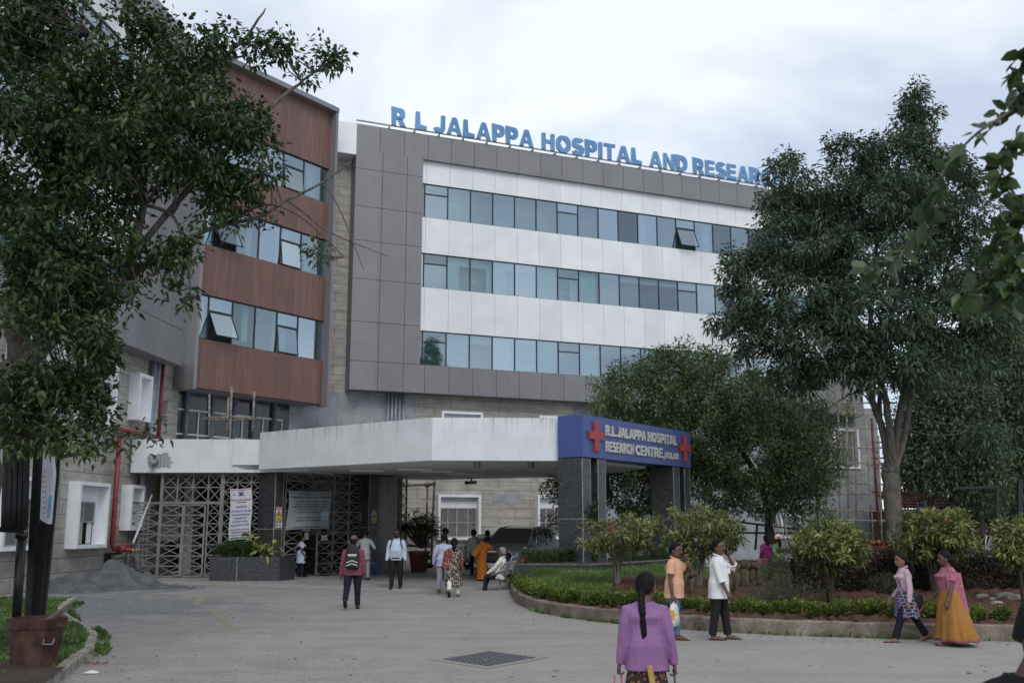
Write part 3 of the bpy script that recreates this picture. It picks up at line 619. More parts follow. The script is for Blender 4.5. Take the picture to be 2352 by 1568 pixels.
b=MB(); rp_=random.Random(4); ja=[rp_.uniform(.78,1.2) for _ in range(40)]
b.face([(-12.72+.44*math.cos(t)*ja[k],36.194,4.2+.33*math.sin(t)*ja[k]*(1+.2*math.cos(2*t))) for k,t in enumerate(np.linspace(0,2*math.pi,38)[:-1])]); b.build('cement_patch',M['cement'],K,'grey cement patch round the spout')
def pillar(F,a,w1,w2,z0,z1,groove=True,o0=0):
    """granite pillar: broad flank, front of two strips with a dark groove"""
    b=MB()
    if groove: b.box(F,a,a+w1*.34,o0-w2,o0,z0,z1); b.box(F,a+w1*.67,a+w1,o0-w2,o0,z0,z1); b.box(F,a+w1*.34,a+w1*.67,o0-w2+.05,o0-.42,z0,z1)
    else: b.box(F,a,a+w1,o0-w2,o0,z0,z1)
    r=b.build('pillar',M['granite'],K)
    j=MB(); e=.012
    for x in ([a,a+w1*.34,a+w1*.67,a+w1] if groove else [a,a+w1]): j.box(F,x-e,x+e,o0-.02,o0+.004,z0,z1-.002)
    zz=z0+(z1-z0)*.46; j.box(F,a-.004,a+(w1*.34 if groove else w1),o0-w2,o0+.005,zz-e,zz+e)
    if groove: j.box(F,a+w1*.67,a+w1+.004,o0-w2,o0+.005,zz-e,zz+e)
    j.build('pillar_joint',M['joint'],r)
pillar(FS,0,1.36,.88,.55,3.93,True,-.02)
s1,_=FS.sz(1550,1150); s2,_=FS.sz(1587,1150); pillar(FS,s1,s2-s1,.9,.55,3.93,True,-.02)
F1=Fr(-8.44,35.9,.584,.812); pillar(F1,0,.38,.887,.08,3.77,False)
xx=-.1415*39.3; F2=Fr(xx,39.3,.584,.812); pillar(F2,0,.5,1.05,.08,3.86,False)
# fittings under the slab
for x,y,a in ((-3.4,35.2,.3),(-2.8,36.6,.3),(-1.9,38.4,.3),(-5.2,36.0,.3),(2.6,36.5,.5)):
    b=MB(); d=Vector((math.cos(a),math.sin(a),0)); b.bar(Vector((x,y,3.83))-d*.6,Vector((x,y,3.83))+d*.6,.09,.06); b.build('tube_lamp',M['soffit'],K)
for x,y in ((-1.1,31.6),(.6,31.7),(2.9,34.3),(3.1,34.9)):
    b=MB(); b.lathe((x,y,3.70),[(.0,0),(.10,0),(.12,.08),(.12,.165)],12); b.build('downlight',M['steel'],K)
b=MB(); b.tube([(-1.72,42.6,3.86),(-1.72,42.6,3.72)],.03,8); b.bar((-1.95,42.4,3.66),(-1.55,42.8,3.70),.14,.13); b.build('security_camera',M['black_iron'],K)
b=MB(); b.lathe((-6.6,40.2,3.83),[(.0,.0),(1.0,.0),(1.05,.03)],24); b.build('ceiling_ring',M['interior_dark'],K)
# sign box on the pillars
S=thing('hospital_sign','blue sign box with white lettering between two red crosses above granite pillars','sign',FS.w(3.6,-.4,3.95))
SE=FS.sz(1586,1030)[0]; b=MB(); b.box(FS,0,SE,-.9,0,3.96,5.24); b.build('sign_box',M['bluebox'],S)
b=MB()
for s_ in (2.3,4.8): b.box(FS,s_-.008,s_+.008,0,.004,3.97,5.23)
b.build('sign_seam',M['joint'],S)
def cross(u0,u1):
    a0,_=FS.sz(u0,1000); a1,_=FS.sz(u1,1000); c=(a0+a1)/2; w_=(a1-a0); b=MB(); zc=4.62; h=.46; t=.105
    b.box(FS,c-t*1.25,c+t*1.25,.0,.07,zc-h,zc+h); b.box(FS,a0,c-t*1.25,.0,.068,zc-.10,zc+.14); b.box(FS,c+t*1.25,a1,.0,.068,zc-.10,zc+.14); b.build('cross',M['red'],S)
cross(1350,1384); cross(1557,1582)
def signline(txt,u0,u1,z,h):
    a0,_=FS.sz(u0,1000); a1,_=FS.sz(u1,1000); b=MB(); capitals(b,FS,txt,a0,a1,.0,z,h,.05,.085,.92); b.build('lettering',[M['letter'],M['letter_side2']],S)
signline('R.L.JALAPPA',1389,1481,4.69,.33); signline('HOSPITAL',1485.5,1552,4.69,.33); signline('RESEARCH',1388.5,1452,4.19,.33); signline('CENTRE,',1457,1522.5,4.19,.33); signline('KOLAR',1524,1555,4.19,.22)
# roof lettering on a rail
T=thing('rooftop_sign','row of big blue capital letters standing on a rail along the roof edge','sign',FC.w(8,-.2,21.6))
b=MB(); b.box(FC,-3.8,28.5,-.0,.06,21.77,21.83); b.box(FC,-3.8,28.5,-.5,-.44,21.77,21.83)
for i in range(22): a=-2.1+1.33*i; b.box(FC,a,a+.06,-.46,.03,21.6,21.77)
b.build('rail',M['steel'],T)
def roofword(word,a0,a1):
    made=[]
    def nxt(): made.append(MB()); return made[-1]
    capitals(nxt,FC,word,a0,a1,-.02,21.84,.93,.13,.10)
    for m_ in made: m_.build('letter',[M['roof_letter'],M['letter_side']],T)
for wd,u0,u1 in (('R',900,932),('L',955,980),('JALAPPA',998,1226),('HOSPITAL',1245,1475),('AND',1493,1580),('RESEARCH',1594,1800)):
    roofword(wd,FC.sz(u0,300+(u0-900)*.16,.1)[0],FC.sz(u1,300+(u1-900)*.16,.1)[0])
# ---------------------------------------------------------------- entrance lattice and lobby
LT=thing('entrance_lattice','brown grey steel lattice screen with double gate under the porch','screen',(-9.5,38,.1))
def lattice(b,F,xs,zs,o=0,w_=.05,xw=.028,skip=()):
    for x in xs: b.box(F,x-w_/2,x+w_/2,o-.03,o+.03,zs[0],zs[-1])
    for i in range(len(xs)-1):
        for z in zs: b.box(F,xs[i]+w_/2,xs[i+1]-w_/2,o-.025,o+.025,z-w_*.35,z+w_*.35)
        for j in range(len(zs)-1):
            if (i,j) in skip: continue
            A=(xs[i],zs[j]);C=(xs[i+1],zs[j+1])
            b.bar(F.w(A[0],o+.004,A[1]),F.w(C[0],o+.004,C[1]),xw,.02,(F.n[0],F.n[1],0)); b.bar(F.w(C[0],o-.022,A[1]),F.w(A[0],o-.022,C[1]),xw,.02,(F.n[0],F.n[1],0))
GY=36.5; FG=Fr(0,GY,1,0)
def gx(cx): return FG.sz(315.8+.1831*cx,1200)[0]
zt=[.12,.49,.86,1.23,1.60,1.97,2.34]
b=MB(); lattice(b,FG,[-13.75,gx(285)-.02],zt+[2.72]); b.build('side_panel',M['steel'],LT)
b=MB(); lattice(b,FG,[gx(285),gx(480),gx(675),gx(870),gx(1030)],[2.74,3.26,3.76]); b.build('upper_panel',M['steel'],LT)
b=MB(); lattice(b,FG,[gx(870)+.02,gx(1030)],zt+[2.70]); b.build('side_panel',M['steel'],LT)
for a,c in ((285,568),(572,848)):
    b=MB(); lattice(b,FG,[gx(a)+.03,gx(c)-.02],[.12,.47,.83,1.19,1.55,1.91,2.27,2.62],.0,.06); b.build('gate_leaf',M['steel'],LT)
b=MB()
for c in (285,1045): b.box(FG,gx(c)-.05,gx(c)+.05,-.05,.05,.08,3.77)
b.box(FG,-13.75,gx(1045),-.04,.04,2.66,2.74); b.build('gate_post',M['steel'],LT)
b=MB(); lattice(b,FG,[gx(1062),gx(1235),gx(1410),-8.95],[.12,.49,.86,1.23,1.60,1.97,2.34,2.72,3.08,3.43,3.76]); b.build('side_panel',M['steel'],LT)
# from pillar to pillar, receding
FB=Fr(-8.2,36.4,2.35,3.3); LB=math.hypot(2.35,3.3)
xs=[.02+LB*k/5 for k in range(6)]; zz=[.12,.5,.88,1.26,1.64,2.02,2.40,2.78,3.14,3.5,3.84]
b=MB(); lattice(b,FB,xs[:2],zz); lattice(b,FB,xs[1:3],zz[7:]); lattice(b,FB,xs[2:],zz); b.build('screen_panel',M['steel'],LT)
# glazed bay beside the second pillar
FD=Fr(-5.05,39.9,1,.1)
b=MB(); lattice(b,FD,[-.35,.08,.44],[.9,1.3,1.7,2.1,2.5,2.9,3.3,3.78],.0,.04,.03); FD2=Fr(*FD.w(.44,0,0)[:2],.35,1); lattice(b,FD2,[0,.5,1.0],[.9,1.3,1.7,2.1,2.5,2.9,3.3,3.78],.0,.04,.03); b.box(FD,.43,.5,-.05,.05,.08,3.82); b.build('bay_panel',M['steel'],LT)
b=MB(); b.box(FD,-.35,.44,-.12,-.11,.9,3.78); b.build('bay_glass',M['dull_glass'],LT)
b=MB(); b.box(FD,-.4,.46,-.2,.12,.08,.88); b.build('bay_plinth',M['granite'],LT)
# lobby walls, part of the building
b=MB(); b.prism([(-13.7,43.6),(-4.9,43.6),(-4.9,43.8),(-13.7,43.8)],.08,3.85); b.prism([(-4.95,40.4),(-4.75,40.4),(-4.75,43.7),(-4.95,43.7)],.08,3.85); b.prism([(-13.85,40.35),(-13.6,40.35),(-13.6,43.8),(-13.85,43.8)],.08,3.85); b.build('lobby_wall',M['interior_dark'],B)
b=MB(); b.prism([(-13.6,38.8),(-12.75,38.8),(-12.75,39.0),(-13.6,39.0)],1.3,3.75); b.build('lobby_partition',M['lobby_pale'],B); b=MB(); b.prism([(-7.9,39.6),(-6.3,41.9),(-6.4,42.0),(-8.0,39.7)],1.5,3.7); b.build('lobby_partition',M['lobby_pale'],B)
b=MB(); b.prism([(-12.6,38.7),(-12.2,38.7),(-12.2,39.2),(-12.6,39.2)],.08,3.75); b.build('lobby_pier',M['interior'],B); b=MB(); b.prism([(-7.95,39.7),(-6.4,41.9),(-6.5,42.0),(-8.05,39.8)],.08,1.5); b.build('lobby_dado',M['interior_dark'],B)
# long granite planter in front of the first pillar
P1=thing('granite_planter','long black granite planter with grassy fern and yellow leaved plant beside the entrance gate','planter',(-9,34.6,.07))
b=MB(); b.prism([(-10.2,34.4),(-7.86,34.5),(-7.5,35.2),(-8.35,35.7),(-9.0,36.0),(-10.15,35.4)],.07,.86); b.build('planter_box',M['granite'],P1)
b=MB(); b.bx((-9.28,34.43,.47),(.025,.03,.78)); b.build('box_joint',M['joint'],P1)
# writing on paper, boards and banners
def board(name,label,cat,F,a0,a1,z0,z1,o,m,th=.02,group=None):
    r=thing(name,label,cat,F.w((a0+a1)/2,o,z0),0,group); b=MB(); b.box(F,a0,a1,o,o+th,z0,z1); b.build('board',m,r); return r
M['paper']=plain('white printed sheet',(.62,.62,.63),.5,.3,var=.05); M['yellow']=plain('yellow print',(.62,.50,.03),.5,.3,var=.08); M['ink']=plain('black print',(.012,.012,.014),.6,var=.1); M['blue_ink']=plain('blue print',(.04,.08,.36),.6,var=.1); M['red_ink']=plain('red print',(.45,.03,.05),.6,var=.1); M['maroon']=plain('maroon print',(.28,.03,.08),.6,var=.1)
def line(r,F,txt,a,z,size,o,m,align='CENTER',width=None,name='lettering'):
    me=text_mesh(txt,size,.001,.0,1,align)
    if width:
        x0,x1=text_width(me); k=width/max(1e-6,x1-x0); me.transform(Matrix.Diagonal((k,1,1,1)))
    return place_text(name,me,F,a,o,z,m,r)
def warning(F,a,z,o,label):
    r=board('warning_sign',label,'sign',F,a-.13,a+.13,z,z+.5,o,M['paper'],.012)
    b=MB(); b.box(F,a-.125,a+.125,o+.012,o+.014,z+.02,z+.15); t=[(a-.115,z+.19),(a+.115,z+.19),(a,z+.385)]; b.face([F.w(x,o+.0145,q) for x,q in t]); b.build('yellow_print',M['yellow'],r)
    b=MB()
    for (x0,y0),(x1,y1) in ((t[0],t[1]),(t[1],t[2]),(t[2],t[0])): b.bar(F.w(x0,o+.016,y0),F.w(x1,o+.016,y1),.022,.004,(F.n[0],F.n[1],0))
    b.bar(F.w(a-.045,o+.018,z+.225),F.w(a+.035,o+.018,z+.285),.035,.004,(F.n[0],F.n[1],0)); b.bar(F.w(a-.02,o+.018,z+.245),F.w(a-.02,o+.018,z+.205),.012,.004,(F.n[0],F.n[1],0)); b.build('camera_symbol',M['ink'],r)
    b=MB(); b.box(F,a-.125,a+.125,o+.012,o+.014,z+.405,z+.49); b.build('red_print',M['red_ink'],r)
    line(r,F,'WARNING',a,z+.425,.07,o+.015,M['paper'],'CENTER',.22); line(r,F,'YOU ARE UNDER CCTV',a,z+.105,.03,o+.0155,M['ink'],'CENTER',.2); line(r,F,'SURVEILLANCE',a,z+.07,.03,o+.0155,M['ink'],'CENTER',.16); line(r,F,'ಸಿ.ಸಿ. ಕ್ಯಾಮೆರಾ',a,z+.03,.035,o+.0155,M['ink'],'CENTER',.21)
def nosmoke(F,a,z,o,label,left=True):
    r=board('no_smoking_sign',label,'sign',F,a-.16,a+.16,z,z+.19,o,M['paper'],.012); s=-1 if left else 1; b=MB()
    c=(a+s*.1,z+.1)
    q=[F.w(c[0]+.05*math.cos(t),o+.016,c[1]+.05*math.sin(t)) for t in np.linspace(0,2*math.pi,17)]
    for i in range(16): b.bar(q[i],q[i+1],.014,.004,(F.n[0],F.n[1],0))
    b.bar(F.w(c[0]-.035,o+.017,c[1]-.035),F.w(c[0]+.035,o+.017,c[1]+.035),.014,.004,(F.n[0],F.n[1],0)); b.build('ban_symbol',M['ink'],r)
    line(r,F,'NO',a-s*.05,z+.105,.09,o+.015,M['ink'],'CENTER',.11); line(r,F,'SMOKING',a-s*.045,z+.035,.06,o+.015,M['ink'],'CENTER',.19)
warning(F1,.19,2.05,.005,'red, white and yellow camera warning sign on the pillar by the planter'); nosmoke(F1,.2,1.82,.008,'small NO SMOKING plate under the camera warning on the pillar')
warning(F2,.27,2.0,.005,'camera warning sign on the inner black pillar'); warning(Fr(-7.9,39.58,1.6,2.3),.75,2.05,.02,'camera warning sign in shade on the lobby partition')
nosmoke(FB,1.95,1.35,.06,'NO SMOKING plate hung on the lattice in the doorway',False)
F2L=Fr(*F2.w(0,-1.05,0)[:2],-F2.n[0]*-1,-F2.n[1]*-1) 
F2L=Fr(F2.w(0,-1.05,0)[0],F2.w(0,-1.05,0)[1],F2.n[0],F2.n[1])
nb=board('notice_board','black notice board with white writing on the flank of the inner pillar','notice',F2L,.25,.75,2.02,2.45,.004,M['ink'],.015)
for k,tx in enumerate(('Hospital & Research Centre','NO SMOKING','Violation is an offence','punishable with fine','upto Rs 200')): line(nb,F2L,tx,.5,2.38-.078*k,.06,.021,M['paper'],'CENTER',.4)
for a,z,w_,h in ((1.02,1.7,.36,.1),(1.05,1.4,.2,.25)):
    r=board('paper_notice','white paper notice '+('strip' if h<.2 else 'sheet')+' tied to the lattice below the grey banner','notice',FB,a-w_/2,a+w_/2,z,z+h,.06,M['paper'],.006)
    for k in range(2 if h<.2 else 6): line(r,FB,'please contact the office',a,z+h-.04-.035*k,.026,.068,M['ink'],'CENTER',w_*.8)
# cloth banners: gently curved sheets
def banner(name,label,F,poly,m,lines,parent_o,bulge):
    """poly: four corners (a,z) tl,tr,br,bl; lines: (text, row 0..1, width share, material)"""
    r=thing(name,label,'banner',F.w(poly[0][0],parent_o,poly[2][1])); tl,tr,br,bl=[np.array(p,float) for p in poly]
    def S_(u,v): 
        p=(tl*(1-u)+tr*u)*(1-v)+(bl*(1-u)+br*u)*v; return p[0]+.03*math.sin(v*5.5)*1,parent_o+bulge*math.sin(math.pi*u)*(.4+.6*v)+.02*math.sin(9*u+4*v),p[1]-.03*math.sin(math.pi*u)*(1-v)+.03*math.sin(math.pi*u)*v
    def grid(name,m,u0,u1,v0,v1,off,nu=10,nv=14):
        b=MB()
        for i in range(nu):
            for j in range(nv):
                q=[]
                for (x,y) in ((i,j+1),(i+1,j+1),(i+1,j),(i,j)):
                    a,o,z=S_(u0+(u1-u0)*x/nu,v0+(v1-v0)*y/nv); q.append(F.w(a,o+off,z))
                b.face(q,smooth=True)
        return b.build(name,m,r)
    grid('cloth',m,0,1,0,1,0); grid('cloth_back',m,1,0,0,1,-.006)
    for tx,v,wd,sz,mm in lines:
        me=text_mesh(tx,sz,0,sz*.02,1,'CENTER'); x0,x1=text_width(me); W_=np.linalg.norm(tr-tl); k=W_*wd/max(1e-6,x1-x0); H_=np.linalg.norm(bl-tl)
        for p in me.vertices:
            a,o,z=S_(.5+p.co.x*k/W_,v-p.co.y/H_); q=Vector(F.w(a,o+.012,z))-origin(r); p.co=q
        link('lettering',me,mm,r)
    return r,grid
M['banner']=plain('white vinyl banner',(.50,.50,.56),.4,.4,var=.06,scale=2); M['banner_grey']=plain('grey vinyl banner',(.30,.33,.35),.5,.3,var=.1,scale=2)
K_='ಆರ್.ಎಲ್. ಜಾಲಪ್ಪ ಆಸ್ಪತ್ರೆ ಮತ್ತು ಸಂಶೋಧನಾ ಕೇಂದ್ರ'
bz=[(-10.32+.0,3.26),(-9.2,3.30),(-9.18,1.62),(-10.2,1.56)]
# printed health account banner
r,gr=banner('health_banner','white vinyl banner with red and blue Kannada writing tied to the lattice above the planter',Fr(0,36.2,1,0),[(-10.15,3.20),(-9.38,3.24),(-9.30,1.42),(-10.08,1.36)],M['banner'],[
 (K_,.235,.9,.085,M['red_ink']),('ಟಮಕ-563103, ಕೋಲಾರ.',.275,.5,.055,M['ink']),('ಸಾರ್ವಜನಿಕರ ಗಮನಕ್ಕೆ',.37,.52,.09,M['maroon']),('ಇಲ್ಲಿ ಆಯುಷ್ಮಾನ್ ಭಾರತ್ ಹೆಲ್ತ್ ಅಕೌಂಟ್ (ABHA)',.455,.92,.085,M['blue_ink']),('ನಂಬರ್ ಅನ್ನು ನೊಂದಣಿ ಮಾಡಿಕೊಡಲಾಗುವುದು',.525,.82,.08,M['blue_ink']),('ಎಲ್ಲಾ ಸಾರ್ವಜನಿಕರು ಆಗಮಿಸಿ',.595,.6,.08,M['blue_ink']),('ನಿಮ್ಮ ಆಧಾರ್ ಕಾರ್ಡ್ / ನಂಬರ್ ಹಾಗೂ',.66,.7,.08,M['blue_ink']),('ಮೊಬೈಲ್ ಅನ್ನು ಕಡ್ಡಾಯವಾಗಿ ತರಬೇಕು',.73,.85,.08,M['blue_ink']),
 ('Ayushman Bharath Health Account (ABHA)',.815,.88,.07,M['blue_ink']),('Number Generated Here !',.87,.76,.1,M['red_ink']),('Kindly Subscribe your Health Card / Number and Register Mobile',.92,.9,.05,M['ink']),('national',.075,.26,.07,M['ink']),('health',.105,.2,.07,M['ink']),('authority',.135,.28,.07,M['ink'])],.0,.05)
for ch in r.children:      # the three words of the emblem stand at the upper end of the sheet
    pass
gr('coloured_edge',M['red_ink'],.02,.98,.018,.028,.008,8,1); gr('green_edge',plain('green print',(.05,.2,.12),.5),.04,.96,.955,.985,.008,8,1)
gr('emblem',M['blue_ink'],.44,.56,.08,.115,.009,4,2); gr('seal',M['letter_side2'],.13,.25,.085,.135,.009,4,2)
r,gr=banner('event_banner','grey vinyl banner with small dark writing sagging on the lattice beyond the pillar',Fr(*FB.w(0,.25,0)[:2],2.35,3.3),[(-.05,3.12),(2.05,3.16),(2.0,1.78),(-.1,1.74)],M['banner_grey'],[
 ('Celebrating Partnership & Excellence in Education',.09,.6,.05,M['ink']),('ACADEMY OF HIGHER EDUCATION AND RESEARCH',.17,.92,.075,M['ink']),('R.L. JALAPPA HOSPITAL AND RESEARCH CENTRE',.28,.7,.06,M['ink']),('Sri Devaraj Urs Medical College Tamaka, Kolar',.35,.75,.05,M['ink']),('DEPARTMENT OF OBSTETRICS AND GYNAECOLOGY',.42,.8,.065,M['ink']),('COIMBATORE WELCOMES ALL WOMEN PHYSICIANS',.49,.62,.05,M['ink']),('ಮಹಿಳಾ ಆರೋಗ್ಯ ಶಿಬಿರಕ್ಕೆ ಸ್ವಾಗತ',.57,.55,.06,M['ink']),('HEALTHY WOMEN, HEALTHY WORLD',.71,.62,.05,M['ink']),('ಆರೋಗ್ಯಕರ ಮಹಿಳೆಯರು, ಆರೋಗ್ಯಕರ ವಿಶ್ವ',.79,.6,.06,M['ink']),('Venue : Medical College Auditorium, Tamaka, Kolar',.95,.7,.05,M['ink'])],.0,.08)
gr('border',M['ink'],.03,.97,.035,.045,.008,8,1); gr('border',M['ink'],.03,.97,.965,.975,.008,8,1); gr('photo',M['letter_side'],.76,.96,.55,.78,.009,4,3)
# ---------------------------------------------------------------- ground, porch floor, kerbs, island beds
def setting(o): o['kind']='structure'; return o
g=MB(); g.face([(-150,-20,0),(150,-20,0),(150,260,0),(-150,260,0)]); setting(g.build('ground',M['paving']))
pf=[G(330,1338),G(490,1341),G(640,1347),G(800,1352),G(980,1358),G(1100,1361),G(1172,1362)]
poly=[(p[0],p[1]) for p in pf]+[(1.6,29.8),(8,38),(6,47),(-6,47),(-13.4,44)]
b=MB(); b.prism(poly,-.1,.07); setting(b.build('porch_floor',M['porch']))
b=MB(); q=[(p[0],p[1]) for p in pf]
for i in range(len(q)-1): b.face([(q[i][0],q[i][1]-.5,.004),(q[i+1][0],q[i+1][1]-.5,.004),(q[i+1][0],q[i+1][1],.074),(q[i][0],q[i][1],.074)])
setting(b.build('porch_kerb',M['dirtlight']))
def smoothline(pts,n):
    P=np.array(pts,float); t=np.arange(len(P)); tt=np.linspace(0,len(P)-1,n); out=[]
    for x in tt:
        i=min(int(x),len(P)-2); f=x-i; p0=P[max(i-1,0)];p1=P[i];p2=P[i+1];p3=P[min(i+2,len(P)-1)]
        out.append(.5*((2*p1)+(-p0+p2)*f+(2*p0-5*p1+4*p2-p3)*f*f+(-p0+3*p1-3*p2+p3)*f**3))
    return np.array(out)
def kerb(name,line,w_,h,m,side=1,z=0,lump=.0):
    """kerb along a ground line; its body lies on the given side"""
    b=MB(); L=np.array(line)[:,:2]; d=np.gradient(L,axis=0); d/=np.linalg.norm(d,axis=1)[:,None]; n=np.stack([-d[:,1],d[:,0]],1)*side
    r_=np.random.default_rng(5)
    for i in range(len(L)-1):
        hh=[h+lump*r_.normal() for _ in (0,1)]
    hs=h+lump*r_.normal(size=len(L)); ws=w_+lump*r_.normal(size=len(L))
    rings=[]
    for i in range(len(L)):
        A=L[i]; C=L[i]+n[i]*ws[i]; e=.025
        rings.append([(A[0],A[1],z-.1),(A[0],A[1],z+hs[i]-e),(A[0]+n[i][0]*e,A[1]+n[i][1]*e,z+hs[i]),(C[0]-n[i][0]*e,C[1]-n[i][1]*e,z+hs[i]),(C[0],C[1],z+hs[i]-e),(C[0],C[1],z-.1)])
    b.loft(rings,True,False); return b.build(name,m)
# island on the far side of the road
ISL=smoothline([G(u,v) for u,v in ((1150,1330),(1168,1352),(1182,1380),(1215,1398),(1270,1412),(1350,1424),(1430,1432),(1560,1444),(1760,1456),(1960,1463),(2150,1468),(2352,1473),(2800,1482))],90)
setting(kerb('kerb',ISL,.2,.26,M['kerb'],1,0,.006))
inner=ISL[:,:2]+np.array([-1,1])*0
d=np.gradient(ISL[:,:2],axis=0); d/=np.linalg.norm(d,axis=1)[:,None]; NI=np.stack([-d[:,1],d[:,0]],1); inner=ISL[:,:2]+NI*.19
back=smoothline([(.2,30.6),(.75,30.4),(1.2,30.8),(1.9,31.7),(3.0,33.2),(4.6,35.4),(6.4,37.8),(8.5,38.4),(11,37),(14,34),(19,32.5),(27,32)],90)
zb_=np.interp(np.arange(90),[0,10,45,60,89],[.5,.62,.68,.6,.5])
def bed(i,f):   # point of the island bed: i along, f from kerb to back
    i=np.clip(i,0,88.999); k=int(i); q=i-k; A=inner[k]*(1-q)+inner[k+1]*q; C=back[k]*(1-q)+back[k+1]*q; zc=zb_[k]*(1-q)+zb_[k+1]*q
    p=A*(1-f)+C*f; z=.2+(zc-.2)*min(1,f*1.25)**.8+.02*math.sin(p[0]*2.1)*math.sin(p[1]*1.7)
    return np.array([p[0],p[1],z])
def bedmesh(name,i0,i1,f0,f1,m,nu,nv,dz=0,kind='structure',rough=0):
    b=MB(); r_=np.random.default_rng(1); H=r_.normal(size=(nu+1,nv+1))*rough
    P=lambda a,c: (lambda q:(q[0],q[1],q[2]+dz+H[a,c]))(bed(i0+(i1-i0)*a/nu,f0+(f1-f0)*c/nv))
    for a in range(nu):
        for c in range(nv): b.face([P(a,c),P(a+1,c),P(a+1,c+1),P(a,c+1)],smooth=True)
    o=b.build(name,m); o['kind']=kind; return o
bedmesh('lawn',0,89,0,1,M['lawn'],70,16)
bedmesh('soil',38,89,.0,.47,M['soil'],130,14,.03,rough=.028); bedmesh('soil',2,38,.0,.10,M['soil'],40,3,.03,rough=.015)
def zbed(x,y):
    k=np.argmin((inner[:,0]*.5+back[:,0]*.5-x)**2+(inner[:,1]*.5+back[:,1]*.5-y)**2); best=None
    for i in range(90):
        A,C=inner[i],back[i]; v=C-A; f=np.dot(np.array([x,y])-A,v)/np.dot(v,v)
        if 0<=f<=1:
            dd=np.linalg.norm(A+v*f-(x,y))
            if best is None or dd<best[0]: best=(dd,bed(i,f)[2])
    return best[1] if best else .2
def onbed(u,v,z0=.4):
    z=z0
    for _ in range(6): p=G(u,v,z); z=.5*z+.5*zbed(p[0],p[1])
    p=G(u,v,z); return np.array([p[0],p[1],zbed(p[0],p[1])])
# raised granite planter under the sign pillars
RP=thing('raised_planter','low black granite retaining wall with a clipped fern hedge round the sign pillars','planter',(3,32,0))
c1=FS.w(-.25,.42,0)[:2]; c2=FS.w(9.2,.42,0)[:2]; c3=FS.w(9.2,-1.5,0)[:2]; c4=FS.w(-.6,-1.4,0)[:2]
b=MB(); ps=[(-.06,30.05),(.85,30.05),c1,c2,c3,c4,(-.06,31.2)]; b.prism(ps,0,.76); b.build('granite_wall',M['granite'],RP)
b=MB(); b.prism([(x+(.03 if 0 else 0),y) for x,y in [(-.09,30.02),(.87,30.01),(c1[0]+.03,c1[1]-.03),(c2[0]+.03,c2[1]-.03),c3,c4,(-.09,31.2)]],.765,.80); b.build('coping',M['joint2'],RP)
b=MB(); b.prism([(.05,30.16),(.84,30.16),FS.w(-.2,.28,0)[:2],FS.w(9.1,.28,0)[:2],FS.w(9.1,-1.38,0)[:2],FS.w(-.5,-1.28,0)[:2],(.05,31.1)],.79,.84); b.build('planting_soil',M['dark_soil'],RP)
# verge on the near side of the drive
VG=smoothline([G(u,v,.14) for u,v in ((178,1370),(159,1381),(147,1394),(157,1407),(178,1421),(200,1431),(212,1440),(224,1452),(220,1466),(213,1484),(186,1503),(144,1535),(94,1568),(30,1610),(-60,1690))],60)
setting(kerb('verge_kerb',VG,.15,.14,M['kerbstone'],-1,0,.008))
b=MB(); far=[(-15.5,26.5),(-15.5,8)]
vp=VG[:,:2]; dd=np.gradient(vp,axis=0); dd/=np.linalg.norm(dd,axis=1)[:,None]; vin=vp+np.stack([dd[:,1],-dd[:,0]],1)*.13
for i in range(59):
    f0=i/59;f1=(i+1)/59; a=np.array(far[0])*(1-f0)+np.array(far[1])*f0; c=np.array(far[0])*(1-f1)+np.array(far[1])*f1
    if i==0: a=np.array((-12.6,25.6))
    for k in range(8):
        q=lambda A,C,t:(A[0]*(1-t)+C[0]*t,A[1]*(1-t)+C[1]*t,.10+.03*math.sin(3*t+i*.3))
        b.face([q(vin[i],a,k/8),q(vin[i],a,(k+1)/8),q(vin[i+1],c,(k+1)/8),q(vin[i+1],c,k/8)],smooth=True)
setting(b.build('verge',M['lawn']))
b=MB(); b.face([tuple(G(u,v,.165)) for u,v in ((-60,1500),(60,1530),(150,1530),(110,1560),(60,1600),(-100,1640))]); setting(b.build('bare_soil',M['dark_soil']))
# cement dust by the wall and the heap of sand
b=MB(); pts=[G(u,v,.006) for u,v in ((-200,1400),(0,1372),(90,1352),(200,1340),(320,1330),(480,1332),(470,1350),(330,1362),(250,1375),(180,1372),(120,1378),(60,1390),(0,1400),(-200,1450))]; b.face([tuple(p) for p in pts]); setting(b.build('cement_dust',M['sand_wet']))
def heap(name,blobs,m,nx=90,ny=60,seed=2):
    r_=np.random.default_rng(seed); xs=np.linspace(-14.6,-8.6,nx); ys=np.linspace(25.2,33.5,ny); X,Y=np.meshgrid(xs,ys); Z=np.zeros_like(X)-.04
    for x,y,h,rx,ry in blobs: Z=np.maximum(Z,h*(1-np.sqrt(((X-x)/rx)**2+((Y-y)/ry)**2))+.0*X)
    nz=sum(np.sin(X*k*1.3+p+1.5*np.sin(Y*k*.7))*np.sin(Y*k*1.1+q+1.3*np.sin(X*k*.6))*a for k,p,q,a in ((2,1,2,.07),(4,1,2,.07),(8,0,1,.05),(15,2,0,.03),(27,1,1,.016))); Z=Z+nz*np.clip(Z*5,0,1)+r_.normal(size=Z.shape)*.012
    V=np.stack([X,Y,Z],-1).reshape(-1,3); I=np.arange(nx*ny).reshape(ny,nx); F=np.stack([I[:-1,:-1],I[:-1,1:],I[1:,1:],I[1:,:-1]],-1).reshape(-1,4)
    F=F[(V[F][:,:,2].max(1)>-.02)]
    return nmesh(name,V,F,m,smooth=True)
h1=at(256,1350,31.6); h2=at(165,1360,30.3); h3=at(330,1356,31.6)
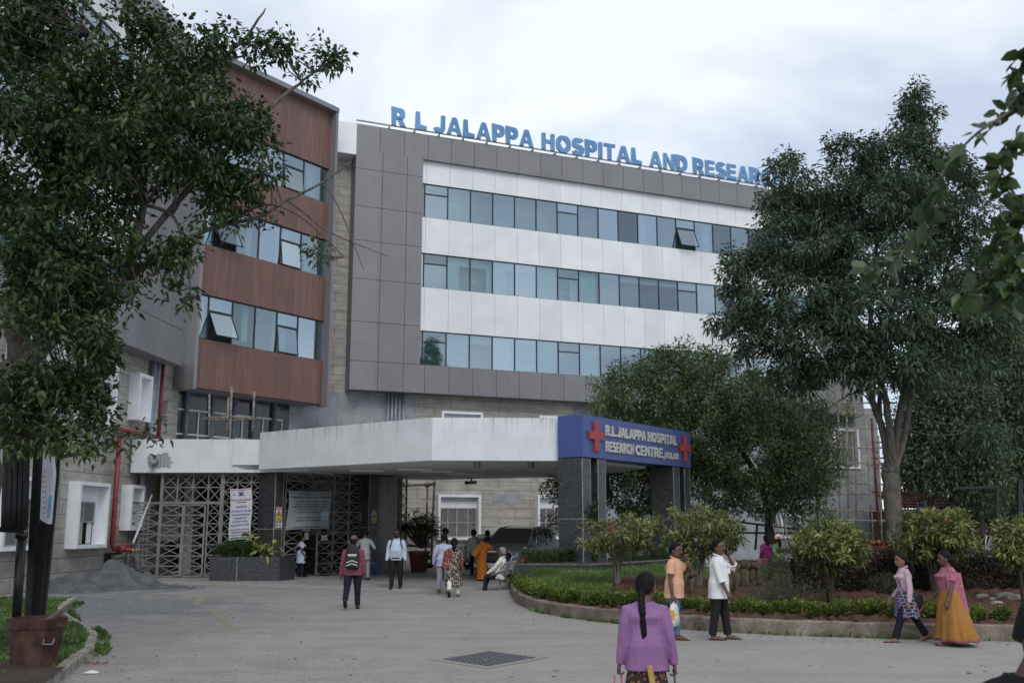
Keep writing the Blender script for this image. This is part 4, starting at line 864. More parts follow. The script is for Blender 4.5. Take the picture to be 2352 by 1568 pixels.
tag(heap('sand_heap',[(h1[0],h1[1],.92,1.25,1.7),(h2[0],h2[1],.50,1.3,1.3),(h3[0]-.3,h3[1],.24,2.0,.8),(h3[0]-.1,h3[1]+.5,.55,.55,.7)],M['sand']),'heap of dark grey building sand against the tiled wall','sand heap')
# worn yellow arrow strokes on the paving
for u0,v0,u1,v1 in ((470,1364,448,1388),(490,1400,540,1448)):
    A,C=G(u0,v0,.004),G(u1,v1,.004); b=MB(); d_=(C-A)[:2]; d_/=np.linalg.norm(d_); n_=np.array([-d_[1],d_[0]])*.09; b.face([(A[0]-n_[0],A[1]-n_[1],.004),(C[0]-n_[0],C[1]-n_[1],.004),(C[0]+n_[0],C[1]+n_[1],.004),(A[0]+n_[0],A[1]+n_[1],.004)]); setting(b.build('road_marking',M['faded_yellow']))
# drain grating in the drive
dg_=thing('drain_grating','perforated iron drain grating set flush in the paving','grating',tuple(G(1130,1512)))
cs=[G(1017,1514),G(1124,1496),G(1232,1510),G(1120,1530)]
b=MB(); c0=sum(cs)/4
b.face([(c0[0]+(p[0]-c0[0])*1.28,c0[1]+(p[1]-c0[1])*1.28,.005) for p in cs]); b.build('concrete_surround',M['dirtlight'],dg_)
b=MB(); b.face([(p[0],p[1],.009) for p in cs]); b.build('grate',M['grate'],dg_)
b=MB()
for i in range(12):
    for j in range(8):
        p=(cs[0]*(1-(i+.5)/12)+cs[1]*((i+.5)/12))*(1-(j+.5)/8)+(cs[3]*(1-(i+.5)/12)+cs[2]*((i+.5)/12))*((j+.5)/8); e1=(cs[1]-cs[0])/12*.30; e2=(cs[3]-cs[0])/8*.30
        b.face([tuple((p-e1-e2)[:2])+(.0125,),tuple((p+e1-e2)[:2])+(.0125,),tuple((p+e1+e2)[:2])+(.0125,),tuple((p-e1+e2)[:2])+(.0125,)])
b.build('grate_hole',M['ink'],dg_)
# ---------------------------------------------------------------- plants
def unit(v): return v/np.maximum(np.linalg.norm(v,axis=-1,keepdims=True),1e-9)
def leaves(P,D,L,Wd,rg,droop=.25,fold=.18,shape=(.28,.62,1.,.75)):
    """leaf blades: P base points, D directions, L lengths, Wd widths -> V, F (two quads each, folded along the rib)"""
    n=len(P); D=unit(D); r_=unit(rg.normal(size=(n,3))+np.array([0,0,1.6])); S=unit(np.cross(D,r_)); U=np.cross(S,D); L=L[:,None]; Wd=Wd[:,None]/2
    dn=np.array([0,0,-1.])
    b=P; t=P+D*L+dn*L*droop; m1=P+D*L*shape[0]+dn*L*droop*.12; m2=P+D*L*shape[1]+dn*L*droop*.45
    V=np.stack([b,m1+S*Wd*shape[2]+U*Wd*fold*2,m2+S*Wd*shape[3]+U*Wd*fold*2,t,m2-S*Wd*shape[3]+U*Wd*fold*2,m1-S*Wd*shape[2]+U*Wd*fold*2],1).reshape(-1,3)
    k=np.arange(n)[:,None]*6; F=np.concatenate([k+np.array([0,3,2,1]),k+np.array([0,5,4,3])],1).reshape(-1,4)
    return V,F
def tufts(C,N_,per,rad,L,Wr,rg,spread=.9,droop=.25,updir=0.,clump=1.):
    """leaves around tuft centres C pointing out along N_ with scatter"""
    n=len(C)*per; c=np.repeat(C,per,0); nn=np.repeat(N_,per,0)
    off=unit(rg.normal(size=(n,3)))*(rg.random((n,1))**.6)*rad; P=c+off
    D=nn*(1-spread)+unit(off)*.5*spread+rg.normal(size=(n,3))*spread*.45+np.array([0,0,updir])
    Ls=L*(.6+.7*rg.random(n)); tone=np.repeat(rg.random(len(C)),per)*.55+rg.random(n)*.45
    V,F=leaves(P,D,Ls,Ls*Wr*(.75+.5*rg.random(n)),rg,droop); return V,F,np.repeat(tone,2)
def blob_points(blobs,n,rg,shell=.55):
    """points in ellipsoid blobs (centre, radii), crowded toward the surface; with outward normals"""
    w_=np.array([b[3]*b[4]*b[5] for b in blobs])**(2/3); w_/=w_.sum(); idx=rg.choice(len(blobs),n,p=w_); B_=np.array(blobs)[idx]
    q=unit(rg.normal(size=(n,3))); rr=(shell+(1-shell)*rg.random((n,1)))*(1+.07*rg.normal(size=(n,1))); return B_[:,:3]+q*rr*B_[:,3:6],unit(q/B_[:,3:6])
def pblob(u,v,Y,ru,rv,rd=None):
    """ellipsoid from picture centre and radii at depth Y"""
    p=at(u,v,Y); k=Y/FL*1.0; return (p[0],p[1],p[2],ru*k,(rd if rd is not None else (ru+rv)/2*k),rv*k)
def limb(b,pts,r0,r1,n=8,wig=0,rg=None):
    P=smoothline(pts,max(8,len(pts)*4)); k=len(P)
    if wig and rg is not None: P[1:-1]+=rg.normal(size=(k-2,3))*wig
    b.tube([tuple(p) for p in P],[r0*(1-i/(k-1))**.8+r1*(1-(1-i/(k-1))**.8) for i in range(k)],n)
def twigs(b,limbs_pts,C,rg,r=.012,share=1.,n=4):
    LP=np.array(limbs_pts)
    for c in C:
        if rg.random()>share: continue
        d=np.linalg.norm(LP-c,axis=1)+ (LP[:,2]>c[2])*.6; a=LP[np.argmin(d)]; m=(a+c)/2+rg.normal(size=3)*.08*np.linalg.norm(c-a)+np.array([0,0,-.05])
        b.tube([tuple(a),tuple(m),tuple(c)],[r*1.6,r,r*.4],n,False)
LEAF={
 'street':m_leaf('street tree leaf',[(0,(.014,.026,.011)),(.4,(.030,.054,.019)),(.75,(.056,.09,.027)),(1,(.11,.145,.04))],.45,.22),
 'dark':m_leaf('dark drooping leaf',[(0,(.036,.060,.044)),(.45,(.068,.106,.070)),(.8,(.10,.14,.085)),(1,(.16,.20,.10))],.45,.25),
 'mid':m_leaf('mid green leaf',[(0,(.050,.075,.042)),(.45,(.10,.14,.064)),(.75,(.14,.18,.07)),(1,(.20,.23,.08))],.5,.22),
 'back':m_leaf('dull distant leaf',[(0,(.038,.058,.040)),(.5,(.075,.108,.066)),(1,(.14,.17,.09))],.6,.2),
 'ixora':m_leaf('yellow green shrub leaf',[(0,(.05,.08,.03)),(.35,(.12,.15,.055)),(.7,(.24,.255,.085)),(1,(.42,.41,.13))],.4,.28),
 'hedge':m_leaf('golden hedge leaf',[(0,(.028,.05,.018)),(.4,(.08,.12,.025)),(.7,(.24,.29,.04)),(1,(.48,.49,.06))],.45,.28),
 'purple':m_leaf('purple hedge leaf',[(0,(.028,.026,.020)),(.5,(.062,.050,.040)),(.8,(.105,.068,.056)),(1,(.18,.10,.085))],.5,.15),
 'fern':m_leaf('ferny green leaf',[(0,(.022,.046,.022)),(.5,(.050,.088,.035)),(1,(.10,.15,.05))],.6,.25),
 'weed':m_leaf('grey green weed leaf',[(0,(.034,.043,.026)),(.5,(.068,.082,.045)),(1,(.13,.145,.075))],.6,.2),
 'red':m_leaf('red leaf',[(0,(.055,.020,.017)),(.5,(.15,.04,.03)),(.85,(.25,.068,.042)),(1,(.08,.09,.04))],.5,.2),
 'grass':m_leaf('grass blade',[(0,(.065,.115,.034)),(.5,(.13,.205,.055)),(1,(.22,.29,.08))],.6,.25),
 'near':m_leaf('near waxy leaf',[(0,(.022,.042,.02)),(.5,(.045,.078,.030)),(1,(.085,.13,.04))],.35,.3),
 'yellow':m_leaf('big yellow leaf',[(0,(.16,.20,.05)),(.5,(.28,.29,.07)),(1,(.36,.36,.12))],.4,.3),
 'dead':m_bark('dry twig',(.10,.085,.072),(.22,.195,.17)),
}
def tree(name,label,loc,limbs,C,N_,per,rad,L,Wr,leafm,barkm,rg,droop=.3,spread=.9,tw=.5,group=None,twr=.014,updir=0.):
    t=thing(name,label,'tree',tuple(map(float,loc)),0,group); b=MB(); LP=[]
    for k,(pts,r0,r1) in enumerate(limbs):
        limb(b,pts,r0,r1,10 if r0>.1 else 6,r0*.08,rg); 
        if k: LP+=list(smoothline(pts,14)[4:])
        else: LP+=list(smoothline(pts,14)[8:])
    if tw>0: twigs(b,LP,C,rg,twr,tw)
    b.build('trunk',barkm,t)
    V,F,a=tufts(C,N_,per,rad,L,Wr,rg,spread,droop,updir); nmesh('crown',V,F,leafm,t,a); return t
rg=np.random.default_rng(11)
# --- big street tree at the near side of the drive: trunk outside the frame, crown over the wing
YT=14.0
def S3(u,v,dy=0): return at(u,v,YT+dy)
bl=[pblob(*q) for q in (
 (-60,120,13.5,240,220,2.0),(110,60,14,170,110,1.6),(250,190,14.2,170,90,1.5),(330,60,14.1,100,60,.9),(430,150,14,110,60,.9),(450,270,14,120,80,1.2),(540,300,13.9,100,60,.9),(560,230,14.2,60,50,.6),(420,380,14,110,70,1.1),(270,330,13.6,180,110,1.5),(80,300,13.2,200,120,1.6),(-80,430,13,190,170,1.7),
 (160,450,13.4,170,80,1.3),(330,480,13.8,110,56,.9),(440,480,14.2,90,44,.6),(530,462,14.2,76,26,.5),(590,440,14.2,40,20,.4),(360,560,14,70,40,.6),(290,620,14,60,34,.5),(100,600,13,150,60,1.0),(220,660,13.2,60,46,.6),(120,700,12.9,90,50,.7),(90,880,12.6,110,60,.7),(190,880,12.8,60,34,.45),(20,960,12.4,110,80,.8),(200,950,12.8,70,34,.45),(110,1010,12.4,100,50,.6),(190,1020,12.5,60,34,.4),(50,800,12.6,60,40,.5),(240,800,12.8,34,60,.3),
 (540,60,14.5,56,40,.45),(590,25,14.5,40,24,.35),(585,110,14.6,66,32,.45),(645,108,14.6,30,24,.3),(755,130,14.8,38,28,.35),(700,168,14.8,26,12,.22),(480,110,14,60,40,.5),(610,300,14.2,44,36,.4),(640,220,14.4,26,40,.3),(600,380,14.2,50,22,.35),(255,1005,12.6,46,18,.3),(330,990,12.7,34,12,.2),(60,1075,12.2,90,34,.4),(120,560,13.2,170,70,1.4),(130,650,13,170,60,1.2),(90,750,12.8,140,60,1.0),(215,770,12.9,50,40,.5),(300,540,13.6,70,50,.7),(30,870,12.5,110,70,.8),(500,400,14.1,90,40,.6),(560,420,14.2,60,24,.4),(640,450,14.3,34,16,.25),(380,600,14,50,40,.5),(240,250,13.8,150,80,1.2),(330,250,14,120,70,1.0),(430,560,14.1,40,24,.35),(405,640,14.1,44,24,.35),(435,700,14.1,18,36,.22),(725,575,14.6,22,16,.2),(610,500,14.2,36,14,.25),(560,520,14.2,40,14,.25))]
C,N_=blob_points(bl,1400,rg,.25); keep=(C[:,1]>9.5)&(np.sin(C[:,0]*2.9+C[:,2]*1.1)+np.sin(C[:,2]*3.7-C[:,0]*1.3)>-1.05); C,N_=C[keep],N_[keep]
tb=G(-40,1452); trunk0=np.array([tb[0]-.42,tb[1],0])
lim=[([trunk0,S3(-62,1200,-.2),S3(-42,1000),S3(-5,900),S3(50,835)],.32,.19),
 ([S3(5,900),S3(60,830,-.1),S3(150,745,.1),S3(230,700,.2),S3(300,590,.1),S3(330,470,0)],.17,.05),([S3(50,835),S3(35,700,-.4),S3(60,560,-.2),S3(110,430,0),S3(180,250,0),S3(210,80)],.17,.04),
 ([S3(230,700,.2),S3(330,610,.3),S3(420,555,.3),S3(500,520,.4),S3(590,500,.4),S3(660,460,.5),S3(740,420,.6),S3(806,372,.7)],.05,.012),([S3(500,525,.4),S3(610,470,.4),S3(700,505,.5),S3(790,590,.6)],.022,.008),([S3(660,460,.5),S3(700,490,.5),S3(760,535,.6),S3(895,590,.7)],.018,.006),([S3(740,420,.6),S3(780,480,.6),S3(835,620,.6)],.012,.005),
 ([S3(110,430,0),S3(240,330,.2),S3(360,250,.2),S3(470,170,.3),S3(560,90,.5),S3(610,20,.5)],.07,.012),([S3(180,250,0),S3(300,150,.1),S3(290,40,.1),S3(330,-60,.1)],.06,.015),([S3(300,590,.1),S3(420,450,.2),S3(540,330,.2),S3(640,230,.5),S3(705,180,.8),S3(790,115,.9)],.06,.008),([S3(60,560,-.2),S3(-60,430,-.4),S3(-150,250,-.5)],.13,.04),([S3(5,900),S3(-60,760,-.3),S3(-160,600,-.5)],.15,.05),
 ([S3(60,830,-.1),S3(140,880,-.6),S3(200,930,-1),S3(260,990,-1.2),S3(330,995,-1.3)],.035,.008),([S3(-15,1000),S3(60,1000,-1),S3(140,1050,-1.5)],.05,.012),([S3(330,470,0),S3(400,500,.1),S3(430,600,.1),S3(440,700,.1)],.03,.006),([S3(150,745,.1),S3(230,660,-.4),S3(330,640,-.2),S3(450,560,.2)],.035,.008)]
tree('street_tree','big leafy street tree arching over the wing, smooth grey trunk leaning at the verge',trunk0,lim,C,N_,40,.27,.104,.5,LEAF['street'],M['bark'],rg,.28,.95,.7,twr=.010)
# --- tall dark tree on the island
YR=30.; tb=at(2056,1300,YR); tb[2]=.5
def R3(u,v,dy=0): return at(u,v,YR+dy)
bl=[pblob(u,v,YR+dy,ru,rv,rd) for u,v,dy,ru,rv,rd in (
 (2110,235,0,45,45,.5),(2100,300,0,70,60,.8),(2060,370,0,110,70,1.2),(1960,360,-.2,85,50,1.0),(2180,400,.2,90,70,1.1),(1880,440,-.2,110,60,1.2),(1800,400,-.3,60,60,.7),(1795,470,-.3,60,50,.7),(1850,490,-.3,90,60,1.0),(2040,470,-.6,150,80,1.6),(2190,500,0,110,80,1.3),(1850,560,-.4,150,80,1.5),(2010,600,-1.0,170,80,1.8),(2190,620,-.2,140,80,1.5),(1760,620,-.2,110,50,1.0),(1700,605,-.2,60,34,.6),(1830,690,-.6,160,70,1.6),(2010,720,-1.3,170,70,1.9),(2190,740,-.5,140,80,1.6),(1700,730,-.3,80,34,.7),(1890,790,-.9,150,60,1.5),(2060,830,-1.0,150,70,1.6),(1760,780,-.4,90,40,.9),(1830,860,-.6,90,40,.9),(2270,720,0,60,90,1.0),(1690,670,-.3,30,18,.3),(1990,850,-1.0,110,40,1.0),(2230,820,0,90,50,1.0),(1960,490,-.3,120,60,1.2),(1880,960,-.6,40,22,.4),(2270,1000,-.4,70,28,.6))]
C,N_=blob_points(bl,1250,rg,.5)
lim=[([tb+(0,0,-.2),R3(2052,1180),R3(2048,1120),R3(2046,1075)],.27,.26),
 ([R3(2046,1090),R3(2030,1000,-.1),R3(1990,880,-.2),R3(1930,700,-.3),R3(1850,560,-.4)],.13,.04),([R3(2046,1085),R3(2045,1000,-.3),R3(2030,900,-.4),R3(2000,800,-.5),R3(2010,600,-.3),R3(2050,400)],.13,.04),([R3(2048,1085),R3(2062,980,.1),R3(2085,860,.1),R3(2110,700),R3(2105,500),R3(2110,260)],.14,.03),([R3(2052,1085),R3(2080,990,.2),R3(2100,850,.3),R3(2150,700,.4),R3(2200,520,.4)],.12,.04),([R3(2040,1070),R3(2020,930,.3),R3(2040,760,.4),R3(2060,600,.3)],.09,.03),
 ([R3(1995,890,-.2),R3(1930,850,-.3),R3(1850,800,-.4),R3(1770,770,-.4)],.05,.02),([R3(1975,830,-.3),R3(1900,740,-.4),R3(1800,690,-.4),R3(1700,660,-.3)],.05,.015),([R3(2105,830,.3),R3(2180,780,.3),R3(2250,740,.3)],.05,.015),([R3(2012,950,-.2),R3(1970,900,-.5),R3(1880,955,-.6)],.03,.01),([R3(2080,985,.2),R3(2150,1000,-.2),R3(2250,990,-.4)],.025,.01),([R3(2100,840,.3),R3(2160,810,.5),R3(2230,850,.3)],.03,.01)]
tree('dark_tree','tall tree with drooping dark green leaves and several grey stems rising behind the purple hedge',tb,lim,C,N_,70,.36,.165,.36,LEAF['dark'],M['bark'],rg,.45,.8,.3,updir=.05)
# --- bushy tree behind the sign
mb=np.array([*G(1770,1236,.1)[:2],0]); YM=39.5
tb=at(1770,1240,YM); tb[2]=0
def M3(u,v,dy=0): return at(u,v,YM+dy)
bl=[pblob(u,v,YM+dy,ru,rv,rd) for u,v,dy,ru,rv,rd in ((1540,860,0,110,60,1.6),(1480,930,-.2,120,80,2.0),(1660,900,0,130,80,2.0),(1590,960,-.6,150,90,2.2),(1770,970,0,120,70,1.8),(1850,970,0,90,60,1.4),(1700,1040,-.6,160,90,2.2),(1500,1030,0,140,90,2.0),(1840,1060,0,90,80,1.6),(1610,1120,-.3,140,70,1.8),(1760,1120,-.4,120,60,1.8),(1440,1120,.3,110,80,1.4),(1330,1130,.5,60,90,1.0),(1285,1130,.8,30,60,.6),(1560,810,0,30,26,.5),(1500,830,0,40,22,.6),(1640,825,0,40,24,.6),(1415,880,0,40,40,.7),(1890,1000,0,40,50,.8),(1850,1150,0,60,40,.9),(1400,960,0,40,40,.7))]
C,N_=blob_points(bl,1050,rg,.5); C=C+N_*(rg.random((len(C),1))**3)*.55
lim=[([tb,M3(1768,1200),M3(1770,1175)],.22,.18),([M3(1770,1180),M3(1745,1110),M3(1700,1030),M3(1620,930),M3(1560,840)],.14,.03),([M3(1770,1180),M3(1785,1100),M3(1790,1020),M3(1780,940)],.13,.03),([M3(1772,1185),M3(1810,1130),M3(1850,1050)],.11,.03),([M3(1740,1100),M3(1620,1080),M3(1500,1020)],.07,.03)]
tree('bushy_tree','round bushy green tree between the blue sign and the cement wall',tb,lim,C,N_,80,.42,.15,.42,LEAF['mid'],M['bark_dark'],rg,.2,.95,.25)
# --- trees beyond, by the tiled hut
for k,(u,v,Y,bls,lab) in enumerate((
 (2150,1245,52,[(2160,1010,90,110),(2200,930,80,80),(2110,1060,70,80),(2230,1060,80,110),(2120,960,50,60)],'dull green tree with a forked trunk in front of the red tiled hut'),
 (2250,1250,54,[(2250,980,90,120),(2300,880,90,110),(2330,1010,80,120),(2260,1100,90,70),(2290,780,60,60)],'broad dark tree with fanning pale stems beside the tiled hut'),
 (2370,1250,60,[(2350,800,80,140),(2380,950,80,160),(2340,700,40,60),(2400,1080,80,90),(2320,1120,60,70)],'tall olive tree standing beyond the iron gate posts'),
 (2200,1250,66,[(2190,820,110,70),(2120,880,70,70),(2260,760,70,60),(2300,1000,110,110),(2180,1010,110,110),(2100,1080,60,80)],'hazy olive tree behind the tiled hut'),
 (2330,1245,70,[(2330,1150,110,60),(2250,1170,70,50),(2420,1150,80,70)],'light green tree at the far end of the yard'))):
    rk=np.random.default_rng(40+k); b0=at(u,v,Y); b0[2]=0; q=lambda a,c,dy=0:at(a,c,Y+dy)
    C,N_=blob_points([pblob(a,c,Y,ra,rc) for a,c,ra,rc in bls],620,rk,.35)
    lim=[([b0,q(u,1200),q(u,1175)],.26,.22)]+[([q(u,1185),q((u+a)/2+rk.integers(-15,15),(1185+c)/2+10),q(a,c)],.15,.03) for a,c,_,_ in bls[:4]]
    tree('background_tree',lab,b0,lim,C,N_,46,.8,.26,.4,LEAF['back' if k!=4 else 'weed'],M['bark_dark'],rk,.2,.95,.0,'trees beyond the tiled hut')
# --- near twigs hanging in from a tree outside the frame
t=thing('overhanging_branch','out of focus branch with round waxy leaves hanging in close to the camera','branch',tuple(at(2420,300,3.4)))
b=MB(); P=[]; Dn=[]
for pts in ([(2440,180),(2330,250),(2240,310),(2180,380),(2140,470),(2080,570),(2020,610),(1985,630)],[(2440,330),(2330,330),(2300,400),(2310,470)],[(2450,560),(2340,590),(2280,640),(2225,680)],[(2440,640),(2330,660),(2280,700)],[(2440,420),(2360,460),(2320,560),(2330,680)],[(2440,100),(2350,140),(2345,230)],[(2440,520),(2340,500),(2290,560)]):
    L3=smoothline([at(u,v,3.4+.15*math.sin(u*.05+v*.02)) for u,v in pts],34); b.tube([tuple(p) for p in L3],[.0045*(1-i/33)+.0016 for i in range(34)],6)
    for p in np.repeat(L3[3:],2,0):
        P.append(p); Dn.append(rg.normal(size=3)*.8+np.array([0,0,-.25]))
b.build('stem',M['bark'],t); P=np.array(P)+rg.normal(size=(len(P),3))*.012; Dn=np.array(Dn); n=len(P); Ls=.068*(.7+.6*rg.random(n)); V,F=leaves(P,Dn,Ls,Ls*.62,rg,.2,.12,(.32,.7,1.,.8)); nmesh('leaves',V,F,LEAF['near'],t,np.repeat(rg.random(n),2))
# --- clipped yellow green shrubs on the island
def shrub(name,label,base,h,wd,seed,dead=.35,per=26,lm='ixora',L=.125,stem=.42,n=150,group=None,flowers=3,flat=.31):
    rs=np.random.default_rng(seed); t=thing(name,label,'shrub',tuple(map(float,base)),0,group); base=np.array(base,float); b=MB(); tips=[]
    for k in range(7):
        a=k/7*6.28+rs.random(); e=base+np.array([math.cos(a)*wd*.34,math.sin(a)*wd*.34,h*(.62+.15*rs.random())]); m=base+np.array([math.cos(a)*wd*.08,math.sin(a)*wd*.08,h*stem*(.8+.4*rs.random())])
        L3=smoothline([base+np.array([math.cos(a)*.03,math.sin(a)*.03,-.05]),m,e],9); b.tube([tuple(p) for p in L3],[.032*(1-i/9)+.008 for i in range(9)],6); tips+=list(L3[3:])
    C,N_=blob_points([(*(base+np.array([0,0,h*(1-flat)])),wd/2,wd/2,h*flat),(*(base+np.array([.12*wd,0,h*(1-flat)+.05])),wd*.4,wd*.4,h*flat*.95)],n,rs,.5)
    twigs(b,tips,C,rs,.007,1.); 
    for c in C[:int(n*dead)]:
        for _ in range(4):
            d=unit(rs.normal(size=3)+np.array([0,0,.3])); b.tube([tuple(c),tuple(c+d*.22)],[.006,.003],4,False)
    b.build('stems',LEAF['dead'] if dead>.3 else M['bark_dark'],t)
    C2,N2=C[int(n*dead*.8):],N_[int(n*dead*.8):]; V,F,a=tufts(C2,N2,int(per*1.35),.14,L,.36,rs,.95,.25,.15); nmesh('foliage',V,F,LEAF[lm],t,a)
    if flowers:
        f=MB()
        for c in C[rs.choice(len(C),flowers)]:
            f.bx((0,0,-50),(.001,.001,.001)) if False else None
            for _ in range(7):
                q=c+unit(c-base)*.1+rs.normal(size=3)*.026; f.tube([tuple(q),tuple(q+np.array([.02,0,.02]))],[.018,.008],5)
        f.build('blossom',M['flower'],t)
    return t
M['flower']=plain('orange red blossom',(.55,.07,.04),.6)
s1=onbed(1418,1344); s2=onbed(1628,1358); s3=onbed(1908,1384); s4=onbed(2172,1372,.5); s5=onbed(2348,1384)
shrub('clipped_shrub','umbrella shaped shrub, half bare with yellowing leaves, on the lawn before the granite pillar',s1,1.72,2.0,1,.5,20,n=170)
shrub('clipped_shrub','wide leafy shrub with bare grey twigs behind the two standing men',s2+np.array([0,1.2,0]),2.0,2.25,2,.4,26,n=200)
shrub('clipped_shrub','full round yellow green shrub on a single dark stem in red soil',s3,1.72,1.62,3,.12,34,n=170,flowers=0,stem=.55)
shrub('clipped_shrub','bright yellow green shrub spreading over the purple hedge behind the sari woman',s4+np.array([.1,.8,0]),1.95,1.95,4,.25,30,n=190)
shrub('clipped_shrub','dark leaved shrub with a red blossom cut by the edge of the picture',s5+np.array([.1,.1,0]),1.75,1.3,5,.2,26,n=130)
# purple box hedge, cut by the frame
def boxhedge(name,label,poly_c,axis,length,depth,h,z0,lm,seed,n,L,Wr,group=None,cat='hedge',rough=.05,core=None):
    """hedge along an axis: leaf skin over a twiggy core"""
    rs=np.random.default_rng(seed); t=thing(name,label,cat,(float(poly_c[0]),float(poly_c[1]),z0),0,group); ax=np.array([*axis,0.]);ax/=np.linalg.norm(ax); ny=np.array([ax[1],-ax[0],0])
    u=rs.random(n)*length; f=rs.random(n); side=rs.random(n)
    o=np.where(side<.45,depth/2,np.where(side<.55,-depth/2,(f-.5)*depth)); z=np.where(side<.55,f*h,h*(.93+.1*rs.random(n)))
    hh=1+rough*np.sin(u*2.7+seed)+rough*.6*np.sin(u*6.1); P=np.array(poly_c)[None,:]*1.0
    P=np.zeros((n,3))+np.array([poly_c[0],poly_c[1],z0])+ax*u[:,None]+ny*(o+rs.normal(size=n)*.05)[:,None]; P[:,2]+=z*hh
    D=np.where((side<.45)[:,None],ny,np.array([0,0,1.]))+rs.normal(size=(n,3))*.6
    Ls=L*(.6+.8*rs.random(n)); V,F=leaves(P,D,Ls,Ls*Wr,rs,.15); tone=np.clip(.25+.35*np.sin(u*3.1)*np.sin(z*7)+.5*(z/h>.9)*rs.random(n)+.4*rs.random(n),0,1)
    nmesh('leaves',V,F,LEAF[lm],t,np.repeat(tone,2))
    b=MB(); k=int(length*5)
    for i in range(k):
        p=np.array([poly_c[0],poly_c[1],z0])+ax*(length*(i+.5)/k)+ny*rs.normal()*depth*.2
        for _ in range(4): b.tube([tuple(p),tuple(p+np.array([rs.normal()*.12,rs.normal()*.12,h*.85]))],[.012,.004],4,False)
    b.build('stems',M['bark_dark'],t)
    if core:
        b=MB(); F_=Fr(poly_c[0],poly_c[1],ax[0],ax[1]); b.box(F_,.3,length-.3,-depth/2+.14,depth/2-.14,z0,z0+h*.84); b.build('twig_core',core,t)
    return t
M['core']=m_soil('dense dark twigs',(.022,.02,.016),(.055,.047,.038),9)
p0=at(1822,1372,23.7); p1=at(2430,1374,24.6)
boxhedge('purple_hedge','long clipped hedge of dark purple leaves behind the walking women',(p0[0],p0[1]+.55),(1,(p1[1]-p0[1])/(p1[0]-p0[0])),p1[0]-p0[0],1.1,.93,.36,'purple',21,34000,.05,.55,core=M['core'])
# fern hedge on the raised planter
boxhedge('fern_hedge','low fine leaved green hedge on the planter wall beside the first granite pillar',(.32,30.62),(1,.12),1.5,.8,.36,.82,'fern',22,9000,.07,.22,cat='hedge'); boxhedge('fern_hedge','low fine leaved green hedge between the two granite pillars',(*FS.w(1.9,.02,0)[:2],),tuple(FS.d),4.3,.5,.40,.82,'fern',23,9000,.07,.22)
# golden kerb plants: one by one along the kerb
kp=[(9.5+i*1.5,.045 if i<16 else .05,(.30 if i<13 else .26)) for i in range(0,52)]
rs=np.random.default_rng(77); cnt=0
HP=['thick golden green kerb plant near the granite wall','golden green kerb plant along the lawn edge','low golden green kerb plant in the red soil bed']
for i,f,h in kp:
    if i>86: break
    if 27<i<29 : continue
    p=bed(i+rs.normal()*.25,f+rs.normal()*.01); h*=.8+.4*rs.random(); wd=h*(1.15 if i<26 else 1.35)
    k=0 if i<9 else 1 if i<34 else 2
    t=thing('kerb_plant',HP[k],'plant',tuple(p),0,'golden plants, '+('by the wall','along the lawn','in the soil bed')[k]); C,N_=blob_points([(p[0],p[1],p[2]+h*.5,wd*.62,wd*.5,h*.52)],60 if h>.42 else 44,rs,.5)
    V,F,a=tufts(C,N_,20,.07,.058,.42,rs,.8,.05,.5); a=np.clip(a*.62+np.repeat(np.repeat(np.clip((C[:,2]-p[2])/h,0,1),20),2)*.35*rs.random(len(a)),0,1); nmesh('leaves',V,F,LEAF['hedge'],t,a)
    b=MB(); twigs(b,[p],C,rs,.006,.5); b.build('stems',M['bark_dark'],t)
# grey green weeds, one bush each
for u,v,z,wd,h,lab in ((1785,1335,.5,1.5,.62,'grey green twiggy bush behind the cut stumps'),(1805,1384,.45,1.9,.6,'wide grey green bush in front of the full round shrub'),(2040,1362,.45,.9,.42,'small grey green bush before the purple hedge'),(1880,1310,.5,.9,.45,'dull green bush at the end of the purple hedge')):
    p=onbed(u,v,z); t=thing('weedy_bush',lab,'bush',tuple(p)); C,N_=blob_points([(p[0],p[1],p[2]+h*.45,wd/2,wd*.35,h*.55)],110,rs,.3); V,F,a=tufts(C,N_,22,.13,.06,.28,rs,.9,.05,.4); nmesh('foliage',V,F,LEAF['weed'],t,a)
    b=MB(); twigs(b,[p,p+np.array([.2,0,.05]),p-np.array([.2,0,-.05])],C,rs,.006,1.); b.build('stems',LEAF['dead'],t)
# red leaved plants and grass round the dark tree
for k,(u,v) in enumerate(((1995,1272),(2030,1276),(2066,1278),(2100,1276),(1985,1252),(2120,1262))):
    p=at(u,v,28.6+(v<1265)*1.2); p[2]=.5; t=thing('red_leaved_plant','red leaved bedding plant at the foot of the dark tree behind the hedge','plant',tuple(p),0,'red leaved plants round the dark tree'); C,N_=blob_points([(p[0],p[1],p[2]+.68,.42,.3,.25)],40,rs,.3); V,F,a=tufts(C,N_,10,.1,.17,.5,rs,.9,.25,.2); nmesh('leaves',V,F,LEAF['red'],t,a); b=MB(); twigs(b,[p],C,rs,.008,1.); b.build('stems',M['bark_dark'],t)
M['stump']=m_bark('earthy stump bark',(.05,.036,.028),(.15,.112,.088))
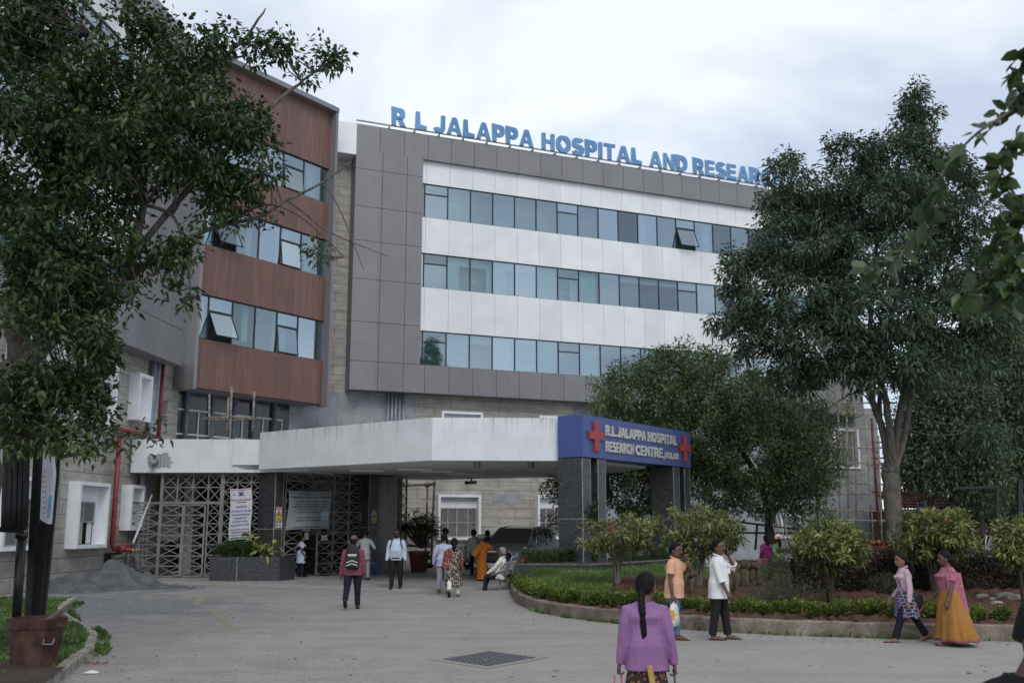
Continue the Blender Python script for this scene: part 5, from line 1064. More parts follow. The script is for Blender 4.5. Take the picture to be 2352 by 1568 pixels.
# cut stumps
for k,(u,v,h) in enumerate(((1552,1368,.62),(1570,1362,.58),(1587,1366,.5),(1672,1364,.62),(1690,1360,.6),(1706,1350,.6),(1726,1346,.55),(1742,1346,.52))):
    p=onbed(u,v,.45); g_=random.Random(k); t=thing('cut_stump','knobbly cut shrub stump '+('beside the man in the orange shirt' if u<1600 else 'in the row beside the man in the white shirt'),'stump',tuple(p),0,'cut stumps, '+('first group' if u<1600 else 'second group')); b=MB(); h*=1.05
    b.tube([(p[0],p[1],p[2]-.1),(p[0]+.02,p[1],p[2]+h*.4),(p[0]+g_.uniform(-.05,.05),p[1],p[2]+h*.8)],[.075,.06,.085],9)
    for _ in range(4): a=g_.uniform(0,6.28); q=(p[0],p[1],p[2]+h*.72); b.tube([q,(p[0]+math.cos(a)*.1,p[1]+math.sin(a)*.1,p[2]+h*.9),(p[0]+math.cos(a)*.13,p[1]+math.sin(a)*.13,p[2]+h*1.02)],[.06,.055,.04],7)
    b.build('stump_wood',M['stump'],t)
    b=MB()
    b.tube([(p[0],p[1],p[2]+h*.8),(p[0],p[1],p[2]+h*.9)],[.05,.045],7); b.build('cut_face',LEAF['dead'],t)
# grass: blades on the lawn, on the verge and at the kerbs
def grass(name,pts,L,seed,lm='grass',wr=.10):
    rs=np.random.default_rng(seed); n=len(pts); P=np.array(pts); D=np.stack([rs.normal(size=n)*.4,rs.normal(size=n)*.4,np.ones(n)],1); Ls=L*(.5+rs.random(n)); V,F=leaves(P,D,Ls,Ls*wr+.006,rs,.15); o=nmesh(name,V,F,LEAF[lm],None,np.repeat(np.clip(rs.random(n)*.6+.4*np.sin(P[:,0]*2.3)*np.sin(P[:,1]*1.9),0,1),2)); o['kind']='stuff'; return o
rs=np.random.default_rng(3)
pts=[]
for _ in range(26000):
    i=rs.random()*60; f=rs.random()
    if i>38 and f<.45+.06*math.sin(i): continue
    if i<38 and f<.1: continue
    pts.append(bed(i,f))
grass('lawn_grass',pts,.085,1)
pts=[]
for _ in range(16000):
    k=rs.random()*58; f=rs.random()**1.3; i=int(k); q=k-i; A=vin[i]*(1-q)+vin[i+1]*q; c=np.array(far[0])*(1-k/59)+np.array(far[1])*(k/59)
    p=A*(1-f*.8)+c*f*.8
    if math.sin(p[0]*1.7+1)*math.sin(p[1]*1.3)>.75: continue
    pts.append((p[0],p[1],.11))
grass('verge_grass',pts,.06,2,wr=.35)
pts=[]
for i0,w_ in ((26,1.2),(33,.5),(44,.6),(50,.5),(60,6),(66,5),(72,4),(40,3)):
    for _ in range(60):
        i=i0+rs.normal()*w_
        if 0<=i<88: k=int(i); p=ISL[k]*(1-(i-k))+ISL[k+1]*(i-k); pts.append((p[0]-NI[k][0]*rs.random()*.10,p[1]-NI[k][1]*rs.random()*.1,.0))
for k0 in (4,10,24,26,27,36,12):
    for _ in range(220):
        k=int(np.clip(k0+rs.normal()*1.3,0,58)); n_=np.array([dd[k][1],-dd[k][0]]); p=vp[k]-n_*rs.random()*.22; pts.append((p[0],p[1],0))
grass('kerb_weeds',pts,.09,4,wr=.3)
# planter plants by the gate
C=np.stack([rs.uniform(-10.1,-8.7,260),rs.uniform(34.55,35.2,260),rs.uniform(.9,1.22,260)],1); V,F,a=tufts(C,unit(rs.normal(size=(260,3))+(0,-.3,.8)),16,.08,.22,.07,rs,.7,.3,.3); nmesh('grassy_fern',V,F,LEAF['fern'],P1,a)
C=np.array([(-9.2,34.8,1.45),(-9.0,34.75,1.55),(-8.8,34.8,1.4),(-8.4,34.6,1.2),(-8.2,34.6,1.05),(-8.05,34.55,1.25),(-8.6,34.6,1.05),(-8.3,34.45,.95)]); V,F,a=tufts(C,unit(rs.normal(size=(8,3))+(0,-.5,.3)),7,.16,.27,.5,rs,.9,.35,.1); nmesh('yellow_leaves',V,F,LEAF['yellow'],P1,a)
b=MB(); twigs(b,[np.array([-9.,35.0,.8]),np.array([-8.4,34.8,.8])],C,rs,.012,1.); b.build('plant_stem',M['bark'],P1)
# potted palms and fig by the inner pillar
def pot(p,r,h,m,parent,n=16): 
    b=MB(); b.lathe(p,[(.0,.01),(r*.72,.0),(r*.98,h*.9),(r*1.05,h*.9),(r*1.05,h),(r*.9,h),(r*.85,h*.88),(0,h*.88)],n); return b.build('pot',m,parent)
M['terracotta']=plain('brown terracotta',(.16,.075,.055),.7,.3,var=.25,scale=6)
q=G(962,1313,.07); t=thing('potted_fig','bushy dark potted plant with a palm frond in a brown pot beside the window','plant',tuple(q)); pot(q,.42,.82,M['terracotta'],t); 
C,N_=blob_points([(q[0]-.1,q[1],2.0,.95,.7,.55),(q[0]+.35,q[1],1.7,.6,.5,.5),(q[0]-.7,q[1],1.8,.5,.4,.4)],150,rs,.3); V,F,a=tufts(C,N_,22,.14,.09,.4,rs,.9,.2); nmesh('foliage',V,F,LEAF['street'],t,a); b=MB(); twigs(b,[np.array([q[0],q[1],.8]),np.array([q[0]+.1,q[1],1.0])],C,rs,.012,.7); b.build('stems',M['bark_dark'],t)
def palm(p,h,nf,parent,L=1.0,seed=0):
    rp=np.random.default_rng(seed); Pt=[];Dt=[]; b=MB()
    for k in range(nf):
        a=rp.random()*6.28; d=np.array([math.cos(a),math.sin(a),0]); pts=[p+np.array([0,0,h])+d*L*s*.75+np.array([0,0,L*(.75*s-.75*s*s)]) for s in np.linspace(0,1,14)]; b.tube([tuple(x) for x in pts],[.012*(1-i/14)+.003 for i in range(14)],4,False)
        for i,x in enumerate(pts[2:]):
            sd=np.cross(d,(0,0,1))
            for s in (1,-1):
                for _ in range(2): Pt.append(x); Dt.append(d*.8+sd*s+np.array([0,0,-.1])+rp.normal(size=3)*.12)
    b.build('frond_stem',M['bark_dark'],parent); n=len(Pt); V,F=leaves(np.array(Pt),np.array(Dt),np.full(n,L*.3),np.full(n,.03),rp,.35); nmesh('fronds',V,F,LEAF['fern'],parent,np.repeat(rp.random(n),2))
palm(np.array([q[0]-.25,q[1]+.2,.8]),.9,8,t,1.0,3)
q=G(870,1311,.07); t=thing('potted_palm','dark potted plant in a brown pot behind the man in the pale blue shirt','plant',(q[0]-.0,q[1],.07)); pot(q,.42,.75,M['terracotta'],t); C,N_=blob_points([(q[0],q[1],1.3,.55,.45,.45)],60,rs,.3); V,F,a=tufts(C,N_,20,.12,.1,.3,rs,.9,.2); nmesh('foliage',V,F,LEAF['street'],t,a)
# climber on the first pillar
t=thing('climber','green climbing plant clinging to the groove of the first granite pillar','climber',FS.w(.62,.05,.8)); C=np.array([FS.w(.5+.12*math.sin(z*5),.06,z) for z in np.linspace(1.0,2.55,16)]); V,F,a=tufts(C,np.repeat(np.array([[FS.n[0],FS.n[1],.2]]),16,0),14,.12,.13,.5,rs,.9,.3); nmesh('leaves',V,F,LEAF['near'],t,a); b=MB(); b.tube([FS.w(.5+.12*math.sin(z*5),.03,z) for z in np.linspace(.8,2.6,14)],.012,5); b.build('stem',M['bark_dark'],t)
# rocks by the hedge
for k,(u,v,r_) in enumerate(((2258,1372,.16),(2280,1378,.13),(2310,1374,.22),(2335,1378,.2),(2290,1388,.15))):
    p=onbed(u,v,.4); b=MB(); b.lathe((p[0],p[1],p[2]-.05),[(.01,0),(r_*1.0,.02),(r_*1.15,r_*.4),(r_*.7,r_*.8),(.01,r_*.9)],7); o=b.build('rock',M['kerbstone']); tag(o,'pale garden rock on the grass before the purple hedge','rock','garden rocks')

# loose stones and fallen leaves on the drive
rs=np.random.default_rng(12); b=MB()
for _ in range(420):
    u,v=(rs.normal(230,130),abs(rs.normal(0,26))+1368) if rs.random()<.6 else (rs.uniform(0,2352),rs.uniform(1375,1560))
    p=G(u,v); r_=.012+.03*rs.random()**3
    if u>1180 and v<1480: continue
    b.lathe((p[0],p[1],-.004),[(r_*.3,0),(r_,r_*.3),(r_*.8,r_*.8),(.001,r_)],5)
tag(b.build('gravel',M['kerbstone']),kind='stuff')
pts=[]
for _ in range(130):
    k=rs.random()*88; i=int(k); p=ISL[i]*(1-(k-i))+ISL[min(i+1,89)]*(k-i); q=abs(rs.normal(0,.5)); pts.append((p[0]-NI[i][0]*q,p[1]-NI[i][1]*q,.008))
for _ in range(50): p=G(rs.uniform(100,900),rs.uniform(1390,1560)); pts.append((p[0],p[1],.008))
P=np.array(pts); n=len(P); V,F=leaves(P,np.stack([rs.normal(size=n),rs.normal(size=n),np.zeros(n)],1),.035+.04*rs.random(n),np.full(n,.022),rs,.0,.05); V[:,2]=np.maximum(V[:,2],.006); tag(nmesh('fallen_leaves',V,F,m_leaf('dry fallen leaf',[(0,(.06,.045,.025)),(.6,(.13,.09,.04)),(1,(.18,.15,.06))],.8,.05),None,np.repeat(rs.random(n),2)),kind='stuff')
# ---------------------------------------------------------------- people
def m_cloth(name,c,rough=.85,fold=.35,var=.12,pat=None):
    t=NT(name); v=t.tc('Object'); n=t.noise(v,5,4)
    c1=t.ramp(n,[(.3,tuple(x*(1-var) for x in c)),(.7,tuple(min(1,x*(1+var)) for x in c))])
    if pat: c1=pat(t,v,c1)
    t.col(c1).set(rough,spec=.15).bump(t.noise(t.map(v,(1,1,.45)),13,3,.6),fold,.03); return t.m
def floral(cols,scale=18,th=.5,bg=None):
    def f(t,v,c):
        a=t.noise(v,scale,2,.6,1.2); q=c
        for i,k in enumerate(cols): q=t.mix(q,k,t.ramp(t.noise(t.map(v,loc=(i*3.1,i,0)),scale,2,.55,1.5),[(th,0.),(th+.03,1.)]))
        return q
    return f
def spots(k,scale=22,r=.3):
    def f(t,v,c): return t.mix(k,c,t.ramp(t.vor(v,scale),[(r,0.),(r+.04,1.)]))
    return f
def stripes(a,b,sc=3.2):
    def f(t,v,c): 
        q=t.wave(v,sc,0,1,'Z'); c=t.mix(c,a,t.ramp(q,[(.62,0.),(.66,1.)])); return t.mix(c,b,t.ramp(q,[(.12,1.),(.16,0.)]))
    return f
def lattice_print(t,v,c):
    b=t.brick(t.map(v,(1,1,1),(R(90),0,0)),(.02,.022,.055),(.04,.04,.10),(.22,.20,.25),.05,.055,.006,.5)
    w_=t.vor(v,26,out='Color'); return t.mix(b.outputs[0],t.mix(w_,(.35,.3,.4),.6),t.ramp(t.vor(v,26),[(.22,.75),(.3,0.)]))
def sepz(t,v):
    q=t.n.new('ShaderNodeSeparateXYZ'); t.l.new(v,q.inputs[0]); return q.outputs[2]
SK={'a':plain('brown skin',(.115,.058,.040),.5,.4,var=.08,scale=9),'b':plain('medium brown skin',(.20,.108,.072),.5,.4,var=.08,scale=9),'c':plain('dark brown skin',(.065,.034,.026),.5,.4,var=.08,scale=9)}
HAIR=plain('black hair',(.008,.007,.008),.6,.12,var=.3,scale=30); GREYH=plain('grey hair',(.22,.225,.23),.6,.2,var=.4,scale=40)
SHOE=plain('dark leather shoe',(.016,.014,.013),.45,.4); SAND=plain('brown sandal',(.055,.035,.026),.6); INK=M['ink']
def rotx(a): return Matrix.Rotation(a,3,'X')
def person_mesh(name,tubes,parent,m,vox,smooth=2,open_=False,noise=0.,seed=0,label=None):
    """union of lofted parts -> one continuous skin by voxel remesh"""
    b=MB()
    for kind,*a in tubes:
        if kind=='t': b.tube(a[0],a[1],a[2] if len(a)>2 else 10)
        elif kind=='l': b.loft(a[0])
        elif kind=='s':
            (c,r3)=a[:2]; rings=[]; c=Vector(c); rm=a[2] if len(a)>2 else Matrix.Identity(3)
            for i in range(9):
                th=math.pi*i/8; z=-math.cos(th); rr=max(math.sin(th),.02); rings.append([c+rm@Vector((r3[0]*rr*math.cos(p),r3[1]*rr*math.sin(p),r3[2]*z)) for p in np.linspace(0,2*math.pi,13)[:-1]])
            b.loft(rings)
    me=b.mesh(name,None); o=bpy.data.objects.new(name,me); col.objects.link(o)
    md=o.modifiers.new('r','REMESH'); md.mode='VOXEL'; md.voxel_size=vox
    if smooth: k=o.modifiers.new('s','SMOOTH'); k.iterations=smooth; k.factor=.5
    dg=bpy.context.evaluated_depsgraph_get(); dg.update(); m2=bpy.data.meshes.new_from_object(o.evaluated_get(dg)); bpy.data.objects.remove(o); bpy.data.meshes.remove(me)
    n=len(m2.vertices); V=np.empty(n*3,np.float32); m2.vertices.foreach_get('co',V); V=V.reshape(-1,3)
    if noise:
        rs=np.random.default_rng(seed); N3=np.empty(n*3,np.float32); m2.vertices.foreach_get('normal',N3); N3=N3.reshape(-1,3); w_=0
        for k in range(5):
            f=rs.normal(size=3)*np.array([14,14,9])*(1+.6*k); w_=w_+np.sin(V@f+rs.random()*6)/(1.3+k)
        V=V+N3*(w_*noise)[:,None]; m2.vertices.foreach_set('co',V.astype(np.float32).ravel())
    m2.polygons.foreach_set('use_smooth',np.ones(len(m2.polygons),dtype=bool)); m2.update(); m2.name=name
    return link(name,m2,m,parent,label)
def ik(S,W,l1,l2,pole):
    S=Vector(S);W=Vector(W);d=W-S;L=d.length; mx=(l1+l2)*.995
    if L>mx: W=S+d*(mx/L); d=W-S; L=mx
    x=(l1*l1-l2*l2+L*L)/(2*L); h=math.sqrt(max(l1*l1-x*x,0)); dn=d/L; p=Vector(pole); p=(p-dn*p.dot(dn)); p.normalize(); return S+dn*x+p*h,W
def ell(c,rx,ry,n=14,ax=(1,0,0),ay=(0,1,0),pw=1.):
    c=Vector(c);ax=Vector(ax);ay=Vector(ay); sg=lambda v:math.copysign(abs(v)**pw,v)
    return [c+ax*(rx*sg(math.cos(t)))+ay*(ry*sg(math.sin(t))) for t in np.linspace(0,2*math.pi,n+1)[:-1]]
def person(label,xy,z0,H=1.68,yaw=0,lean=0,legs=((8,4),(-8,10)),arms=None,headyaw=0,headpitch=0,build=1.,skin='a',top=None,sleeve=1.,bottom=None,skirt=None,hair='short',haircol=None,shoes=SHOE,near=False,topdrop=.0,sit=None,belly=0.,female=False,extra=None,bend=0,hands=(.5,.5),group=None,jacket_open=False,tophem=None):
    """local space: +y is where the person faces, +x their right. legs: (thigh forward deg, knee bend deg) right, left. arms: wrist targets in units of H"""
    t=thing('person',label,'person',(float(xy[0]),float(xy[1]),float(z0)),R(yaw),group)
    hh=.53*H; l_th=.245*H; l_sh=.235*H; foot=.045*H
    def legpts(sx,th,kn,ab=2):
        hip=Vector((sx*.055*H*build**.5,0,0)); a=R(th); d1=Vector((sx*math.sin(R(ab)),math.sin(a),-math.cos(a))); k=hip+d1*l_th; a2=R(th-kn); d2=Vector((sx*math.sin(R(ab))*.5,math.sin(a2),-math.cos(a2))); an=k+d2*l_sh; return hip,k,an,a2
    Lg=[legpts(1,*legs[0]),legpts(-1,*legs[1])]
    zmin=min(l[2].z-foot*(1 if abs(l[3])<R(25) else .6+.8*abs(math.sin(l[3]))) for l in Lg) if sit is None else -sit
    base=-zmin; up=Vector((0,0,base)); Lg=[(a+up,b_+up,c+up,e) for a,b_,c,e in Lg]
    LM=Matrix.Rotation(-R(lean),3,'X')      # lean forward (towards +y)
    pel=up; sp=lambda z,y=0,x=0: pel+LM@Vector((x,y,z))
    LM2=Matrix.Rotation(-R(lean+bend),3,'X'); chest0=sp(.13*H); cs=lambda z,y=0,x=0: chest0+LM2@Vector((x,y,z-.13*H))
    w_=build; sh=.108*H*(.92 if female else 1.)*w_**.4
    neckb=cs(.30*H); HM=Matrix.Rotation(R(headyaw),3,'Z')@Matrix.Rotation(-R(lean*.4+bend*.3+headpitch),3,'X'); hc=cs(.345*H)+HM@Vector((0,.018*H,.050*H))
    vox=.0095 if near else .013
    # arms
    arms=arms or ((.16,.02,-.06),(-.16,.02,-.06)); A=[]
    for i,sx in enumerate((1,-1)):
        S_=cs(.252*H,0,sx*sh); tg=arms[i]; W_=pel+Vector((tg[0]*H,tg[1]*H,tg[2]*H)); pole=tg[3] if len(tg)>3 else (sx*.35,-1,-.1); e,W_=ik(S_,W_,.17*H,.15*H,pole); A.append((S_,e,W_))
    # ---- skin: one mesh
    T=[]
    hr=.072*H*(1 if not female else .97)*.93
    rings=[]
    for zz,rx,ry,oy in ((-1.28,.30,.34,.22),(-1.12,.52,.52,.24),(-.85,.66,.78,.14),(-.5,.76,.90,.06),(-.1,.82,1.0,.0),(.35,.84,1.04,-.03),(.75,.74,.92,-.05),(1.05,.5,.62,-.06),(1.22,.18,.22,-.06)):
        rings.append(ell(hc+HM@Vector((0,oy*hr*.6,zz*hr)),rx*hr,ry*hr,14,HM@Vector((1,0,0)),HM@Vector((0,1,0))))
    T.append(('l',rings)); f=lambda x,y,z:hc+HM@Vector((x*hr,y*hr,z*hr))
    T.append(('t',[f(0,.92,-.02),f(0,1.12,-.34),f(0,.86,-.44)],[.10*hr,.19*hr,.12*hr],8))       # nose
    T.append(('t',[f(-.3,.86,-.66),f(0,.95,-.68),f(.3,.86,-.66)],[.07*hr,.12*hr,.07*hr],6))     # mouth
    T.append(('t',[f(-.55,.80,.12),f(0,.95,.16),f(.55,.80,.12)],[.08*hr,.10*hr,.08*hr],6))      # brow
    for s in (1,-1): T.append(('s',f(s*.86,-.05,-.25),(.10*hr,.20*hr,.30*hr),HM))
    T.append(('t',[neckb+LM2@Vector((0,-.005*H,-.03*H)),cs(.335*H,.006*H),hc+HM@Vector((0,-.12*hr,-.75*hr))],[.040*H*w_**.5,.033*H*w_**.5,.036*H],12))
    bust=.02*H if female else 0
    torso=[(sp,-.055,.078,.06,0),(sp,0,.088,.066,0),(sp,.05,.085,.064+belly*.5,belly*.4),(cs,.11,.080,.062+belly,belly*.7),(cs,.17,.085,.064+belly*.5,belly*.4+bust*.3),(cs,.215,.093,.068+bust*.7,bust*.6),(cs,.245,.086,.056,0),(cs,.272,.056,.044,0),(cs,.300,.038,.036,0)]
    def tor(infl=0,lo=0,hi=9,ext=None):
        r_=[]
        for k,(fn,z,rx,ry,oy) in enumerate(torso[lo:hi]):
            M_=LM if fn is sp else LM2; r_.append(ell(fn(z*H,oy*H if oy<1 else oy,0),(rx*w_)*H+infl,(ry*w_**.7)*H+infl,16,M_@Vector((1,0,0)),M_@Vector((0,1,0)),.86))
        return r_
    T.append(('l',tor(-.005*H)))
    for i,(S_,e,W_) in enumerate(A):
        s=(1,-1)[i]
        T.append(('t',[cs(.262*H,0,s*sh*.4),S_,S_.lerp(e,.35),e,e.lerp(W_,.3),W_],[.020*H,.030*H*w_**.6,.030*H*w_**.7,.0235*H,.0245*H,.0155*H],10))
        d=(W_-e).normalized(); side=Vector((0,1,0)) if abs(d.z)>.6 else Vector((0,0,1)); side=(side-d*side.dot(d)).normalized(); nrm=d.cross(side)*s; hl=.105*H
        palm_c=W_+d*hl*.42; T.append(('l',[ell(W_-d*.01*H,.016*H,.012*H,10,side,nrm),ell(W_+d*hl*.2,.021*H,.011*H,10,side,nrm),ell(W_+d*hl*.5,.024*H,.010*H,10,side,nrm),ell(W_+d*hl*.56,.020*H,.008*H,10,side,nrm)]))
        cu=hands[i]
        for k,(o_,ln) in enumerate(((.017,.40),(.006,.45),(-.006,.42),(-.017,.33))):
            r0=W_+d*hl*.5+side*o_*H; c1,c2=cu*.9,cu*1.9; p1=r0+(d*math.cos(c1)-nrm*math.sin(c1))*hl*ln*.5; p2=p1+(d*math.cos(c2)-nrm*math.sin(c2))*hl*ln*.5; T.append(('t',[r0,p1,p2],[.0058*H,.0054*H,.0045*H],7))
        r0=W_+d*hl*.15+side*.017*H; p1=r0+(d*.75+side*.6-nrm*.25).normalized()*hl*.28; p2=p1+(d*.9+side*.12-nrm*.45).normalized()*hl*.2; T.append(('t',[r0,p1,p2],[.008*H,.0068*H,.0055*H],7))
    for i,(h_,k,a,an) in enumerate(Lg):
        T.append(('t',[h_+Vector((0,0,.02*H)),h_.lerp(k,.4),k,k.lerp(a,.3),a],[.055*H*w_**.8,.048*H*w_**.8,.033*H*w_**.5,.033*H*w_**.5,.021*H],10))
        fd=Vector((0,math.cos(an*.8),math.sin(an*.8)*1.0)) if abs(an)>R(25) else Vector((0,1,0)); hl_=a+Vector((0,-.02*H,-.02*H)); T.append(('t',[a+Vector((0,0,-.005*H)),a-Vector((0,.012*H,.022*H)),a+fd*.06*H+Vector((0,0,-.028*H)),a+fd*.115*H+Vector((0,0,-.033*H))],[.022*H,.024*H,.021*H,.014*H],8))
    person_mesh('body',T,t,SK[skin],vox,2)
    # eyes and brows (small, on the face)
    if hair!='back_only':
        b=MB()
        for s in (1,-1): b.tube([f(s*.30,.87,.0),f(s*.30,.93,.0)],[.14*hr,.05*hr],8)
        b.build('eye',INK,t,local=True)
        b=MB()
        for s in (1,-1): b.tube([f(s*.14,.97,.24),f(s*.36,.95,.29),f(s*.60,.80,.20)],[.045*hr,.06*hr,.03*hr],5)
        b.build('eyebrow',HAIR,t,local=True)
    # ---- hair
    hcol=haircol or HAIR; Hh=[]
    if hair in ('short','bald','back_only'):
        r_=[]
        rows=((-.55,.84,.62,-.46),(-.1,.90,.74,-.36),(.35,.93,.90,-.20),(.75,.84,.95,-.06),(1.08,.62,.74,-.04),(1.32,.25,.3,-.06)) if hair!='bald' else ((-.6,.84,.58,-.46),(-.25,.90,.66,-.42),(.15,.90,.66,-.42),(.4,.84,.58,-.46))
        for zz,rx,ry,oy in rows: r_.append(ell(f(0,oy,zz),rx*hr,ry*hr,14,HM@Vector((1,0,0)),HM@Vector((0,1,0))))
        Hh.append(('l',r_))
        if hair!='bald':
            for s in (1,-1): Hh.append(('t',[f(s*.80,.15,.35),f(s*.84,.12,-.05),f(s*.84,.1,-.3)],[.10*hr,.09*hr,.05*hr],6))
    elif hair in ('braid','bun','pony','long'):
        r_=[ell(f(0,oy,zz),rx*hr,ry*hr,14,HM@Vector((1,0,0)),HM@Vector((0,1,0))) for zz,rx,ry,oy in ((-.75,.6,.5,-.5),(-.35,.9,.72,-.38),(.1,.95,.85,-.25),(.5,.92,.98,-.12),(.9,.76,.86,-.06),(1.18,.46,.55,-.06),(1.33,.15,.2,-.06))]; Hh.append(('l',r_))
        if hair=='braid':
            for k in range(25):
                q=hc+HM@Vector((0,-1.0*hr,-.6*hr)); z=k/24; p=Vector((q.x+(.006*H*(-1)**k)+.025*H*z*z,q.y-.052*H*min(1,z*3)+.02*H*z,q.z-.36*H*z)); Hh.append(('s',p,(.019*H*(1-.35*z),.016*H*(1-.3*z),.021*H)))
        if hair=='bun': Hh.append(('s',f(0,-1.15,-.3),(.5*hr,.42*hr,.5*hr)))
        if hair=='pony': q=f(0,-1.0,-.1); Hh.append(('t',[q,q+Vector((0,-.05*H,-.04*H)),q+Vector((0,-.06*H,-.14*H)),q+Vector((0,-.03*H,-.26*H))],[.02*H,.03*H,.028*H,.008*H],8))
        if hair=='long': q=f(0,-.85,-.3); Hh.append(('t',[q,q+Vector((0,-.02*H,-.06*H)),q+Vector((0,-.03*H,-.13*H))],[.03*H,.038*H,.015*H],8))
    if Hh: person_mesh('hair',Hh,t,hcol,vox,2,noise=.0012)
    # ---- clothes
    if bottom and sit is None or (bottom and sit is not None):
        B_=[('l',tor(.010*H,0,2 if tophem is not None and tophem<-.06 else 4))]
        for i,(h_,k,a,an) in enumerate(Lg):
            e=a+Vector((0,0,.004*H)); B_.append(('t',[h_+Vector((0,0,.0)),h_.lerp(k,.35),k,k.lerp(e,.5),e],[.058*H*w_**.7,.058*H*w_**.7,.045*H*w_**.5,.041*H,.040*H],12))
        person_mesh('trousers',B_,t,bottom,vox*1.1,2,noise=.0028,seed=len(label))
    if top:
        hem=tophem if tophem is not None else -.06
        r_=tor(.016*H,0,9); lo=[]
        if hem<-.055:
            for k in range(3):
                fn,z,rx,ry,oy=torso[k]; r_[k]=ell(fn(z*H,belly*.5*H*0+(oy*H if oy<1 else oy),0),.097*w_*H+.018*H,(.074+belly*.4)*w_**.7*H+.020*H,16,LM@Vector((1,0,0)),LM@Vector((0,1,0)),.86)
        if hem<-.055:
            for z in np.linspace(hem,-.07,4): lo.append(ell(sp(z*H,belly*.3,0),(.097+.10*max(0,-z-.05))*w_*H+.018*H,(.074+.12*max(0,-z-.05)+belly*.4)*w_**.7*H+.020*H,16,LM@Vector((1,0,0)),LM@Vector((0,1,0)),.88))
        U=[('l',lo+r_)]
        for i,(S_,e,W_) in enumerate(A):
            s=(1,-1)[i]; pts=[cs(.268*H,0,s*sh*.42),S_+Vector((0,0,-.004*H)),S_.lerp(e,.45),e]; rd=[.028*H,.040*H*w_**.6,.038*H*w_**.6,.034*H]
            if sleeve<.5: pts=pts[:3]; pts[2]=S_.lerp(e,.62); rd=[.045*H,.046*H,.046*H]
            elif sleeve<.95: pts=pts+[e.lerp(W_,sleeve-.5)]; rd=rd+[.034*H]
            else: pts=pts+[e.lerp(W_,.5),W_]; rd=rd+[.031*H,.024*H]
            U.append(('t',pts,rd,12))
        person_mesh('shirt' if not jacket_open else 'jacket',U,t,top,vox*1.05,2,noise=.0030,seed=len(label)+1)
    if skirt:
        mat_,z1,zb,r1,rb,folds=skirt[:6]; pull=skirt[6] if len(skirt)>6 else (0,0); rings=[]; rs=np.random.default_rng(len(label)); ph=rs.random(4)*6
        for k in range(22):
            q=k/21; z=(z1*(1-q)+zb*q)*H; c=(sp(z-pel.z,0,0) if z>pel.z-.02 else Vector((0,0,z))); rr=(r1*(1-q)**1.2+rb*(1-(1-q)**1.2))*H; c=c+Vector((pull[0]*q*H,pull[1]*q*q*H,0)); ring=[]
            for th in np.linspace(0,2*math.pi,61)[:-1]:
                a=1+folds*q*(.5*math.sin(11*th+ph[0]+2*q)+.35*math.sin(17*th+ph[1])+.4*math.sin(5*th+ph[2])); ring.append(c+Vector((rr*w_**.5*a*math.cos(th),rr*(.80+abs(pull[1])*2*q)*a*math.sin(th),.012*H*q*math.sin(7*th+ph[3]))))
            rings.append(ring)
        b=MB(); b.loft(rings,True); b.build('skirt' if 'skirt' in mat_.name else 'drape',mat_,t,local=True)
    if shoes:
        for i,(h_,k,a,an) in enumerate(Lg):
            fd=Vector((0,math.cos(an*.8),math.sin(an*.8))) if abs(an)>R(25) else Vector((0,1,0)); nz=Vector((0,-fd.z,fd.y)); sd=Vector((1,0,0)); b=MB()
            if shoes is SAND:
                rr=[]
                for q,wd in ((-.04,.014),(-.02,.022),(.04,.024),(.09,.027),(.125,.02),(.14,.008)): rr.append([a+fd*q*H+sd*wd*s_*H+nz*(-.045*H+h2*H) for s_,h2 in ((-1,0),(1,0),(1,.010),(-1,.010))])
                b.loft(rr,True,False); b.tube([a+fd*.05*H+sd*.024*H-nz*.035*H,a+fd*.065*H-nz*.006*H,a+fd*.05*H-sd*.024*H-nz*.035*H],.006*H,6); b.build('sandal',shoes,t,local=True)
            else:
                rr=[]
                for q,wd,hz in ((-.045,.012,.035),(-.03,.024,.045),(.02,.027,.05),(.07,.029,.036),(.11,.027,.026),(.135,.012,.016)): rr.append(ell(a+fd*q*H+nz*(-.045+hz*.5)*H,wd*H,hz*.55*H,10,sd,nz,.8))
                b.loft(rr); b.build('shoe',shoes,t,local=True)
    P_=dict(t=t,A=A,hc=hc,hr=hr,f=f,cs=cs,sp=sp,H=H,HM=HM,Lg=Lg,LM2=LM2,w=w_)
    if extra: extra(P_)
    return P_
def world_of(t,p): return Matrix.Translation(t.location)@Matrix.Rotation(t.rotation_euler.z,4,'Z')@Vector(p)
def part(P,name,m,fn,label=None):
    b=MB(); fn(b,P); return b.build(name,m,P['t'],label,local=True)
def collar(P,m,r=.041): part(P,'collar',m,lambda b,P:b.tube([P['cs'](.300*P['H'],0,0)+P['LM2']@Vector((r*P['H']*math.cos(t),r*P['H']*math.sin(t)*.95,.014*P['H']*(-math.sin(t))+.012*P['H'])) for t in np.linspace(R(100),R(440),20)],.011*P['H'],6))
def moustache(P): part(P,'moustache',HAIR,lambda b,P:b.tube([P['f'](-.34,.93,-.56),P['f'](0,1.06,-.50),P['f'](.34,.93,-.56)],[.05*P['hr'],.10*P['hr'],.05*P['hr']],6))
def glasses(P):
    def fn(b,P):
        for s in (1,-1):
            q=[P['f'](s*.34+.24*math.cos(a),1.04,.0+.18*math.sin(a)) for a in np.linspace(0,2*math.pi,11)]; b.tube([tuple(x) for x in q],.03*P['hr'],5,False); b.tube([P['f'](s*.6,1.0,.05),P['f'](s*.92,.1,.02)],.03*P['hr'],5)
    part(P,'glasses',INK,fn)
def watch(P,i,m=INK):
    S_,e,W_=P['A'][i]; d=(W_-e).normalized(); part(P,'watch',m,lambda b,P:b.tube([W_-d*.022*P['H'],W_-d*.008*P['H']],.0205*P['H'],10))
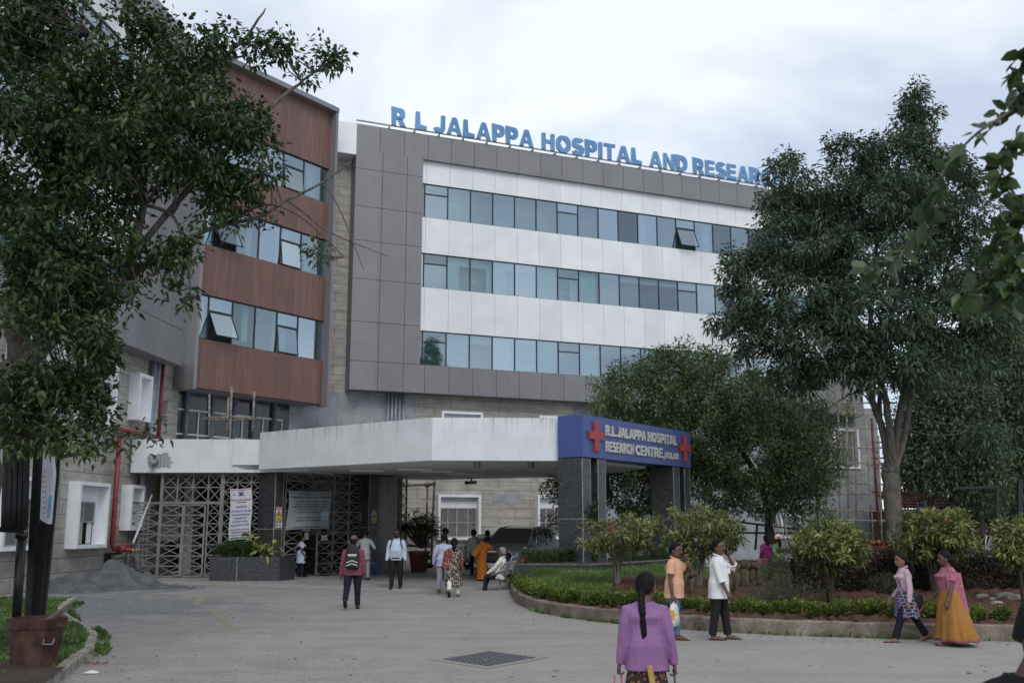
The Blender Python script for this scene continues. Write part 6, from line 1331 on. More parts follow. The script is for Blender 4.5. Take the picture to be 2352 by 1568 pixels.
def button_line(P,m): 
    part(P,'placket',m,lambda b,P:[b.bar(P['cs'](z*P['H'],(.088 if z<.2 else .083)*P['H'],0),P['cs']((z+.05)*P['H'],(.088 if z<.15 else .081)*P['H'],0),.02*P['H'],.004) for z in (.0,.05,.1,.15,.2)])
def held(name,label,cat,t,p,m,fn,group=None):
    w_=world_of(t,p); o=thing(name,label,cat,tuple(w_),t.rotation_euler.z,group); fn(o); return o
CL={k:m_cloth(k+' cloth',c,**kw) for k,c,kw in (('purple knit',(.235,.125,.26),dict(fold=.5)),('orange shirt',(.62,.36,.235),{}),('white shirt',(.66,.67,.68),dict(fold=.5)),('blue denim',(.10,.155,.235),dict(pat=lambda t,v,c:t.mix(c,(.20,.27,.36),t.ramp(t.noise(v,3,3),[(.5,0.),(.7,.6)])))),('black trousers',(.018,.018,.020),{}),('navy trousers',(.016,.018,.030),{}),('grey trousers',(.25,.25,.28),{}),('pink jacket',(.46,.33,.385),{}),('dark leggings',(.014,.013,.026),{}),('maroon jumper',(.20,.065,.085),{}),('pale blue shirt',(.44,.51,.62),dict(fold=.45)),('pale grey shirt',(.33,.34,.345),{}),('cream shirt',(.60,.60,.53),dict(fold=.5)),('green jumper',(.13,.19,.085),{}),('lilac shirt',(.46,.39,.56),{}),('charcoal shirt',(.028,.028,.034),{}),('navy pinafore',(.014,.016,.032),{}),('black clothes',(.010,.010,.012),{}),('teal cloth',(.02,.10,.095),{}),('magenta cloth',(.20,.03,.12),{}))}
CL['lilac floral']=m_cloth('lilac floral shirt',(.40,.41,.53),pat=floral([(.13,.14,.27)],26,.60)); CL['floral dress']=m_cloth('black and beige floral dress',(.45,.38,.30),pat=floral([(.02,.018,.02),(.02,.018,.02)],17,.50)); CL['paisley']=m_cloth('red and beige paisley shawl',(.24,.045,.055),pat=floral([(.45,.33,.22),(.06,.02,.03)],15,.56)); CL['striped']=m_cloth('navy and grey striped jumper',(.24,.25,.31),pat=stripes((.025,.027,.065),(.025,.027,.065),4.2))
CL['orange sari']=m_cloth('bright orange sari',(.42,.145,.02),.6,.4); CL['gold sari']=m_cloth('golden orange sari skirt',(.31,.145,.035),.45,.6,pat=lambda t,v,c:t.mix(c,(.26,.10,.12),t.ramp(sepz(t,v),[(.0,1.),(.10,1.),(.13,0.)])))
CL['pink drape']=m_cloth('pink sari drape',(.34,.105,.17),.5,.5,pat=floral([(.42,.24,.16)],13,.62)); CL['print skirt']=m_cloth('brown floral skirt',(.035,.028,.030),pat=spots((.27,.13,.055),24,.30)); CL['navy print']=m_cloth('navy lattice print skirt',(.03,.03,.07),pat=lattice_print); CL['red floral']=m_cloth('red floral cloth',(.40,.07,.045),pat=floral([(.5,.25,.15)],24,.6))
# 1 the woman in the purple cardigan, nearest to the camera, seen from behind
def ex1(P):
    H=P['H']; cs=P['cs']; 
    part(P,'drape',plain('mustard cloth',(.33,.21,.08),.8),lambda b,P:b.bar(P['sp'](-.05*H,-.128*H,.01*H),P['sp'](-.34*H,-.20*H,.05*H),.035*H,.01*H))
    part(P,'earring',M['brass'],lambda b,P:b.tube([P['f'](.95,.0,-.48),P['f'](.95,.0,-.62)],.05*P['hr'],6))
    part(P,'knit_band',m_cloth('purple ribbing',(.18,.09,.205)),lambda b,P:[b.tube([P['sp'](z*H,-.02*H,s*(.125 if z<-.05 else .118)*H) for z in (-.10,-.06,-.02,.02,.06)],.010*H,6) for s in (1,)])
p1=G(1489,1712)
W1=person('woman seen from behind with a long black braid, purple cardigan and brown floral skirt',p1[:2],0,1.52,-4,0,((6,3),(-6,8)),((.172,.0,-.10),(-.172,-.0,-.13)),-32,4,1.12,'a',CL['purple knit'],1.,None,(CL['print skirt'],.47,.03,.100,.165,.09),'braid',None,SAND,True,female=True,extra=ex1,hands=(1.1,1.3),tophem=-.092)

def hand_of(P,i,k=.06): S_,e,W_=P['A'][i]; return W_+(W_-e).normalized()*k*P['H']
def item(P,name,label,cat,p,build_):
    o=thing(name,label,cat,tuple(world_of(P['t'],p)),P['t'].rotation_euler.z); build_(o); return o
def box_item(P,name,label,p,size,m,rot=(0,0,0),partname='case',extra_=None,cat='phone'):
    def f(o):
        b=MB(); b.bx((0,0,0),size); q=b.build(partname,m,o,local=True); q.rotation_euler=rot
        if extra_: extra_(o,rot)
    return item(P,name,label,cat,p,f)
PHONE=plain('black phone',(.012,.012,.014),.25,.5); REDBAG=plain('red plastic',(.42,.04,.06),.4,.4)
box_item(W1,'phone','black phone in the right hand of the woman in the purple cardigan',hand_of(W1,0,.075)+Vector((-.015,.03,0)),(.012,.075,.15),PHONE,(R(-12),0,0),extra_=lambda o,r:setattr(MB().bx((.0066,0,0),(.001,.066,.13)).build('screen',M['dark_glass'],o,local=True),'rotation_euler',r))
def redbag(o):
    b=MB(); 
    for s in (-.03,.03): b.tube([(s,0,.0),(s*1.2,.01,-.12),(s*1.5,0,-.3)],.006,6)
    b.build('handle',REDBAG,o,local=True); b=MB(); b.loft([ell((0,0,z),rx,ry,14) for z,rx,ry in ((-.3,.14,.05),(-.38,.16,.08),(-.52,.16,.09),(-.58,.14,.07))]); b.build('bag_body',REDBAG,o,local=True)
item(W1,'carrier_bag','red carrier bag hanging from the hand of the woman in the purple cardigan','bag',hand_of(W1,1,.07),redbag)
# 2, 3 the two men beside the island kerb
def ex2(P):
    moustache(P); watch(P,1,M['brass']); collar(P,CL['orange shirt'],.04)
p=G(1552,1467); W2=person('man in a pale orange T-shirt and blue jeans with his fist at his mouth',p[:2],0,1.64,-118,2,((6,3),(-3,4)),((.145,.03,-.085),(-.045,.135,.285,(-.5,.5,-1))),-12,4,1.05,'a',CL['orange shirt'],.3,CL['blue denim'],None,'short',None,SAND,True,extra=ex2,hands=(1.2,1.0),tophem=-.10,belly=.006)
def clothbag(o):
    b=MB(); b.loft([ell((0,0,z),rx,ry,16,pw=.7) for z,rx,ry in ((-.03,.10,.03),(-.10,.14,.05),(-.28,.16,.075),(-.40,.15,.06))]); b.build('bag_body',M['paper'],o,local=True)
    b=MB(); b.loft([ell((0.0,-.004,z),rx,ry,16,pw=.7) for z,rx,ry in ((-.12,.148,.056),(-.20,.157,.068),(-.29,.165,.079))],False); b.build('yellow_print',M['amber'],o,local=True)
    b=MB(); 
    for s in (-.05,.05): b.tube([(0,0,.01),(s,0,-.03),(s*1.2,0,-.10)],.008,6)
    b.build('handle',M['paper'],o,local=True)
M['amber']=plain('amber print',(.55,.31,.05),.6)
item(W2,'cloth_bag','white and amber cloth bag in the hand of the man in the orange T-shirt','bag',hand_of(W2,0,.07),clothbag)
def ex3(P):
    moustache(P); collar(P,CL['white shirt'],.042); button_line(P,CL['white shirt']); part(P,'pocket',CL['white shirt'],lambda b,P:b.bar(P['cs'](.13*P['H'],.092*P['H'],-.045*P['H']),P['cs'](.19*P['H'],.092*P['H'],-.045*P['H']),.05*P['H'],.005))
    part(P,'rolled_cuff',CL['white shirt'],lambda b,P:[b.tube([A_[1].lerp(A_[2],.22),A_[1].lerp(A_[2],.32)],.040*P['H'],12) for A_ in P['A']])
p=G(1655,1468); W3=person('man in a white shirt and dark trousers holding a phone to his cheek',p[:2],0,1.70,-112,0,((-7,2),(9,3)),((.15,.11,-.045),(-.075,.10,.30,(-.6,.35,-1))),-18,-2,1.1,'a',CL['white shirt'],.78,CL['black trousers'],None,'short',None,SAND,True,extra=ex3,hands=(.7,.9),tophem=-.115,belly=.012)
box_item(W3,'phone','black phone held at the cheek of the man in the white shirt',hand_of(W3,1,.055)+Vector((.012,-.01,.01)),(.010,.07,.14),PHONE,(R(20),0,0))
# 4, 5 the two women walking along the kerb
def ex4(P):
    H=P['H']; part(P,'earring',M['brass'],lambda b,P:b.tube([P['f'](-.95,.0,-.48),P['f'](-.95,.0,-.60)],.06*P['hr'],6)); collar(P,CL['pink jacket'],.046)
    part(P,'bag_strap',CL['magenta cloth'],lambda b,P:b.tube([P['cs'](.285*H,.02*H,.06*H),P['cs'](.22*H,.085*H,.0),P['cs'](.10*H,.08*H,-.07*H),P['sp'](.0,.0,-.12*H)],.006*H,6))
p=G(2088,1473); W4=person('young woman in a pale pink jacket and patterned navy kurta striding by',p[:2],0,1.52,92,2,((-24,8),(24,6)),((.14,.09,-.02),(-.145,.03,-.065)),6,2,.9,'b',CL['pink jacket'],1.,CL['dark leggings'],(CL['navy print'],.55,.27,.105,.165,.06),'pony',None,SAND,True,female=True,extra=ex4,tophem=-.05)
def handbag(o):
    b=MB(); b.loft([ell((0,y,0),rx,rz,16,(0,0,1),(1,0,0),.8) for y,rx,rz in ((-.12,.10,.02),(-.09,.14,.04),(.0,.155,.05),(.09,.14,.04),(.12,.10,.02))]); b.build('bag_body',M['ink'],o,local=True); b=MB(); b.tube([(-.03,.11*math.sin(a)-.0,.15*math.cos(a)) for a in np.linspace(1.8,4.4,12)],.012,6); b.build('piping',REDBAG,o,local=True)
item(W4,'shoulder_bag','black shoulder bag with red piping behind the young woman in the pink jacket','bag',Vector((-.12,-.12,.66)),handbag)
def ex5(P):
    H=P['H']; part(P,'bangle',M['brass'],lambda b,P:[b.tube([P['A'][1][2]-(P['A'][1][2]-P['A'][1][1]).normalized()*k*H,P['A'][1][2]-(P['A'][1][2]-P['A'][1][1]).normalized()*(k-.006)*H],.021*H,10) for k in (.012,.035)])
    part(P,'earring',M['brass'],lambda b,P:b.tube([P['f'](-.95,.0,-.48),P['f'](-.95,.0,-.60)],.07*P['hr'],6))
    b=MB()   # loose end of the sari over the shoulder
    n=12; 
    for i in range(n):
        for j in range(14):
            def q(i,j):
                u=i/n; v=j/14; x=-.135*H-.018*H*math.sin(6*u+3*v)*(.3+v)-.02*H*math.sin(math.pi*u); y=(.075-.165*u-.03*v*v)*H; z=(.265-.05*abs(u-.4)-.47*v*(1-.32*u+.18*u*u))*H
                return P['sp'](z,y,x)
            b.face([q(i,j),q(i+1,j),q(i+1,j+1),q(i,j+1)],smooth=True)
    b.build('sari_end',CL['pink drape'],P['t'],local=True)
p=G(2192,1481); W5=person('woman in a golden sari with a pink drape walking along the kerb',p[:2],0,1.53,88,3,((-14,10),(12,3)),((.15,.1,0),(-.17,.10,-.085,(-.6,-.6,-.2))),0,3,1.3,'a',CL['pink drape'],.35,None,(CL['gold sari'],.60,.05,.122,.235,.10,(0,-.03)),'bun',None,SAND,True,female=True,extra=ex5,belly=.012,tophem=-.04)
# 6 bystander cut by the frame, arm raised, close to the camera
p=at(2349,1470,2.95); W6=person('person cut by the frame with a raised forearm and a black wrist strap',(p[0]+.12,p[1]+.39),0,1.78,-88,4,((3,2),(-3,2)),((.22,-.05,.335,(.3,-.1,-1)),(-.13,.03,-.05)),0,14,1.05,'c',CL['black clothes'],.3,CL['black trousers'],None,'short',None,SHOE,True,bend=14,extra=lambda P:part(P,'wrist_strap',INK,lambda b,P:[b.tube([P['A'][0][2].lerp(P['A'][0][1],.10),P['A'][0][2].lerp(P['A'][0][1],.19)],.021*P['H'],14),b.bar(P['A'][0][2].lerp(P['A'][0][1],.15)+Vector((0,-.02,0)),P['A'][0][2].lerp(P['A'][0][1],.13)+Vector((0,-.062,0)),.022,.008)]),hands=(1.3,1.0))
# 7 the man with the backpack
def ex7(P): collar(P,CL['pale blue shirt'],.044)
p=G(808,1398); W7=person('balding man in a maroon jumper with a black backpack walking to the porch',p[:2],0,1.70,4,2,((7,3),(-20,30)),((.15,.05,-.06),(-.165,.02,-.075)),0,0,1.12,'a',CL['maroon jumper'],1.,CL['navy trousers'],None,'bald',None,SHOE,True,extra=ex7,tophem=-.07)
def backpack(o):
    b=MB(); b.loft([ell((0,y,z),rx,.085*(1-.3*abs(k-3)/3),16,pw=.75) for k,(z,rx,y) in enumerate(((-.26,.12,0),(-.2,.155,-.02),(-.05,.165,-.03),(.08,.16,-.03),(.18,.145,-.02),(.25,.11,0),(.28,.05,.02)))]); b.build('bag_body',M['packcloth'],o,local=True)
    b=MB(); b.bx((0,-.105,.06),(.20,.02,.045)); 
    for z in (-.09,-.16):
        b.bar((-.13,-.118,z-.02),(0,-.125,z+.03),.022,.012,(0,1,0)); b.bar((.13,-.118,z-.02),(0,-.125,z+.0305),.022,.012,(0,1,0))
    b.build('reflector',M['letter'],o,local=True)
    b=MB()
    for s in (1,-1): b.tube([(s*.05,.02,.26),(s*.10,.07,.36),(s*.13,.14,.40)],.022,8)
    b.build('shoulder_strap',M['packstrap'],o,local=True)
    b=MB(); b.loft([ell((0,-.075,z),rx,.05,14,pw=.7) for z,rx in ((-.235,.11),(-.2,.13),(-.02,.13),(.02,.10))]); b.build('front_pocket',M['packcloth'],o,local=True)
M['packcloth']=plain('black pack cloth',(.022,.022,.026),.7,.3,var=.3); M['packstrap']=plain('grey strap',(.08,.075,.078),.8)
item(W7,'backpack','black backpack with two pale chevrons on the back of the man in the maroon jumper','backpack',Vector((0,-.185,1.18)),backpack)
# 8 man facing the camera
def ex8(P):
    moustache(P); glasses(P); collar(P,CL['pale blue shirt'],.043); button_line(P,CL['pale blue shirt']); H=P['H']; watch(P,1)
    part(P,'belt',INK,lambda b,P:b.loft([ell(P['sp'](z*H,.004*H,0),.107*H,.087*H,18,pw=.86) for z in (-.028,-.008)]))
    part(P,'backpack_strap',M['packcloth'],lambda b,P:[b.tube([P['cs'](.295*H,-.03*H,s*.062*H),P['cs'](.285*H,.045*H,s*.075*H),P['cs'](.20*H,.075*H,s*.088*H),P['cs'](.14*H,.05*H,s*.105*H)],.012*H,8) for s in (1,-1)])
    part(P,'badge',M['red_ink'],lambda b,P:b.bx(P['cs'](.215*H,.084*H,-.05*H),(.045*H,.006,.012*H)))
p=G(909,1350,.07); W8=person('moustached man in a pale blue shirt and glasses coming out of the porch',p[:2],.07,1.74,178,0,((4,2),(-2,6)),((.16,.03,-.06),(-.162,.03,-.065)),0,3,1.18,'c',CL['pale blue shirt'],1.,CL['black trousers'],None,'short',None,SHOE,False,extra=ex8,belly=.02,tophem=-.02,hands=(1.1,.6))
box_item(W8,'phone','small black phone in the hand of the man in the pale blue shirt',hand_of(W8,0,.07),(.07,.012,.13),PHONE)
# 9, 10 couple walking to the porch
p=G(1018,1360,.03); W9=person('man in a lilac floral shirt and grey trousers walking beside a woman in a shawl',p[:2],.03,1.66,-6,3,((3,2),(-4,4)),((.15,.10,-.0),(-.18,.03,-.05)),0,2,1.08,'a',CL['lilac floral'],1.,CL['grey trousers'],None,'short',None,SAND,False,tophem=-.09)
def ex10(P):
    H=P['H']
    b=MB(); n=10
    for side in (0,1):
        for i in range(n):
            for j in range(12):
                def q(i,j):
                    u=i/n;v=j/12
                    if side==0: x=(-.02-.15*u-.05*v*u)*H; y=(-.105-.02*math.sin(8*u+3*v)+.05*u)*H; z=(.275-.02*u-(.20+.10*u)*v-.05*math.sin(3*u)*v)*H
                    else: x=(.115+.02*math.sin(6*u+v))*H; y=(-.10+.16*u)*H; z=(.27-.03*abs(u-.5)-.47*v)*H
                    return P['sp'](z,y,x)
                f=[q(i,j),q(i+1,j),q(i+1,j+1),q(i,j+1)]; b.face(f,smooth=True)
    b.build('shawl',CL['paisley'],P['t'],local=True)
p=G(1042,1370); W10=person('woman in a black and beige floral dress with a red paisley shawl seen from behind',p[:2],0,1.58,0,0,((5,4),(-10,34)),((.15,.03,-.05),(-.14,.06,.02)),0,0,1.05,'b',CL['floral dress'],.4,CL['cream shirt'],(CL['floral dress'],.56,.19,.108,.15,.03),'long',None,SAND,False,female=True,extra=ex10)
# 11 woman in the orange sari bending over the bonnet
def ex11(P):
    H=P['H']; b=MB(); n=8
    for i in range(n):
        for j in range(10):
            def q(i,j):
                u=i/n;v=j/10; return P['cs']((.285-.36*v)*H,(-.085-.025*math.sin(5*u+2*v))*H,(-.115+.20*u-.03*v)*H)
            b.face([q(i,j),q(i+1,j),q(i+1,j+1),q(i,j+1)],smooth=True)
    b.build('sari_end',CL['orange sari'],P['t'],local=True)
p=G(1106,1333,.07); W11=person('woman in a bright orange sari leaning over the car bonnet',p[:2],.07,1.55,-48,14,((4,2),(-4,2)),((.13,.28,.17),(-.10,.28,.16)),0,15,1.08,'a',CL['orange sari'],.4,None,(CL['orange sari'],.60,.03,.118,.125,.06),'braid',None,SAND,False,female=True,extra=ex11,bend=22)
p=G(1090,1320,.07); W12=person('man in a grey shirt and black trousers holding a paper beside the silver car',p[:2],.07,1.70,20,10,((3,2),(-3,2)),((.14,.06,-.02),(-.18,.16,.06)),0,5,1.0,'a',CL['pale grey shirt'],1.,CL['black trousers'],None,'short',None,SHOE,False)
box_item(W12,'paper_sheet','white sheet of paper in the hand of the man in the grey shirt',hand_of(W12,1,.08),(.004,.12,.2),M['paper'],(R(60),0,R(30)),'sheet',None,'paper')
W13=person('man in a navy and grey striped jumper bending over the roof of the silver car',(-.95,38.0),.07,1.68,-10,14,((3,2),(-3,2)),((.14,.16,.10),(-.14,.16,.10)),10,8,1.08,'a',CL['striped'],1.,CL['navy trousers'],None,'short',None,SHOE,False)
W19=person('man in a dark cap standing behind the man in the lilac shirt',(-2.72,41.0),.07,1.72,-80,0,((3,2),(-3,2)),None,-10,0,1.0,'c',CL['charcoal shirt'],1.,CL['navy trousers'],None,'short',None,SHOE,False,extra=lambda P:part(P,'cap',INK,lambda b,P:[b.loft([ell(P['f'](0,-.05,z),rx*P['hr'],ry*P['hr'],14) for z,rx,ry in ((.35,.96,1.06),(.8,.9,1.0),(1.2,.55,.65),(1.33,.1,.1))]),b.loft([ell(P['f'](0,.55+k*.5,.42-.02*k),(.7-.1*k)*P['hr'],.5*P['hr'],12) for k in (0,1)])]))
# 14, 15 seated on the chairs
def ex14(P): collar(P,CL['cream shirt'],.044)
p=G(1150,1362); W14=person('old man with grey hair in a cream shirt sitting on the grey plastic chair',(p[0]-.02,p[1]+.2),.04,1.66,78,-8,((78,62),(82,80)),((.12,.20,.02),(-.12,.22,.01)),8,-2,1.1,'a',CL['cream shirt'],1.,CL['navy trousers'],None,'short',GREYH,SHOE,False,extra=ex14,sit=.50-.04)
W15=person('grey haired woman in red floral clothes sitting half hidden behind the granite wall',(.42,32.4),.04,1.55,82,-4,((80,78),(80,82)),((.12,.2,.08),(-.12,.22,.10)),0,10,1.05,'c',CL['red floral'],.4,None,(CL['red floral'],.52,.15,.12,.16,.05,(0,.2)),'bun',GREYH,SAND,False,female=True,sit=.46)
# lobby people
def exn(P): part(P,'apron',CL['navy pinafore'],lambda b,P:b.loft([ell(P['sp'](z*P['H'],.01*P['H'],0),rx*P['H'],ry*P['H'],18) for z,rx,ry in ((-.14,.128,.108),(-.05,.112,.094),(.06,.100,.084),(.18,.108,.098),(.235,.106,.09))],False))
p=G(691,1322,.12); W16=person('young woman in a pale blue tunic and navy pinafore waiting by the entrance',(-7.65,36.9),.07,1.50,-55,0,((2,2),(-2,2)),((.12,.04,-.02),(-.13,-.06,-.02)),-10,0,1.0,'b',CL['pale blue shirt'],.35,CL['navy trousers'],(CL['pale blue shirt'],.56,.33,.105,.135,.03),'bun',None,SHOE,False,female=True,extra=exn)
W17=person('man in a dark shirt standing in the shade of the doorway',(-7.15,38.5),.07,1.70,-150,0,((2,2),(-2,2)),None,-20,0,.98,'c',CL['charcoal shirt'],1.,CL['navy trousers'],None,'short',None,SHOE,False)
W18=person('man in a pale grey shirt seen from behind at the inner pillar',(-5.05,34.9),.07,1.70,-6,2,((4,2),(-10,14)),((.12,.16,.16),(-.12,.16,.16)),0,10,.98,'a',CL['pale grey shirt'],1.,CL['grey trousers'],None,'short',None,SHOE,False,tophem=-.12)
# people beyond the island
def exb(P):
    part(P,'beanie',M['paper'],lambda b,P:b.loft([ell(P['f'](0,-.08,z),rx*P['hr'],ry*P['hr'],14) for z,rx,ry in ((-.15,.98,1.05),(.4,1.02,1.10),(.9,.86,.95),(1.3,.45,.5),(1.42,.1,.1))])); part(P,'beanie_band',M['flower'],lambda b,P:[b.loft([ell(P['f'](0,-.08,z),1.07*P['hr'],1.15*P['hr'],14) for z in (-.35,-.02)]),b.tube([P['f'](0,-1.15,.35),P['f'](0,-1.3,.35)],.38*P['hr'],10)])
W20=person('person in a green jumper and a cream and orange beanie with hands clasped behind',(8.65,33.0),.0,1.62,4,0,((2,2),(-2,2)),((.03,-.13,.0,(1,-.6,-.2)),(-.03,-.13,.0,(-1,-.6,-.2))),0,0,1.05,'b',CL['green jumper'],1.,CL['charcoal shirt'],None,'pony',None,SHOE,False,female=True,extra=exb)
W21=person('woman in magenta with a pink handbag mostly hidden by the person in the green jumper',(8.5,33.9),.0,1.60,10,0,((2,2),(-2,2)),((.12,.02,-.02),(-.14,.03,-.02)),0,0,1.0,'b',CL['magenta cloth'],1.,CL['charcoal shirt'],None,'long',None,SHOE,False,female=True)
def pinkbag(o):
    b=MB(); b.loft([ell((0,0,z),rx,.07,16,pw=.7) for z,rx in ((-.02,.13),(-.05,.17),(-.25,.22),(-.33,.21))]); b.build('bag_body',M['pinkleather'],o,local=True); b=MB(); b.tube([(-.1,0,-.03),(-.07,0,.2),(.02,0,.32),(.1,0,.2),(.12,0,-.03)],.011,6); b.build('handle',M['pinkleather'],o,local=True)
M['pinkleather']=plain('dusty pink leather',(.26,.09,.13),.45,.4); item(W21,'handbag','dusty pink handbag hanging beside the person in the green jumper','bag',Vector((-.22,-.1,.86)),pinkbag)
W22=person('man in a lilac shirt standing beyond the purple hedge',(15.9,33.6),.1,1.70,70,0,((2,2),(-2,2)),((.14,.06,-.02),(-.16,.03,-.06)),0,0,1.1,'c',CL['lilac shirt'],1.,CL['navy trousers'],None,'short',None,SHOE,False,belly=.02,extra=lambda P:collar(P,CL['lilac shirt']))
for k,(u,Y,yw,lab) in enumerate(((2243,44,150,'man in black beyond the hedge, farthest along the yard'),(2282,41,-30,'person in black standing close behind the man in the lilac shirt'),(2296,45,20,'person in black beside the blue drum beyond the hedge'))):
    q=at(u,1230,Y); person(lab,q[:2],.1,1.68,yw,0,((2,2),(-2,2)),None,0,0,1.05,'c',CL['black clothes'],1.,CL['black trousers'],None,'short',None,SHOE,False)
q=at(1836,1250,34); person('person in teal clothes almost hidden behind the full round shrub',q[:2],.0,1.45,60,0,((2,2),(-2,2)),None,0,0,1.0,'c',CL['teal cloth'],1.,CL['charcoal shirt'],None,'short',None,SHOE,False)
for k,(u,v,Y,m_,lab) in enumerate(((1725,1266,34.5,'blue_ink','seated person in a blue headscarf whose head shows above the planter hedge'),)):
    pass
# ---------------------------------------------------------------- vehicles
def m_paint(name,c):
    t=NT(name); t.col(c).set(.3,metal=.15,spec=.5); t.b.inputs['Coat Weight'].default_value=.6; t.b.inputs['Coat Roughness'].default_value=.06; return t.m
M['car_grey']=m_paint('dark grey metallic paint',(.20,.205,.22)); M['car_silver']=m_paint('grey silver metallic paint',(.34,.345,.36)); M['chrome']=plain('chrome',(.55,.56,.58),.15,.5,.9,var=.05); M['rubber']=plain('tyre rubber',(.015,.015,.015),.85,.2); M['lamp_lens']=plain('clear headlamp lens',(.45,.48,.52),.12,.6,.3,var=.1); M['tail_red']=plain('red lamp lens',(.16,.012,.015),.25,.5)
def m_carglass():
    t=NT('tinted car glass'); t.col((.05,.056,.06)).set(.06,spec=1.); return t.m
M['car_glass']=m_carglass()
def car(name,label,loc,yaw,st,paint,glass_top,glass_side,rear_top=None,group=None):
    """st rows: y, hb, zb, hs, zs, hbelt, zbelt, hroof, zroof"""
    t=thing(name,label,'car',loc,R(yaw)); rings=[]
    for y,hb,zb,hs,zs,hw,zw,hr,zr in st:
        h=[(0,zb),(hb*.7,zb),(hb,zb+.06),(hs,zs),(hs*1.005,(zs+zw)/2+.04),(hw,zw),(hw*.3+hr*.7+.015,zw*.25+zr*.75-.02),(hr,zr-.045),(hr*.75,zr-.012),(0,zr)]
        rings.append([(x,y,z) for x,z in h]+[(-x,y,z) for x,z in h[-2:0:-1]])
    n=len(rings[0]); body=MB(); gl={}
    for i in range(len(rings)-1):
        for k in range(n):
            q=[rings[i][k],rings[i+1][k],rings[i+1][(k+1)%n],rings[i][(k+1)%n]]; kk=k if k<9 else n-1-k; m_=None
            if kk>=7 and glass_top[0]<=i<glass_top[1]: m_='windscreen'
            elif rear_top and kk>=7 and rear_top[0]<=i<rear_top[1]: m_='rear_window'
            elif kk in (5,6) and glass_side[0]<=i<glass_side[1]: m_='side_window'
            (gl.setdefault((m_,k<9 if m_=='side_window' else 0),MB()) if m_ else body).face(q[::-1],smooth=True)
    body.face(rings[0]); body.face(rings[-1][::-1]); body.build('body',paint,t,local=True)
    for (m_,s),b in gl.items(): b.build(m_,M['car_glass'],t,local=True)
    def wheel(x,y,r=.33):
        b=MB(); s=1 if x>0 else -1; prof=[(r*.62,-.1),(r*.95,-.1),(r,-.06),(r,.06),(r*.95,.1),(r*.62,.1)]
        rr=[[(x+s*o,y+q*math.cos(a),r+q*math.sin(a)) for a in np.linspace(0,2*math.pi,21)[:-1]] for q,o in prof]; b.loft(rr,False); o=b.build('wheel',M['rubber'],t,local=True)
        b=MB()
        for k in range(6): a=k*math.pi/3; b.bar((x+s*.08,y,r),(x+s*.085,y+.6*r*math.cos(a),r+.6*r*math.sin(a)),.06,.02,(1,0,0))
        b.loft([[(x+s*.05,y+.01*math.cos(a),r+.01*math.sin(a)) for a in np.linspace(0,6.283,15)[:-1]],[(x+s*.04,y+.63*r*math.cos(a),r+.63*r*math.sin(a)) for a in np.linspace(0,6.283,15)[:-1]]],False); b.build('rim',M['chrome'],o,local=True)
    return t,wheel,rings
VAN=[(2.36,.60,.38,.66,.55,.62,.80,.3,.88),(2.28,.78,.30,.82,.55,.80,.93,.5,.99),(2.05,.86,.26,.90,.56,.88,1.02,.66,1.08),(1.55,.88,.25,.915,.57,.90,1.07,.75,1.15),(1.15,.88,.25,.915,.57,.905,1.09,.78,1.21),(.70,.88,.25,.915,.57,.905,1.10,.74,1.50),(.25,.88,.25,.915,.57,.905,1.10,.66,1.74),(-.5,.88,.25,.915,.57,.905,1.11,.66,1.80),(-1.5,.88,.25,.915,.57,.90,1.12,.66,1.79),(-2.05,.86,.27,.90,.57,.88,1.13,.64,1.72),(-2.28,.82,.32,.87,.57,.84,1.10,.60,1.52),(-2.36,.75,.38,.80,.57,.78,1.0,.55,1.1)]
cx_=np.array([-.58,35.5])+np.array([.35,.94])*2.36
t,wh,_=car('parked_car','dark grey people carrier parked under the porch facing the drive beside the granite pillar',(cx_[0],cx_[1],.07),159.6,VAN,M['car_grey'],(4,6),(5,9),(9,11))
for x in (.8,-.8):
    for y in (1.45,-1.35): wh(x,y,.34)
b=MB(); b.loft([[(x,2.39-.05*abs(x)**2,z) for x,z in ((-.52,.92),(.52,.92),(.60,.80),(.50,.55),(-.50,.55),(-.60,.80))],[(x*.96,2.30-.05*abs(x)**2,z) for x,z in ((-.52,.92),(.52,.92),(.60,.80),(.50,.55),(-.50,.55),(-.60,.80))]],True,False); gr=b.build('grille',M['ink'],t,local=True)
b=MB()
for z in (.66,.73,.80,.87): b.bar((-.5,2.40,z),(.5,2.40,z),.022,.02)
b.build('grille_bar',M['steel'],gr,local=True)
b=MB(); q=[(-.56,.94),(.56,.94),(.65,.80),(.54,.52),(-.54,.52),(-.65,.80)]
for i in range(6): a,c=q[i],q[(i+1)%6]; b.bar((a[0],2.405-.05*a[0]**2,a[1]),(c[0],2.405-.05*c[0]**2,c[1]),.035,.03,(0,1,0))
b.build('grille_surround',M['chrome'],gr,local=True)
